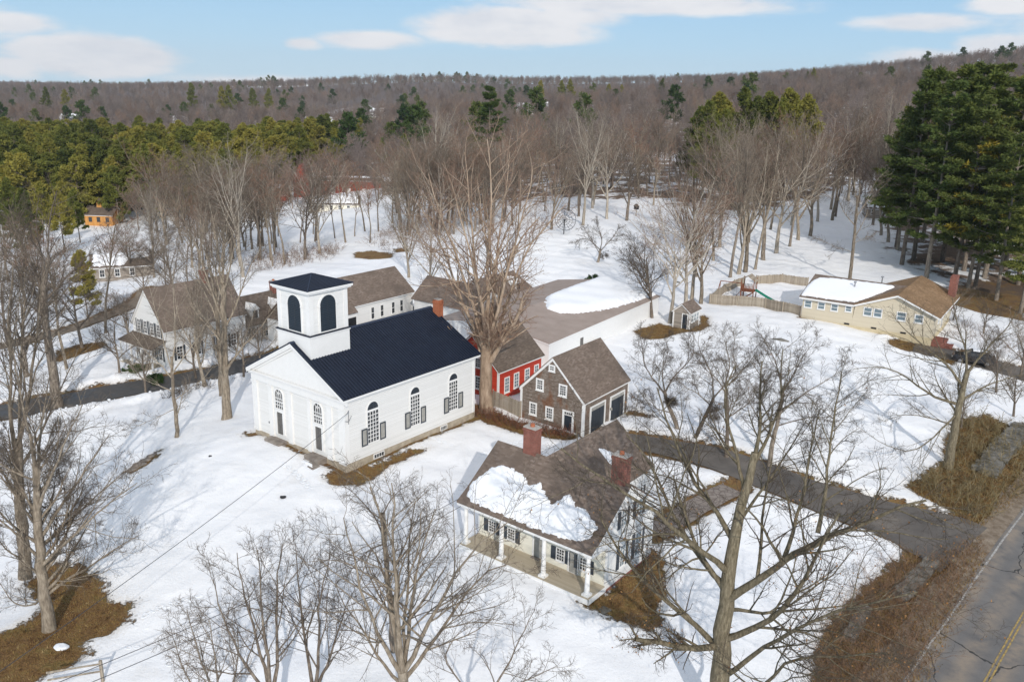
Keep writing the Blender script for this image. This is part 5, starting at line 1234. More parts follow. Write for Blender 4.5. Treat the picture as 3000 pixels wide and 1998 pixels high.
hero('bare_tree', 25, (512 * K, 912 * K), sc_(K, [
 ([(512,912,0),(508,850,0),(503,780,0),(500,720,0),(495,660,0)], .34, .16),
 ([(500,740,0),(480,690,.4),(450,640,.8),(440,590,1)], .12, .02), ([(498,710,0),(510,650,-.4),(500,590,-.8),(510,530,-1)], .12, .02),
 ([(502,770,0),(460,720,-.6),(440,690,-1),(420,640,-1.4)], .11, .02), ([(496,680,0),(480,610,.6),(465,550,1),(460,500,1.2)], .12, .02)]),
 'second tan trunk standing just behind the twin-trunked tree by the church', mats=('bark_tan', 'twig_grey'), nl=2, n2=10, n3=7, n4=4, levels=4, upp=.09, smin=.0095)
hero('bare_tree', 26, (408 * K, 1010 * K), sc_(K, [
 ([(408,1010,0),(404,950,0),(398,900,0),(396,860,0),(394,820,0)], .19, .11),
 ([(396,870,0),(360,830,.4),(325,800,.8),(310,770,1),(280,740,1.2)], .07, .012),
 ([(395,850,0),(380,800,-.4),(365,740,-.8),(350,690,-1),(340,640,-1.2)], .08, .012),
 ([(395,840,0),(405,780,.4),(400,710,.8),(395,660,1),(400,610,1.2)], .08, .012),
 ([(396,860,0),(430,810,-.6),(460,770,-1),(490,720,-1.4)], .08, .012),
 ([(402,920,0),(440,890,.6),(470,870,1),(490,840,1.2)], .05, .01),
 ([(402,940,0),(360,960,-.6),(330,975,-1),(300,985,-1.2)], .04, .008),
 ([(400,900,0),(350,880,.8),(320,870,1.2),(290,830,1.4)], .06, .01)]),
 'small spreading young tree on the snow slope left of the church', mats=('bark_tan', 'twig_grey'), nl=1, n2=9, n3=6, n4=4, levels=4, upp=.05, smin=.008)
# 9 the row of orchard-like trees right of the garage
hero('apple_tree', 31, (1560 * K, 990 * K), sc_(K, [
 ([(1562,990,0),(1550,960,0),(1535,930,0),(1528,900,0)], .22, .15),
 ([(1528,905,0),(1500,870,.4),(1475,830,.8),(1480,800,1),(1470,770,1.2)], .1, .015),
 ([(1530,900,0),(1550,860,-.4),(1590,830,-.8),(1600,790,-1),(1590,760,-1.2)], .1, .015),
 ([(1528,900,0),(1520,850,.8),(1540,810,1.2),(1530,780,1.4)], .09, .012), ([(1545,950,0),(1510,940,-.6),(1480,920,-1),(1455,930,-1.4)], .07, .012)]),
 'crooked bare fruit tree nearest the garage doors', cat='fruit tree', mats=('bark_grey', 'twig_grey'), nl=1, n2=12, n3=9, n4=5, levels=5, upp=.03, smin=.008)
hero('apple_tree', 32, (1600 * K, 1010 * K), sc_(K, [
 ([(1592,1012,0),(1610,980,0),(1625,950,0),(1640,915,0)], .2, .13),
 ([(1640,920,0),(1640,870,.4),(1625,830,.8),(1600,800,1),(1610,760,1.2)], .1, .013),
 ([(1640,915,0),(1670,880,-.4),(1700,850,-.8),(1680,810,-1),(1690,780,-1.2)], .09, .013),
 ([(1625,950,0),(1660,940,.8),(1700,920,1.2),(1730,880,1.4)], .07, .012), ([(1632,930,0),(1600,900,-.8),(1570,890,-1.2),(1550,860,-1.6)], .07, .012)]),
 'crooked bare fruit tree second from the garage, leaning right', cat='fruit tree', mats=('bark_grey', 'twig_grey'), nl=1, n2=12, n3=9, n4=5, levels=5, upp=.03, smin=.008)
hero('bare_tree', 33, (1668 * K, 1050 * K), sc_(K, [
 ([(1668,1070,0),(1672,1000,0),(1672,940,0),(1668,880,0)], .2, .12),
 ([(1670,910,0),(1650,870,.6),(1620,850,1),(1600,820,1.4)], .08, .012), ([(1668,880,0),(1680,840,-.6),(1670,800,-1),(1660,760,-1.2)], .08, .012),
 ([(1668,890,0),(1710,850,.6),(1740,810,1),(1760,780,1.2)], .08, .012), ([(1672,960,0),(1720,930,-.6),(1750,890,-1),(1780,860,-1.4)], .07, .012)]),
 'straight grey bare tree beyond the driveway in the right garden', mats=('bark_grey', 'twig_grey'), nl=1, n2=11, n3=8, n4=5, levels=4, upp=.05, smin=.0075)
hero('bare_tree', 34, (1770 * K, 1070 * K), sc_(K, [
 ([(1765,1095,0),(1775,1020,0),(1790,960,0),(1800,900,0)], .22, .13),
 ([(1800,905,0),(1790,850,.6),(1770,800,1),(1740,760,1.4)], .09, .012), ([(1800,900,0),(1830,850,-.6),(1850,810,-1),(1880,780,-1.2)], .09, .012),
 ([(1790,950,0),(1840,910,.8),(1890,880,1.2),(1940,850,1.6)], .09, .012), ([(1778,1010,0),(1740,960,-.8),(1710,900,-1.2),(1690,860,-1.6)], .08, .012),
 ([(1785,980,0),(1850,960,-1),(1910,960,-1.6),(1960,930,-2)], .07, .012)]),
 'bushy grey bare tree in the middle of the right snow field', mats=('bark_grey', 'twig_grey'), nl=1, n2=11, n3=8, n4=5, levels=4, upp=.04, smin=.0075)
# 10 leaning tree above the roadside boulders
hero('bare_tree', 35, (2180 * K, 1075 * K), sc_(K, [
 ([(2180,1075,0),(2190,1010,0),(2200,950,0),(2215,890,0),(2225,850,0)], .42, .2),
 ([(2205,930,0),(2150,920,.6),(2090,870,1),(2040,840,1.4),(1990,840,1.8),(1960,850,2)], .15, .02),
 ([(2215,890,0),(2180,840,-.6),(2130,800,-1),(2090,770,-1.4),(2050,720,-1.8)], .15, .02),
 ([(2222,860,0),(2220,800,.8),(2200,750,1.2),(2190,690,1.6)], .14, .02),
 ([(2225,855,0),(2270,800,-.8),(2310,760,-1.2),(2340,720,-1.6)], .14, .02),
 ([(2200,950,0),(2160,990,-1),(2110,1040,-1.6),(2050,1035,-2),(2000,1000,-2.4)], .1, .015),
 ([(2210,920,0),(2260,890,1),(2310,870,1.6),(2370,860,2)], .12, .02),
 ([(2195,980,0),(2140,960,1.4),(2080,950,2),(2030,970,2.6)], .09, .015)]),
 'leaning bare tree with sweeping low limbs on the right roadside bank', mats=('bark_lichen', 'twig_grey'), nl=2, n2=12, n3=8, n4=5, levels=4, upp=.02, smin=.007)
# 11 tall pale tree behind the ranch roof
hero('bare_tree', 36, (1955 * K, 655 * K), sc_(K, [
 ([(1953,655,0),(1958,600,0),(1964,550,0),(1968,490,0),(1972,450,0)], .3, .15),
 ([(1966,520,0),(1940,490,.5),(1925,450,1),(1915,420,1.4)], .1, .02), ([(1968,500,0),(1995,460,-.5),(2010,420,-1),(2030,400,-1.4)], .1, .02),
 ([(1970,470,0),(1965,430,.5),(1960,400,1),(1965,370,1.2)], .1, .02), ([(1960,580,0),(1930,570,-.8),(1900,560,-1.4),(1880,545,-2)], .05, .012), ([(1963,560,0),(1990,545,.8),(2010,540,1.4)], .05, .012)]),
 'lone pale tree standing right behind the snow-covered ranch roof', y0=None, mats=('bark_tan', 'twig_grey'), nl=2, n2=10, n3=7, n4=4, levels=4, upp=.08, smin=.011)

hero('apple_tree', 37, (1372 * K, 606 * K), sc_(K, [
 ([(1372,606,0),(1378,590,0),(1380,575,0)], .25, .18),
 ([(1380,575,0),(1360,555,.5),(1340,545,1),(1320,560,1.4)], .1, .02), ([(1380,575,0),(1385,545,-.5),(1375,525,-1),(1370,505,-1.4)], .1, .02),
 ([(1380,578,0),(1400,555,.5),(1415,540,1),(1425,520,1.4)], .1, .02), ([(1378,582,0),(1365,560,-1),(1350,535,-1.5),(1340,520,-2)], .09, .02)]),
 'low dark spreading fruit tree on the open snow behind the long shed', cat='fruit tree', mats=('bark_grey', 'twig_grey'), nl=1, n2=12, n3=8, n4=4, levels=4, upp=.0, smin=.012)

# ---- individual trees from the prototypes
PL = []      # used spots
def put(name, protos, px, py, sc, label, cat, group=None, y=None, dj=.0, seed=None, tilt=0.):
    if y is None: x_, y_, z_ = G(px, py)
    else: p = Dy(px, py, y); x_, y_ = p[0], p[1]; z_ = h0(x_, y_)
    i = seed if seed is not None else int(rng.integers(0, 1000))
    ms = protos[i % len(protos)]
    PL.append((x_, y_))
    s = (sc * rng.uniform(.92, 1.08), sc * rng.uniform(.92, 1.08), sc)
    return tree_obj(name, ms, (x_, y_, z_ - .05), rng.uniform(0, 6.28), s, (rng.normal(0, .03) + 0, rng.normal(0, .03) + tilt), label=label, cat=cat, group=group)
# trees left of and behind the church (2354-px view)
for px, py, s, pr, lab in ((472, 890, .72, 'V', 'slim tan tree at the road edge left of the twin-trunked tree'),
        (155, 850, .85, 'S', 'bare tree in the side yard near the brown ground strip'), (243, 768, .9, 'S', 'bare tree with a snow ring on the lane verge'),
        (60, 870, .95, 'W', 'grey bare tree on the left verge beyond the side road'), (190, 800, .8, 'W', 'bare tree beside the gravel lane bend'),
        (355, 640, .8, 'W', 'spreading grey tree over the low snow-roofed house'), (990, 700, .9, 'V', 'reddish upswept tree directly behind the church chimney'),
        (940, 640, .85, 'V', 'reddish upswept tree behind the white barn'), (1500, 735, .82, 'W', 'wide bare tree at the far end of the long shed'),
        (1540, 745, .95, 'V', 'first tall tree in the clump beside the tiny shed'), (1575, 720, 1.05, 'V', 'middle tree of the clump behind the tiny shed'),
        (1610, 700, 1.0, 'V', 'right tree of the clump behind the tiny shed'), (1590, 690, 1.0, 'V', 'rear tree of the clump behind the tiny shed'),
        (1485, 700, .75, 'W', 'small bare tree hugging the long shed wall'),
        (1268, 530, 1.0, 'V', 'thick bare tree left of the round wire dish'), (1340, 520, 1.05, 'V', 'forked bare tree right of the round wire dish'),
        (1395, 505, 1.15, 'V', 'tallest vase-shaped tree on the edge of the snow field'), (1440, 510, 1.25, 'W', 'pale wide tree at the right of the field-edge row'),
        (1330, 500, 1.0, 'V', 'vase-shaped tree in the left part of the field-edge row'),
        (700, 600, .95, 'V', 'tan tree just left of the belfry, far side'), (735, 585, 1.0, 'V', 'tan tree above the belfry roof'), (795, 560, .95, 'S', 'thin tree right of the belfry at the wood edge'),
        (560, 640, 1.0, 'V', 'grey upswept tree over the farmhouse roof'), (600, 600, 1.0, 'V', 'upswept tree behind the farmhouse chimney'), (655, 610, .9, 'S', 'slim tree behind the low wing chimney'),
        (2100, 590, .8, 'S', 'thin bare tree at the pine stand edge'), (400, 700, .85, 'W', 'bare tree beside the farmhouse gable'), (60, 700, .9, 'W', 'grey bare tree against the dark pines at far left')):
    put('bare_tree', {'V': VASE, 'W': WIDE, 'S': SLIM}[pr], px * K, py * K, s * 1.08, lab, 'tree')
# the row along the right lawn: trunks in a line from the playset up to the wood
for i, (px, py, s) in enumerate(((1678, 640, 1.15), (1697, 632, 1.1), (1712, 628, 1.2), (1735, 622, 1.1), (1755, 600, 1.1), (1783, 585, 1.1), (1815, 568, 1.15), (1835, 555, 1.1), (1862, 545, 1.1), (1640, 600, 1.), (1655, 570, 1.05), (1720, 560, 1.1), (1770, 530, 1.1), (1820, 520, 1.1), (1880, 510, 1.1), (1920, 500, 1.1), (1600, 640, 1.))):
    put('bare_tree', VASE if i % 3 else SLIM, px * K, py * K, s * 1.25, 'tall upswept bare tree in the row between the field and the ranch lawn', 'tree', 'bare trees in the row beside the ranch lawn')

def inside(x, y, poly): return bool(sd_poly(np.array([float(x)]), np.array([float(y)]), poly)[0] > 0)
def scatter(poly, spacing, jit=.35, seed=1, inset=0.):
    R = np.random.default_rng(seed); P = np.array(poly); xs_ = np.arange(P[:, 0].min(), P[:, 0].max(), spacing); ys_ = np.arange(P[:, 1].min(), P[:, 1].max(), spacing * .9)
    A, B = np.meshgrid(xs_, ys_); A = A + (np.arange(len(ys_)) % 2)[:, None] * spacing * .5
    A = A.ravel() + R.normal(0, jit * spacing, A.size); B = B.ravel() + R.normal(0, jit * spacing, B.size)
    k = sd_poly(A, B, poly) > inset
    return A[k], B[k]
def project(x, y, z):
    c, s = math.cos(PITCH), math.sin(PITCH); z = z - CZ
    d = y * c - z * s; v = y * s + z * c; Xp = FPX * x / d; Yp = -FPX * v / d
    cr, sr = math.cos(ROLL), math.sin(ROLL)
    return 1500 + Xp * cr - Yp * sr, 999 + Xp * sr + Yp * cr
def seen_barn(x, y):
    q = [project(x, y, h0(x, y) + t) for t in (5, 9, 13, 17)]; return any(630 * K < a < 895 * K and 375 * K < b < 465 * K for a, b in q) and rng.uniform() < .96
# near woods behind the yards, each tree its own
WEDGE = PX([(560, 590), (760, 560), (900, 560), (1060, 545), (1250, 500), (1480, 470), (1640, 520), (1900, 470), (1960, 440), (1700, 380), (1240, 385), (1000, 420), (640, 440), (330, 520), (330, 560), (450, 575)], K)
a_, b_ = scatter(WEDGE, 9.0, .4, 3)
k = np.argsort(b_)[:150]
for x_, y_ in zip(a_[k], b_[k]):
    p = int(rng.integers(0, 3)); ms = (VASE, SLIM, WIDE)[p]; s = rng.uniform(.85, 1.3)
    if seen_barn(x_, y_): continue
    tree_obj('bare_tree', ms[int(rng.integers(0, len(ms)))], (x_, y_, h0(x_, y_) - .1), rng.uniform(0, 6.28), (s, s, s * rng.uniform(.9, 1.1)), (rng.normal(0, .03), rng.normal(0, .03)), label='bare brown tree in the wood behind the snowy yards', cat='tree', group='bare trees in the near wood')
# thin trunks behind the farmhouse and barn
GRO = PX([(560, 640), (680, 610), (800, 600), (850, 560), (1100, 545), (1200, 530), (1150, 500), (850, 510), (600, 560), (430, 600), (420, 640)], K)
a_, b_ = scatter(GRO, 5.8, .38, 4)
for x_, y_ in list(zip(a_, b_))[:150]:
    if seen_barn(x_, y_): continue
    if -52 < x_ < -24 and 215 < y_ < 262: continue
    ms = (SLIM + VASE[:2])[int(rng.integers(0, 6))]; s = rng.uniform(.75, 1.2)
    tree_obj('bare_tree', ms, (x_, y_, h0(x_, y_) - .1), rng.uniform(0, 6.28), (s, s, s), (rng.normal(0, .04), rng.normal(0, .04)), label='thin bare tree in the grove behind the white barn', cat='tree', group='thin bare trees in the grove behind the barn')
for px, py, s in ((640, 545, .7), (690, 560, .75), (720, 540, .7), (770, 550, .75), (815, 545, .7), (850, 560, .75), (870, 535, .8)):
    put('bare_tree', SLIM, px * K, py * K, s, 'thin bare tree in the grove behind the white barn', 'tree', 'thin bare trees in the grove behind the barn')
for px, py, s in ((335, 905, .5), (300, 800, .6), (275, 860, .55), (450, 870, .6), (560, 870, .55), (600, 850, .6), (380, 740, .7), (440, 720, .75), (500, 710, .8), (30, 830, .8), (110, 790, .8)):
    put('bare_tree', WIDE if s < .7 else SLIM, px * K, py * K, s, 'thin bare tree screening the white connected farmhouse', 'tree', 'thin bare trees around the white farmhouse')
# left thicket trees
for px, py, s in ((20, 800, .8), (-30, 740, .9), (90, 730, .8), (130, 700, .75), (20, 650, .9), (330, 690, .6), (300, 640, .7), (350, 600, .8), (420, 560, .85), (470, 540, .9), (380, 540, .8), (290, 590, .6), (500, 600, .8), (520, 560, .9)):
    put('bare_tree', WIDE if s < .8 else VASE, px * K, py * K, s, 'bare tree in the thicket at the left of the snowy field', 'tree', 'bare trees in the left thicket')
# right woods behind the ranch
RW = PX([(1860, 560), (2000, 530), (2060, 600), (2200, 560), (2400, 600), (2500, 480), (2100, 400), (1880, 450)], K)
a_, b_ = scatter(RW, 10., .3, 6)
for x_, y_ in list(zip(a_, b_))[:40]:
    ms = VASE[int(rng.integers(0, 6))]; s = rng.uniform(1.1, 1.4)
    tree_obj('bare_tree', ms, (x_, y_, h0(x_, y_) - .1), rng.uniform(0, 6.28), (s, s, s), label='bare tree in the wood beyond the ranch lawn', cat='tree', group='bare trees beyond the ranch lawn')

for px, py, s, lab in ((2330, 960, .5, 'small bare tree on the upper roadside bank near the stone wall'), (2290, 905, .55, 'small tangled tree on the bank above the leaning tree'), (2210, 985, .4, 'bare sapling beside the foot of the leaning tree'), (2345, 870, .6, 'bare tree at the right edge beside the ranch driveway'),
        (2110, 745, .38, 'small bare ornamental tree before the ranch corner'), (2260, 770, .45, 'small bare tree beyond the ranch driveway'), (2190, 740, .4, 'small bare tree by the brick steps')):
    put('bare_tree', WIDE, px * K, py * K, s, lab, 'tree')
# ---- pines: stand on the right
k = 0
for px, py, s, pr in ((2072, 612, 1.0, 'B'), (2100, 600, 1.05, 'B'), (2130, 640, 1.0, 'B'), (2165, 605, 1.08, 'B'), (2190, 660, .95, 'B'), (2215, 625, 1.05, 'B'), (2240, 665, .85, 'B'), (2262, 640, 1.1, 'B'), (2290, 690, .8, 'B'),
        (2310, 620, 1.05, 'B'), (2340, 655, .95, 'B'), (2385, 640, 1., 'B'), (2120, 560, 1.05, 'B'), (2180, 560, 1.1, 'B'), (2240, 570, 1.1, 'B'), (2300, 560, 1.1, 'B'), (2370, 570, 1.1, 'B'), (2060, 570, .9, 'B'), (2440, 660, .9, 'B'), (2345, 720, .7, 'B')):
    x_, y_, z_ = G(px * K, py * K)
    tree_obj('pine_tree', PINE_BIG[k % 4], (x_, y_, z_ - .1), rng.uniform(0, 6.28), (s, s, s), (0, rng.normal(0, .015)), label='tall dark green pine in the stand behind the ranch house', cat='pine tree', group='tall pines behind the ranch house'); k += 1
x_, y_, z_ = G(2225 * K, 662 * K)
tree_obj('pine_tree', GOLD, (x_, y_, z_), 1.0, (1.0, 1.0, 1.0), label='yellow-green pine standing in front of the dark pines at right', cat='pine tree')
x_, y_, z_ = G(1120 * K, 430 * K)
tree_obj('pine_tree', PINE_BIG[0], (x_, y_, z_ - 1), 2.0, (.95, .95, .95), label='tall lone yellow-green pine rising above the middle of the wood', cat='pine tree')
for px, y_, top, lab in ((437, 620, 193, 'leftmost of the skyline pines, wide dark crown'), (100, 520, 202, 'dark pine on the skyline near the left edge'), (147, 560, 208, 'thin pine on the skyline near the left edge'), (512, 640, 200, 'first of two close skyline pines left of centre'), (528, 650, 198, 'second of two close skyline pines left of centre'), (580, 640, 205, 'skyline pine right of the close pair'), (618, 650, 206, 'small skyline pine right of the close pair'), (1244, 700, 187, 'slim skyline pine above the middle wood'), (1290, 620, 187, 'wide dark skyline pine right of centre'), (1315, 625, 185, 'darkest wide skyline pine right of centre'), (1400, 640, 195, 'low dark skyline pine right of the wide pair'), (1430, 640, 197, 'second low dark skyline pine right of the wide pair'), (1525, 900, 182, 'tiny skyline pine at the foot of the right hill'), (1708, 950, 174, 'tiny lone pine on the right ridge'), (1875, 950, 158, 'tallest tiny pine on the right ridge'), (1858, 950, 166, 'tiny pine left of the tallest one on the right ridge')):
    y_ = max(y_, 880); tp_ = Dy(px * K, top * K, y_); zg = h0(tp_[0], y_); s = (tp_[2] - zg) / 20.
    tree_obj('pine_tree', PINE[px % 4], (tp_[0], y_, zg), rng.uniform(0, 6.28), (max(s, .9) * .9,) * 2 + (s,), label=lab, cat='pine tree')
for px, py, s, lab in ((930, 400, .7, 'small cone-shaped dark pine left of the tall lone pine'), (880, 400, .6, 'small pine second left of the tall lone pine'), (770, 410, .9, 'dark bushy pine at the right end of the pine wood'), (1590, 450, 1.1, 'dark pointed pine left of the pines in the right wood'),
        (1085, 440, .8, 'lower pine leaning on the tall lone pine'), (830, 350, .8, 'dark pine before the far snowy roofs')):
    x_, y_, z_ = G(px * K, py * K); tree_obj('pine_tree', PINE[int(px) % 4], (x_, y_, z_ - .5), rng.uniform(0, 6.28), (s, s, s), label=lab, cat='pine tree')
for px, py, s in ((1620, 430, 1.25), (1655, 425, 1.15), (1690, 430, 1.3), (1720, 430, 1.2), (1760, 425, 1.25), (1800, 430, 1.3), (1830, 420, 1.2), (1640, 470, 1.1), (1610, 480, 1.2), (1785, 440, 1.2), (1850, 430, 1.15)):
    x_, y_, z_ = G(px * K, py * K); tree_obj('pine_tree', PINE[int(px) % 4], (x_, y_, z_ - .5), rng.uniform(0, 6.28), (s, s, s), label='olive pine behind the upswept bare trees right of centre', cat='pine tree', group='pines behind the bare trees right of centre')
# pine wood at the left
PW = [(-290, 238), (-150, 232), (-100, 246), (-84, 262), (-82, 320), (-78, 372), (-115, 430), (-290, 430)]
a_, b_ = scatter(PW, 9.2, .22, 9)
vis = project(a_, b_, H0(a_, b_) + 16)[0] > -60; a_, b_ = a_[vis], b_[vis]
k = np.argsort(b_)
for j, (x_, y_) in enumerate(zip(a_[k][:230], b_[k][:230])):
    s = rng.uniform(.95, 1.3); s2 = s * 1.0
    tree_obj('pine_tree', PINEM[j % 4] if j % 3 else PINE[(j // 3) % 4], (x_, y_, h0(x_, y_) - .3), rng.uniform(0, 6.28), (s2 * 1.05, s2 * 1.05, s * .92), label='olive green pine in the pine wood at the left', cat='pine tree', group='pines of the wood at the left')
for px, py, s in ((30, 560, .8), (100, 560, .75), (150, 580, .7), (60, 620, .8), (-20, 600, .9), (185, 560, .65)):
    x_, y_, z_ = G(px * K, py * K); tree_obj('pine_tree', PINE[int(px) % 4], (x_, y_, z_ - .3), rng.uniform(0, 6.28), (s, s, s), label='dark pine at the left edge beside the orange cottage', cat='pine tree', group='dark pines left of the orange cottage')
x_, y_, z_ = G(205 * K, 745 * K); tree_obj('pine_tree', PINE[1], (x_, y_, z_ - .3), 1., (.5, .5, .5), label='small ragged pine by the low snow-roofed house', cat='pine tree')

# ---- far woods: one mass each, instanced trees
def woods(name, pts, protos, smin, smax, label, cat, seed, sinkf=0.):
    R = np.random.default_rng(seed); xx, yy = pts; zz = H0(xx, yy) - .4
    me = bpy.data.meshes.new(name); me.vertices.add(len(xx)); me.vertices.foreach_set('co', np.column_stack([xx, yy, zz]).astype(np.float32).ravel())
    a = me.attributes.new('rotz', 'FLOAT', 'POINT'); a.data.foreach_set('value', R.uniform(0, 6.28, len(xx)).astype(np.float32))
    a = me.attributes.new('size', 'FLOAT', 'POINT'); a.data.foreach_set('value', R.uniform(smin, smax, len(xx)).astype(np.float32))
    a = me.attributes.new('kindi', 'INT', 'POINT'); a.data.foreach_set('value', R.integers(0, len(protos), len(xx)).astype(np.int32))
    o = link(name, me); tag(o, label=label, cat=cat, kind='stuff')
    pc = bpy.data.collections.new('kinds_' + name)
    for i, ms in enumerate(protos):
        bm = bmesh.new(); bm.from_mesh(ms[0]); nm = len(bm.faces); bm.from_mesh(ms[1]); mj = bpy.data.meshes.new('tree_kind'); 
        mats = list(ms[1].materials); bm.to_mesh(mj); bm.free()
        for m_ in mats: mj.materials.append(m_)
        po = bpy.data.objects.new('a%02d' % i, mj); pc.objects.link(po)
    ng = bpy.data.node_groups.new('scatter_' + name, 'GeometryNodeTree')
    ng.interface.new_socket('Geometry', in_out='INPUT', socket_type='NodeSocketGeometry'); ng.interface.new_socket('Geometry', in_out='OUTPUT', socket_type='NodeSocketGeometry')
    N = ng.nodes; Lk = ng.links; gi = N.new('NodeGroupInput'); go = N.new('NodeGroupOutput')
    ci = N.new('GeometryNodeCollectionInfo'); ci.inputs['Collection'].default_value = pc; ci.inputs['Separate Children'].default_value = True; ci.inputs['Reset Children'].default_value = True
    ip = N.new('GeometryNodeInstanceOnPoints'); ip.inputs['Pick Instance'].default_value = True
    def at(nm, ty):
        q = N.new('GeometryNodeInputNamedAttribute'); q.data_type = ty; q.inputs['Name'].default_value = nm
        return [s for s in q.outputs if s.enabled and s.name == 'Attribute'][0]
    cx_ = N.new('ShaderNodeCombineXYZ'); Lk.new(at('rotz', 'FLOAT'), cx_.inputs[2]); 
    Lk.new(gi.outputs[0], ip.inputs['Points']); Lk.new(ci.outputs[0], ip.inputs['Instance']); Lk.new(cx_.outputs[0], ip.inputs['Rotation']); Lk.new(at('size', 'FLOAT'), ip.inputs['Scale']); Lk.new(at('kindi', 'INT'), ip.inputs['Instance Index'])
    Lk.new(ip.outputs[0], go.inputs[0])
    md = o.modifiers.new('scatter', 'NODES'); md.node_group = ng
    return o
def farpts(y0, y1, spacing, seed, hole=None, g=0.):
    R = np.random.default_rng(seed); A, B = [], []
    y = y0
    while y < y1:
        sp = spacing * (1 + g * (y - y0) / y0); hw = .66 * y + 30
        x_ = np.arange(-hw, hw, sp); x_ = x_ + R.normal(0, sp * .33, len(x_)); A.append(x_); B.append(y + R.normal(0, sp * .33, len(x_))); y += sp * .9
    A, B = np.concatenate(A), np.concatenate(B)
    if hole is not None: k = ~hole(A, B); A, B = A[k], B[k]
    return A, B
FIELDS = [PX([(0, 365), (150, 372), (250, 385), (250, 420), (0, 420)], K), PX([(700, 270), (820, 245), (900, 235), (960, 240), (880, 262), (760, 285)], K), PX([(2300, 200), (2400, 195), (2400, 225), (2320, 225)], K)]
def hole(A, B):
    k = sd_poly(A, B, PW) > -6
    for pl in FIELDS: k |= sd_poly(A, B, pl) > 0
    # open ground in front of the wood edge
    px_, py_ = project(A, B, H0(A, B))
    px_, py_ = px_ / K, py_ / K
    edge = np.interp(px_, [-200, 0, 320, 420, 560, 1250, 1500, 1700, 1900, 2000, 2060, 2600], [560, 545, 545, 520, 505, 470, 455, 470, 470, 500, 540, 560])
    return k | (py_ > edge - 12)
woods('far_wood', farpts(215, 620, 8.5, 21, hole, .5), FARB, .62, .95, 'brown leafless wood stretching back to the hills', 'woods', 5)
woods('hill_wood', farpts(620, 2500, 14, 22, hole, .38), FARB, .75, 1.1, 'hazy brown woods on the far hills', 'woods', 6)
R = np.random.default_rng(77)
A, B = farpts(300, 2400, 20, 23, hole, .5)
px_, py_ = project(A, B, H0(A, B) + 10); nz_ = np.sin(A * .013 + 1.) * np.sin(B * .006 + A * .004) + .5 * np.sin(A * .03 - B * .011)
dens = np.where((px_ > 880 * K) & (px_ < 1260 * K) & (B > 900), .8, .28) * (nz_ > .25) * (1 - .75 * (px_ > 1450 * K)) * np.where(B < 650, .4, 1.) + .04; k = R.uniform(0, 1, len(A)) < dens
woods('far_pine', (A[k], B[k]), FARP, .9, 1.35, 'scattered dark pines among the far brown woods', 'woods', 7)
# ================================================================== FAR AND MIDDLE BUILDINGS
def simple_house(name, px, py, y, W, L, he, hr, yaw, wall, roof, label, cat='house', snow=None, wins=True, dz=0., chim=None):
    p = G(px, py) if y is None else Dy(px, py, y); z = h0(p[0], p[1]) + dz
    g = empty(name, (p[0], p[1], z), yaw, label=label, cat=cat)
    foundation(g, W, L, 2.0, 'foundation', .03, .02); gable_wall(g, W, L, he, hr, .3, wall, .02); gable_roof(g, W, L, he, hr, .3, .3, .3, roof)
    if wins:
        for a in np.arange(1., L - 1.5, 2.4): window(g, RT(), a, a + .9, .9, 2.3, 2, 2, .1)
        for a in np.arange(.9, W - 1.2, 2.3): window(g, FR(), a, a + .9, .9, 2.3, 2, 2, .1)
    k = (hr - he) / (W / 2 + .3)
    if snow: snow_patch(g, snow, lambda a, b, hh: (a, b, he + k * (b + .3) + hh), .25, .5, .25, 'roof_snow', .2)
    if chim: chimney(g, chim[0], W / 2, hr - .6, hr + 1.4, .4, .4)
    return g, W, L, he, hr
g, W, L, he, hr = simple_house('cottage', 250, 662, None, 6, 8.2, 3.2, 5.6, 0.02, 'orange_wood', 'grey_roof', 'orange-brown wooden cottage with a small cupola at the pine edge', 'cottage', wins=False)
g.rotation_euler = (0, 0, -.04)
m = MB(); m.lbox(L * .42 - .7, L * .42 + .7, W / 2 - .7, W / 2 + .7, hr - .6, hr + 1.2); cu = m.build('cupola', 'orange_wood', g)
m = MB(); m.add([(L*.42-.9, W/2-.9, hr+1.2), (L*.42+.9, W/2-.9, hr+1.2), (L*.42+.9, W/2+.9, hr+1.2), (L*.42-.9, W/2+.9, hr+1.2), (L*.42, W/2, hr+2.2)], [(0,1,2,3),(0,1,4),(1,2,4),(2,3,4),(3,0,4)]); m.build('cupola_roof', 'grey_roof', cu)
for a in (1.2, 3.6, 6.2): MB().box(RT(), a, a + 1.0, 1.2, 2.6, 0, .04).build('window', 'glass_dark', g)
# red barn far back
g, W, L, he, hr = simple_house('far_red_barn', 890, 578, None, 10, 29, 5.6, 6.6, .05, 'dull_red', 'grey_roof', 'long red barn far behind the grove with snow along its roof', 'barn', snow=[(.5, 3.2), (25.5, 3.2), (25.5, 4.5), (.5, 4.5)], wins=False, dz=.0)
m = MB(); m.prism(RT(-.3), [(-3.2, 0), (1.5, 0), (1.5, 6.0), (-.9, 10.2), (-3.2, 6.0)], 0, -6); m.build('tall_gable', 'dull_red', g)
m = MB(); m.prism(RT(-.6), [(-3.5, 5.7), (-.9, 10.4), (1.8, 5.7), (1.8, 5.5), (-.9, 10.15), (-3.5, 5.5)], 0, -6.5); m.build('tall_gable_roof', 'dull_red', g)
for a in (4, 9, 14, 19): MB().box(RT(), a, a + 1.2, 1.4, 3.0, 0, .05).build('window', 'white_trim', g)
simple_house('far_house', 735, 600, None, 9, 11, 3.2, 6.2, .1, 'red_clap', 'grey_roof', 'far low house with a snow-streaked roof left of the long red barn', snow=[(.5, .3), (6, .2), (8.5, 2.5), (10.6, 4.3), (.4, 4.3)])
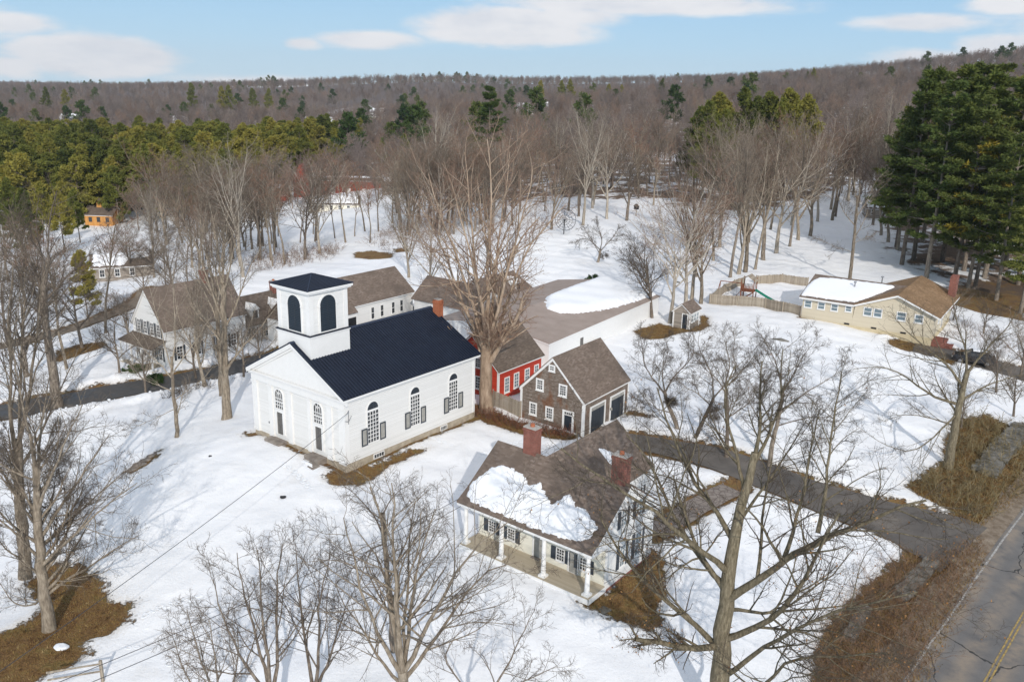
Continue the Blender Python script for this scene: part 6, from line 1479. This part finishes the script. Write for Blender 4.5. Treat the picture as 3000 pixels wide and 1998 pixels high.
simple_house('far_house', 905, 625, None, 8, 14, 2.6, 4.6, .1, 'cream_wall', 'grey_roof', 'far low house half hidden in the grove below the red barn', snow=[(.5, .3), (13.6, .3), (13.6, 3.8), (.5, 3.8)])
simple_house('far_house', 1120, 575, None, 9, 12, 3.0, 5.4, .1, 'grey_shingle_wall', 'grey_roof', 'far brown house with a snowy roof right of the red barn', snow=[(.5, 2.3), (11.6, 1.2), (11.6, 4.3), (.5, 4.3)])
simple_house('low_house', 275, 830, None, 8, 9.6, 2.7, 4.4, .45, 'grey_shingle_wall', 'grey_roof', 'low house with snow on its roof at the end of the gravel lane', snow=[(.3, .2), (5, .2), (6, 2.), (9.3, 2.4), (9.3, 3.8), (.3, 3.8)])
for px, py, y, lab in ((925, 345, 640, 'tiny far white house on the hill, left one of the far cluster'), (1010, 300, 800, 'tiny far white house in the middle of the hill cluster'), (1080, 292, 830, 'tiny far white house at the right of the hill cluster'),
                       (1515, 285, 700, 'tiny far white house on the skyline right of the tall lone pine'), (1560, 283, 720, 'tiny far yellow house on the skyline wood'), (170, 340, 640, 'tiny far snowy roof left behind the pine wood'), (500, 325, 720, 'tiny far snowy roof above the pine wood')):
    g, W, L, he, hr = simple_house('distant_house', px, py, y, 10, 14, 5, 9, .1, 'cream_wall' if 'yellow' in lab else 'white_clap', 'grey_roof', lab, snow=[(.3, .2), (13.6, .2), (13.6, 4.8), (.3, 4.8)], dz=2, wins=False)
    for a in (2, 6, 10): MB().box(RT(), a, a + 1.2, 1.4, 3.0, 0, .05).build('window', 'glass_dark', g)
simple_house('woodland_shed', 2535, 645, 200, 5, 6, 2.4, 4.4, -.2, 'grey_shingle_wall', 'grey_roof', 'small grey outbuilding in the wood beyond the ranch lawn', 'shed', snow=[(.2, .1), (5.8, .1), (5.8, 2.4), (.2, 2.4)])

# ================================================================== FENCES
def pts_on(px, k=1.0): return [np.array(G(a * k, b * k)) for a, b in px]
def board_fence(name, px, hgt, label, cat='fence', gap=.0, bw=.14, mat='fence_wood', k=1., post=2.4, pick=False):
    P = pts_on(px, k); o = empty(name, tuple(P[0]), 0, label=label, cat=cat); O = Vector(P[0]); 
    for i in range(len(P) - 1):
        a, b = Vector(P[i]) - O, Vector(P[i + 1]) - O; Ln = math.hypot(b.x - a.x, b.y - a.y); n_ = max(2, int(Ln / (bw + gap))); pm = MB(); rl = MB(); po = MB()
        ang = math.atan2(b.y - a.y, b.x - a.x); tx, ty = math.cos(ang), math.sin(ang)
        def hz(t): q = a.lerp(b, t) + O; return h0(q.x, q.y) - O.z
        for j in range(n_):
            t = (j + .5) / n_; c = a.lerp(b, t); z = hz(t); h_ = hgt + random.uniform(-.04, .04); w2 = bw * .48
            V = []
            for zz in (z - .3, z + h_):
                for s1, s2 in ((-w2, -.012), (w2, -.012), (w2, .012), (-w2, .012)): V.append((c.x + tx * s1 - ty * s2, c.y + ty * s1 + tx * s2, zz))
            pm.hexa([V[0], V[1], V[2], V[3], V[4], V[5], V[6], V[7]])
        pm.build('board_panel', mat, o)
        nn_ = max(1, int(Ln / post))
        for j in range(nn_ + 1):
            t = j / nn_; c = a.lerp(b, t); z = hz(t); MB().lbox(c.x - .06 - ty * .08, c.x + .06 - ty * .08, c.y - .06 + tx * .08, c.y + .06 + tx * .08, z - .3, z + hgt + .08).build('post', mat, o)
        for f_ in (.25, .8):
            rl.path([a.lerp(b, t) + Vector((-ty * .05, tx * .05, 0)) + Vector((0, 0, hz(t) - a.lerp(b, t).z + hgt * f_)) for t in np.linspace(0, 1, 6)], .035, 4)
        rl.build('rail', mat, o)
    return o
board_fence('board_fence', [(2345, 929), (2240, 905), (2160, 898), (2079, 893)], 1.55, 'weathered grey board fence along the front of the playset yard')
board_fence('board_fence', [(2079, 893), (2120, 862), (2180, 838)], 1.5, 'weathered board fence on the left side of the playset yard')
board_fence('board_fence', [(2215, 836), (2290, 831), (2365, 842)], 1.5, 'weathered board fence behind the playset yard')
board_fence('paling_fence', [(1442, 1192), (1490, 1212), (1523, 1228)], 1.7, 'grey paling fence between the red barn and the shingled garage', gap=.03, bw=.12)

# ================================================================== PLAYSET
P = G(2190, 880); ps = empty('playset', P, -.5, label='red-brown wooden playset with tan canopy and green slide', cat='playset')
m = MB()
for a, b in ((-.9, -.9), (.9, -.9), (.9, .9), (-.9, .9)): MB().lbox(a - .06, a + .06, b - .06, b + .06, -.2, 3.3).build('post', 'red_wood' if 'red_wood' in MAT else 'red_wood', ps)
m = MB(); m.lbox(-.95, .95, -.95, .95, 1.45, 1.55)
for a in np.arange(-.9, .95, .2): m.lbox(a - .04, a + .04, -.98, -.93, 1.5, 2.3); m.lbox(a - .04, a + .04, .93, .98, 1.5, 2.3); m.lbox(-.98, -.93, a - .04, a + .04, 1.5, 2.3)
m.build('platform', 'red_wood', ps)
m = MB(); m.prism(Face((0, 0, 0), (1, 0, 0), (0, -1, 0)), [(-1.15, 3.0), (0, 3.8), (1.15, 3.0), (1.15, 2.94), (0, 3.73), (-1.15, 2.94)], 1.1, -1.1); m.build('canopy', 'fence_wood', ps)
m = MB(); pv = [(1.0 + t * 3.4, 1.5 * (1 - t) ** 1.15 + .12) for t in np.linspace(0, 1, 9)]
for (x0, z0), (x1, z1) in zip(pv[:-1], pv[1:]):
    m.hexa([(x0, -.28, z0), (x1, -.28, z1), (x1, .28, z1), (x0, .28, z0), (x0, -.28, z0 + .05), (x1, -.28, z1 + .05), (x1, .28, z1 + .05), (x0, .28, z0 + .05)])
    for s in (-.32, .26): m.hexa([(x0, s, z0), (x1, s, z1), (x1, s + .06, z1), (x0, s + .06, z0), (x0, s, z0 + .18), (x1, s, z1 + .18), (x1, s + .06, z1 + .18), (x0, s + .06, z0 + .18)])
simple('slide_green', (.01, .17, .11), (.015, .24, .16), 2., .4); m.build('slide', 'slide_green', ps)
m = MB(); m.path([(-.9, 0, 2.4), (-4.2, 0, 2.4)], .07)
for s in (-.9, .9): m.path([(-4.2, 0, 2.4), (-4.5, s, -.2)], .06); m.path([(-.9, -.9, 1.5), (-1.9, -1.5 * abs(s), 0)], .05); m.path([(-.9, s, .1), (.9, s, 1.4)], .05)
m.build('swing_frame', 'red_wood', ps)
for a in (-1.9, -3.1):
    m = MB(); m.path([(a - .2, 0, 2.4), (a - .2, 0, .6)], .012, 4); m.path([(a + .2, 0, 2.4), (a + .2, 0, .6)], .012, 4); m.lbox(a - .25, a + .25, -.1, .1, .57, .6); m.build('swing', 'navy_door', ps)
for i in range(5): MB().lbox(-.95, -.85, -.8, .8, .1 + i * .27, .16 + i * .27).build('ladder_rung', 'red_wood', ps)

# ================================================================== CARS ON THE RANCH DRIVEWAY
simple('car_black', (.012, .013, .017), (.02, .022, .028), 1., .22, spec=.6)
simple('car_silver', (.25, .27, .3), (.32, .34, .37), 1., .3, spec=.6)
simple('rubber', (.015, .015, .015), None, 3., .8)
simple('red_lamp', (.35, .01, .01), None, 3., .3)
def car(px, py, yaw, paint, label, snowtop=True):
    P = G(px, py); c = empty('parked_car', (P[0], P[1], P[2] + .03), yaw, label=label, cat='car')
    pr = [(-2.3, .35), (-2.3, .85), (-2.2, 1.0), (-1.0, 1.08), (-.5, 1.55), (-.3, 1.62), (1.3, 1.62), (1.5, 1.58), (2.15, 1.05), (2.3, .95), (2.35, .4), (2.2, .3), (-2.2, .3)]
    F = Face((0, 0, 0), (1, 0, 0), (0, -1, 0))
    b = MB(); lower = [(-2.3, .32), (-2.34, .8), (-2.15, 1.0), (-1.05, 1.07), (2.1, 1.08), (2.33, .95), (2.36, .4), (2.2, .3)]; b.prism(F, lower, .9, -.9); bo = b.build('body', paint, c, bevel=.07)
    cab = MB(); cab.hexa([(-1.15, -.84, 1.06), (2.05, -.84, 1.06), (2.05, .84, 1.06), (-1.15, .84, 1.06), (-.35, -.68, 1.62), (1.45, -.68, 1.62), (1.45, .68, 1.62), (-.35, .68, 1.62)]); cab.build('cabin_glass', 'glass_dark', c, bevel=.04)
    rf = MB(); rf.lbox(-.38, 1.48, -.7, .7, 1.6, 1.66)
    for u in (-.36, .5, 1.42):
        for s in (-1, 1): rf.path([(u * 1.0 + (-.75 if u < 0 else (.0 if u < 1 else .6)), s * .85, 1.07), (u, s * .69, 1.62)], .04, 5)
    rf.build('roof', paint, c)
    for a in (-1.45, 1.45):
        for s in (-1, 1):
            w_ = MB(); w_.cone((a, s * .72, .34), (a, s * .93, .34), .34, .34, 20); w = w_.build('wheel', 'rubber', c); r_ = MB(); r_.cone((a, s * .93, .34), (a, s * .945, .34), .21, .19, 12); r_.build('rim', 'grey_metal', w)
    for s in (-1, 1):
        MB().lbox(-2.37, -2.28, s * .72 - .17, s * .72 + .17, .68, .82).build('headlight', 'flap', c); MB().lbox(2.3, 2.38, s * .75 - .13, s * .75 + .13, .7, .9).build('tail_light', 'red_lamp', c)
        MB().lbox(-.75, -.6, s * 1.0 - .09, s * 1.0 + .09, 1.02, 1.16).build('mirror', paint, c)
    MB().lbox(-2.39, -2.34, -.3, .3, .45, .6).build('number_plate', 'flap', c)
    if snowtop: snow_patch(c, [(-.2, -.6), (1.3, -.6), (1.3, .5), (-.2, .55)], lambda a, b_, hh: (a, b_, 1.66 + hh), .07, .15, .08, 'snow_cover', .05)
car(2850, 1065, -.45, 'car_black', 'black car parked on the ranch driveway, partly behind branches')
#car(2925, 1092, 2.6, 'car_silver', 'second dark vehicle at the right edge of the ranch driveway', False)

# ================================================================== SMALL THINGS
def rock(name, px, py, sx, sy, sz, mat, label, cat='stone', rz=0., seed=0, dz=0., group=None):
    x, y, z = G(px, py); R = random.Random(seed); bm = bmesh.new(); bmesh.ops.create_icosphere(bm, subdivisions=3, radius=1.)
    for v in bm.verts:
        c = v.co; f = 1 + .16 * math.sin(c.x * 3.1 + seed) * math.sin(c.y * 2.7 + seed * 2) + .1 * math.sin(c.z * 5 + c.x * 4 + seed); v.co = Vector((c.x * sx, c.y * sy, c.z * sz)) * f
        v.co.z = min(v.co.z, sz * .82)
    me = bpy.data.meshes.new(name); bm.to_mesh(me); bm.free(); me.materials.append(MAT[mat])
    o = link(name, me); o.location = (x, y, z + .12 + dz); o.rotation_euler = (0, 0, rz); return tag(o, label=label, cat=cat, group=group)
rock('stone', 616, 1342, .16, .13, .16, 'wire_black', 'small dark stub poking out of the snow left of the church steps', seed=1)
rock('stone', 829, 1460, .22, .17, .1, 'dark_metal', 'small dark stone in the snow between church and bottom trees', seed=2)
rock('stone', 180, 1896, .42, .3, .16, 'snow_lump', 'pale round stone on the brown patch at lower left', seed=3, dz=-.1)
rock('boulder', 2283, 1001, 1.0, .45, .3, 'mossy_stone', 'flat grey boulder on the snow between tiny shed and ranch house', seed=4, rz=-.2)
rock('ledge_stone', 1985, 830, .5, .3, .2, 'mossy_stone', 'small stone in the snow near the clump of tall trees', seed=5)
for i, (px, py, sx, rz) in enumerate(((1015 * K, 1320, 0, 0),)): pass
# long mossy stone walls on the roadside bank
def drystone(name, px, w, hgt, label, k=1., seed=0):
    Q = resample(PX(px, k), .55); R = random.Random(seed); o = empty(name, (Q[0][0], Q[0][1], h0(*Q[0])), 0, label=label, cat='stone wall'); O = Vector(o.location); m = MB(); m2 = MB()
    for i in range(len(Q) - 1):
        for row in range(2):
            for s in (-.25, .25):
                c = (Q[i] + Q[i + 1]) / 2; z = h0(c[0], c[1]) - O.z; a = math.atan2(*(Q[i + 1] - Q[i])[::-1]) + R.uniform(-.2, .2); l, ww, hh = R.uniform(.3, .42), w * R.uniform(.3, .45), hgt * R.uniform(.28, .36)
                cx, cy = c[0] - O.x - math.sin(a) * s * w, c[1] - O.y + math.cos(a) * s * w; z0 = z - .15 + row * hgt * .5 + R.uniform(0, .06); V = []
                for zz in (z0, z0 + hh * 1.8):
                    for p, q in ((-l, -ww), (l, -ww), (l, ww), (-l, ww)):
                        p2, q2 = p * R.uniform(.8, 1.1), q * R.uniform(.8, 1.1); V.append((cx + math.cos(a) * p2 - math.sin(a) * q2, cy + math.sin(a) * p2 + math.cos(a) * q2, zz + R.uniform(-.04, .04)))
                m.hexa(V)
    m.build('stones', 'mossy_stone', o, bevel=.03); return o
drystone('stone_wall', [(2070, 1375), (2108, 1335), (2145, 1292)], .8, .5, 'mossy stone wall on the bank below the driveway mouth', K, 3)
drystone('stone_wall', [(2262, 1090), (2300, 1040), (2354, 985)], 1.6, .6, 'broad grey stone wall on the roadside bank above the driveway mouth', K, 5)
drystone('stone_wall', [(1950, 1470), (1990, 1400)], .6, .45, 'short run of old stones among the brush at the bottom right', K, 6)
# old retaining stones at the edge of the church yard
for i, (px, py, s) in enumerate(((303, 1082, .35), (318, 1072, .5), (334, 1060, .42), (348, 1050, .38), (362, 1040, .22), (420, 1008, .2), (455, 985, .18), (475, 975, .18), (550, 952, .22))):
    rock('edge_stone', px * K, py * K, s * 1.5, s * .8, s * .5, 'stone_slab', 'flat brown stone along the snowy edge of the church yard', 'stone', .9, i + 10, -.08, group='stones along the edge of the church yard')
# post and rails at the bottom left
P = G(302, 1998); o = empty('rail_fence', P, 0, label='grey post with two rails at the bottom left corner', cat='fence')
MB().lbox(-.07, .07, -.07, .07, -.4, 1.35).build('post', 'fence_wood', o)
m = MB(); m.path([(0, 0, 1.15), (-2.6, -.55, .95)], .05); m.build('rail', 'fence_wood', o); m = MB(); m.path([(0, 0, .7), (-2.6, -.55, .5)], .05); m.build('rail', 'fence_wood', o)
# overhead wires
def wire(a, b, sag, label, r=.018):
    a, b = Vector(a), Vector(b); pts = []
    for t in np.linspace(0, 1, 30): p = a.lerp(b, t); p.z -= sag * 4 * t * (1 - t); pts.append(p - a)
    m = MB(); m.path(pts, r, 5); o = m.build('overhead_wire', 'wire_black'); o.location = a; return tag(o, label=label, cat='wire')
c, s = math.cos(CH[2]), math.sin(CH[2]); mast = (CH[0] - .05 * c + .4 * s, CH[1] - .05 * s - .4 * c, CH[3] + 4.45)
q1 = Dy(430, 1630, 40.); q2 = Dy(-250, 2140, 28.)
wire(mast, tuple(Vector(q2)), .35, 'service wire running from the church corner down to the lower left')
e_ = (HO[0] - 10.45 * math.sin(HO[2]), HO[1] + 10.45 * math.cos(HO[2]), HO[3] + 3.35)
wire(e_, tuple(Dy(-60, 2090, 31.)), .5, 'upper wire from the porch house eave to the lower left'); wire((e_[0] + .2, e_[1], e_[2] - .5), tuple(Dy(-60, 2130, 30.)), .6, 'lower wire from the porch house eave to the lower left')
# wire dish by the field edge
x, y, z = G(1652, 690); o = empty('dish_antenna', (x, y, z), .1, label='large round dark mesh dish antenna on the field edge', cat='antenna')
m = MB(); c0 = Vector((0, 0, 3.0)); R0_ = 2.1
n_ = Vector((.12, -.95, .28)).normalized(); u_ = n_.orthogonal().normalized(); v_ = n_.cross(u_)
dish = lambda r, t: c0 + (u_ * math.cos(t) + v_ * math.sin(t)) * r + n_ * (.16 * r * r)
for r in (.5, 1.0, 1.5, 2.1): m.path([dish(r, t) for t in np.linspace(0, 2 * math.pi, 25)], .035 if r < 2 else .06, 4)
for t in np.linspace(0, 2 * math.pi, 17)[:-1]: m.path([dish(r, t) for r in (0, .7, 1.4, 2.1)], .035, 4)
m.build('mesh_reflector', 'dark_metal', o)
m = MB(); m.path([(0, .2, -.3), (0, .15, 3.0)], .1, 8); m.build('mast', 'dark_metal', o)
m = MB(); m.path([c0, c0 + n_ * 1.6], .04, 5)
for t in (0, 2.1, 4.2): m.path([dish(2.0, t), c0 + n_ * 1.6], .03, 4)
m.build('feed_arm', 'dark_metal', o)
x, y, z = G(1863, 635); o = empty('bird_house', (x, y, z), .2, label='small dark feeder hut on a post by the field-edge trees', cat='bird feeder')
MB().lbox(-.07, .07, -.07, .07, -.3, 1.6).build('post', 'fence_wood', o); MB().lbox(-.45, .45, -.4, .4, 1.6, 2.3).build('box', 'dark_inside', o); m = MB(); m.prism(RT(), [(-.6, 2.3), (0, 2.8), (.6, 2.3)], .5, -.5); m.build('roof', 'grey_roof', o)
# ---- brush, grass and shrubs
def shrub(name, px, py, r, hgt, n, mat, label, cat='shrub', ever=False, seed=0, group=None, thick=.012):
    x, y, z = G(px, py); R = np.random.default_rng(seed + 900); o = empty(name, (x, y, z), 0, label=label, cat=cat, group=group)
    S = np.column_stack([R.normal(0, r * .3, n), R.normal(0, r * .3, n), np.full(n, -.1)]); Dr = np.column_stack([S[:, 0] * 1.2 / r, S[:, 1] * 1.2 / r, np.full(n, 1.)]) + R.normal(0, .3, (n, 3))
    P, Rd = grow(S, Dr, R.uniform(.6, 1.1, n) * hgt, np.full(n, thick * 1.6), np.full(n, thick * .7), 5, .12, .03, R); t = TB(); t.add(*tubes(P, Rd, 3), 0); link('stem', t.mesh('stem', ['twig_grey' if not ever else 'bark_grey']), o)
    S2, D2, L2, r2 = children(P, Rd, 7, .2, 1., 38, 12, .45, R, .6); P2, R2 = grow(S2, D2, L2, np.full(len(S2), thick), np.full(len(S2), thick * .5), 3, .15, .05, R); t = TB()
    if ever:
        V, F = tufts(P2.reshape(-1, 3), np.repeat(P2[:, -1] - P2[:, 0], 4, 0), np.full(len(P2) * 4, .3), 7, R); t.add(V, F, 0); link('foliage', t.mesh('foliage', [mat], False), o)
    else: t.add(*tubes(P2, R2, 3), 0); link('twigs', t.mesh('twigs', [mat]), o)
    return o
for i, (px, py, r, hh, lab) in enumerate(((1735, 838, 1.1, 1.6, 'dark green shrub behind the long shed, right of the brown one'), (1665, 848, 1.6, 1.1, 'low brown-green shrub behind the long shed'), (400, 1092, .9, .8, 'dark evergreen shrub at the porch corner of the white farmhouse'), (450, 1120, 1.0, .6, 'low evergreen shrub before the white farmhouse side wall'), (1600, 985, .01, .01, ''))):
    if lab: shrub('evergreen_shrub', px, py, r, hh, 26, 'needle_dark', lab, ever=True, seed=i)
for i, (px, py, r, hh) in enumerate(((545, 1150, 1.4, 1.1), (600, 1135, 1.2, 1.), (650, 1120, 1.3, 1.), (500, 1165, 1.1, .9), (350, 790, 1.8, 2.2), (380, 770, 2.2, 2.4), (330, 820, 1.4, 1.8), (430, 760, 2.2, 2.5), (250, 770, 2, 2.2), (200, 740, 2.2, 2.4), (480, 745, 2.2, 2.4))):
    shrub('bare_shrub', px, py, r, hh, 30, 'twig_grey', 'leafless brown shrub in the thicket around the white farmhouse', group='leafless shrubs around the farmhouse', seed=30 + i, thick=.014)
for i, (a, b) in enumerate(((1100, 955), (1125, 962), (1150, 968), (1175, 978), (1200, 985), (1225, 990), (1250, 994), (1275, 998), (1300, 1005))):
    shrub('hedge_shrub', a * K, b * K, .8, 1.15, 24, 'brush_red', 'reddish leafless shrub in the row before the shingled garage', group='reddish shrubs before the garage', seed=60 + i, thick=.011) if 'brush_red' in MAT else None

def blades(name, polys, dens, hgt, mat, label, cat, seed, wid=.03, lean=.5, zoff=0., inset=-.1, ymax=1e9):
    R = np.random.default_rng(seed); C = []
    for pl in polys:
        P = np.array(pl); a0, b0 = P.min(0); a1, b1 = P.max(0); n = int((a1 - a0) * (b1 - b0) * dens)
        q = np.column_stack([R.uniform(a0, a1, n), R.uniform(b0, b1, n)]); q = q[sd_poly(q[:, 0], q[:, 1], pl) > inset + R.uniform(-.35, .35, n)]; C.append(q)
    C = np.concatenate(C); C = C[C[:, 1] < ymax]; n = len(C); z = H0(C[:, 0], C[:, 1]) - .03; h = hgt * R.uniform(.4, 1.2, n)
    d = np.column_stack([R.normal(0, lean, n), R.normal(0, lean, n), np.ones(n)]); d = unit(d) * h[:, None]; B = np.column_stack([C, z]); s = unit(np.column_stack([R.normal(0, 1, n), R.normal(0, 1, n), np.zeros(n)])) * wid
    V = np.stack([B - s, B + s, B + d + s * .2 + np.column_stack([d[:, 0], d[:, 1], -h * .1]) * .3], 1).reshape(-1, 3); F = np.arange(len(V)).reshape(-1, 3)
    return tag(link(name, np_mesh(name, V, [(F, 0)], [MAT[mat]])), label=label, cat=cat, kind='stuff')
gp = [PATCHES[i] for i in (0, 1, 2, 3, 4, 5, 7, 8, 11, 14)]
blades('dry_grass', gp, 130, .17, 'dry_grass_blade', 'dry brown grass on the bare patches', 'grass', 1)
blades('bank_grass', [PATCHES[12], PATCHES[13]], 70, .3, 'dry_grass_blade', 'dry grass and leaf litter on the roadside bank', 'grass', 2, .035)
# tangled brush on the bank
def brush(name, polys, n, hgt, mat, label, seed, smin=.008):
    R = np.random.default_rng(seed); C = []
    for pl in polys:
        P = np.array(pl); a0, b0 = P.min(0); a1, b1 = P.max(0); q = np.column_stack([R.uniform(a0, a1, n * 3), R.uniform(b0, b1, n * 3)]); q = q[sd_poly(q[:, 0], q[:, 1], pl) > .1][:n]; C.append(q)
    C = np.concatenate(C); k = len(C); S = np.column_stack([C, H0(C[:, 0], C[:, 1]) - .05]); Dr = np.column_stack([R.normal(0, .7, k), R.normal(0, .7, k), np.ones(k)])
    P, Rd = grow(S, Dr, R.uniform(.5, 1.2, k) * hgt, np.full(k, smin * 1.5), np.full(k, smin), 5, .2, -.03, R); t = TB(); t.add(*tubes(P, Rd, 3), 0)
    S2, D2, L2, r2 = children(P, Rd, 6, .2, 1., 45, 14, .5, R, .6); P2, R2 = grow(S2, D2, L2, np.full(len(S2), smin), np.full(len(S2), smin * .5), 3, .2, 0, R); t.add(*tubes(P2, R2, 3), 0)
    return tag(link(name, t.mesh(name, [mat])), label=label, cat='brush', kind='stuff'), P2
BANK2 = PX([(1990,1290),(2060,1300),(2130,1320),(2175,1318),(2235,1262),(2200,1370),(2120,1500),(2060,1640),(1830,1640),(1880,1480),(1950,1370)], K)
_, tips = brush('roadside_brush', [PATCHES[13], BANK2], 650, 1.6, 'brush_twig', 'tangled brown brush on the bank beside the road', 5, .007)
_, tips2 = brush('bank_brush', [PATCHES[12]], 600, 1.9, 'brush_olive', 'tangled olive-brown brush on the upper bank', 6, .016)
R = np.random.default_rng(8)
tp = tips[:, -1]; tp = tp[R.uniform(0, 1, len(tp)) < .10]
d = unit(R.normal(0, 1, (len(tp), 3))) * .07; e2 = unit(np.cross(d, R.normal(0, 1, (len(tp), 3)))) * .035; V = np.stack([tp, tp + d * .5 + e2, tp + d, tp + d * .5 - e2], 1).reshape(-1, 3)
tag(link('withered_leaves', np_mesh('withered_leaves', V, [(np.arange(len(V)).reshape(-1, 4), 0)], [MAT['brown_leaf']])), label='withered orange-brown leaves clinging to the roadside brush', cat='leaves', kind='stuff')
# clinging leaves on the foreground oak are part of the oak
oak = [o for o in bpy.data.objects if o.name.startswith('oak_tree') and o.parent is None][0]
cr = [c for c in oak.children if c.name.startswith('crown')][0]; vv = np.empty(len(cr.data.vertices) * 3, np.float32); cr.data.vertices.foreach_get('co', vv); vv = vv.reshape(-1, 3)
tp = vv[R.choice(len(vv), 1500)]; wpx, wpy = project(tp[:, 0] + oak.location.x, tp[:, 1] + oak.location.y, tp[:, 2] + oak.location.z); tp = tp[(wpy > 1450) | (R.uniform(0, 1, len(tp)) < .12)]
d = unit(R.normal(0, 1, (len(tp), 3))) * .10; e2 = unit(np.cross(d, R.normal(0, 1, (len(tp), 3)))) * .04; V = np.stack([tp, tp + d * .5 + e2, tp + d, tp + d * .5 - e2], 1).reshape(-1, 3)
link('leaves', np_mesh('leaves', V, [(np.arange(len(V)).reshape(-1, 4), 0)], [MAT['brown_leaf']]), oak)
# twig litter under the big tree and reddish stems
shr = [PATCHES[11]]
brush('grove_brush', [PX([(830, 560), (900, 530), (1010, 500), (1060, 520), (1000, 560), (900, 590)], K), PX([(560, 600), (700, 575), (800, 570), (760, 600), (640, 625), (560, 630)], K), PX([(240, 560), (330, 560), (360, 590), (300, 620), (230, 600)], K)], 420, 2.2, 'brush_twig', 'brown undergrowth at the foot of the grove behind the houses', 15, .014)
brush('field_brush', [PX([(350, 660), (420, 640), (430, 700), (340, 730)], K), PX([(200, 690), (300, 680), (300, 720), (190, 740)], K), PX([(2080, 700), (2200, 740), (2354, 780), (2354, 840), (2200, 790), (2080, 740)], K)], 240, 1.4, 'brush_twig', 'brown tangled undergrowth in the gardens and along the verges', 16, .011)
brush('garden_brush', shr, 260, .9, 'brush_red', 'reddish garden brush and stems between church and garage', 12, .008)
# ---- ploughed-up lumps of old snow along the roads
def lumps(name, lines, offs, n, seed, label):
    R = np.random.default_rng(seed); bm = bmesh.new(); bmesh.ops.create_icosphere(bm, subdivisions=1, radius=1.); B = np.array([v.co[:] for v in bm.verts]); Fc = np.array([[v.index for v in f.verts] for f in bm.faces]); bm.free(); V = []; F = []; o = 0
    for ln in lines:
        Q = resample(ln, .5); T = np.gradient(Q, axis=0); T /= np.linalg.norm(T, axis=1)[:, None] + 1e-9; N_ = np.stack([T[:, 1], -T[:, 0]], 1)
        for _ in range(n):
            i = int(R.integers(0, len(Q))); sd = R.choice([-1, 1]); p = Q[i] + N_[i] * sd * (offs + abs(R.normal(0, .55))); r = abs(R.normal(.03, .06)) + .03
            v = B * (r * R.uniform(.7, 1.3, 3)) * R.uniform(.8, 1.2, (len(B), 1)); V.append(v + np.array([p[0], p[1], h0(p[0], p[1]) + .2])); F.append(Fc + o); o += len(B)
    return tag(link(name, np_mesh(name, np.concatenate(V), [(np.concatenate(F), 0)], [MAT['snow_lump']], True)), label=label, cat='snow', kind='stuff')
lumps('snow_lumps', [ROADS['side'][0]], 2.5, 380, 5, 'broken lumps of ploughed snow along the side road')
def prints(px, k, n, seed):
    Q = resample(PX(px, k), .38); R = np.random.default_rng(seed); out = []
    for i, q in enumerate(Q):
        t = Q[min(i + 1, len(Q) - 1)] - Q[max(i - 1, 0)]; t = t / (np.linalg.norm(t) + 1e-9); s = .13 if i % 2 else -.13; out.append((q[0] - t[1] * s + R.normal(0, .03), q[1] + t[0] * s + R.normal(0, .03), math.atan2(t[1], t[0])))
    return out
V, F, o_ = [], [], 0
for x_, y_, a_ in prints([(330, 1420), (360, 1400), (400, 1392), (440, 1380), (490, 1372), (560, 1350)], K, 0, 1) + prints([(300, 1490), (330, 1500), (370, 1512), (395, 1530)], K, 0, 2) + prints([(620, 1052), (660, 1075), (700, 1110), (740, 1160), (800, 1190)], K, 0, 3) + prints([(1000, 1010), (1060, 1040), (1110, 1050), (1180, 1020), (1250, 1010)], K, 0, 4) + prints([(1560, 800), (1600, 860), (1700, 900), (1850, 880), (1980, 840)], K, 0, 5):
    z_ = h0(x_, y_) + .165; ring = []
    for m_ in range(10):
        t = 2 * math.pi * m_ / 10
        for rr_, zz_ in ((.24, -.01), (.17, .045), (.10, .006)):
            u_, v_ = math.cos(t) * rr_ * 1.2, math.sin(t) * rr_ * .75; V.append((x_ + u_ * math.cos(a_) - v_ * math.sin(a_), y_ + u_ * math.sin(a_) + v_ * math.cos(a_), z_ + zz_))
    for m_ in range(10):
        for q_ in range(2): F.append((o_ + m_ * 3 + q_, o_ + ((m_ + 1) % 10) * 3 + q_, o_ + ((m_ + 1) % 10) * 3 + q_ + 1, o_ + m_ * 3 + q_ + 1))
    o_ += 30
tag(link('footprints', np_mesh('footprints', V, [(np.array(F), 0)], [MAT['snow_lump']], True)), label='trails of footprints trodden into the snow', cat='footprints', kind='stuff')
# ---- thin winter air: far things fade slightly
hz = MB().lbox(-3600, 3600, -200, 5200, -40, 200)
hzo = hz.build('haze', 'snow_lump'); hzo.data.materials.clear()
hm = bpy.data.materials.new('haze'); hm.use_nodes = True; t = hm.node_tree; t.nodes.clear(); q = NT(t)
v = q.n('ShaderNodeVolumePrincipled', None, Density=.00007); v.inputs['Color'].default_value = (.86, .92, 1., 1.)
ov = q.n('ShaderNodeOutputMaterial'); t.links.new(v.outputs[0], ov.inputs['Volume']); hzo.data.materials.append(hm)
tag(hzo, label='thin pale air softening the far hills', cat='haze', kind='stuff')
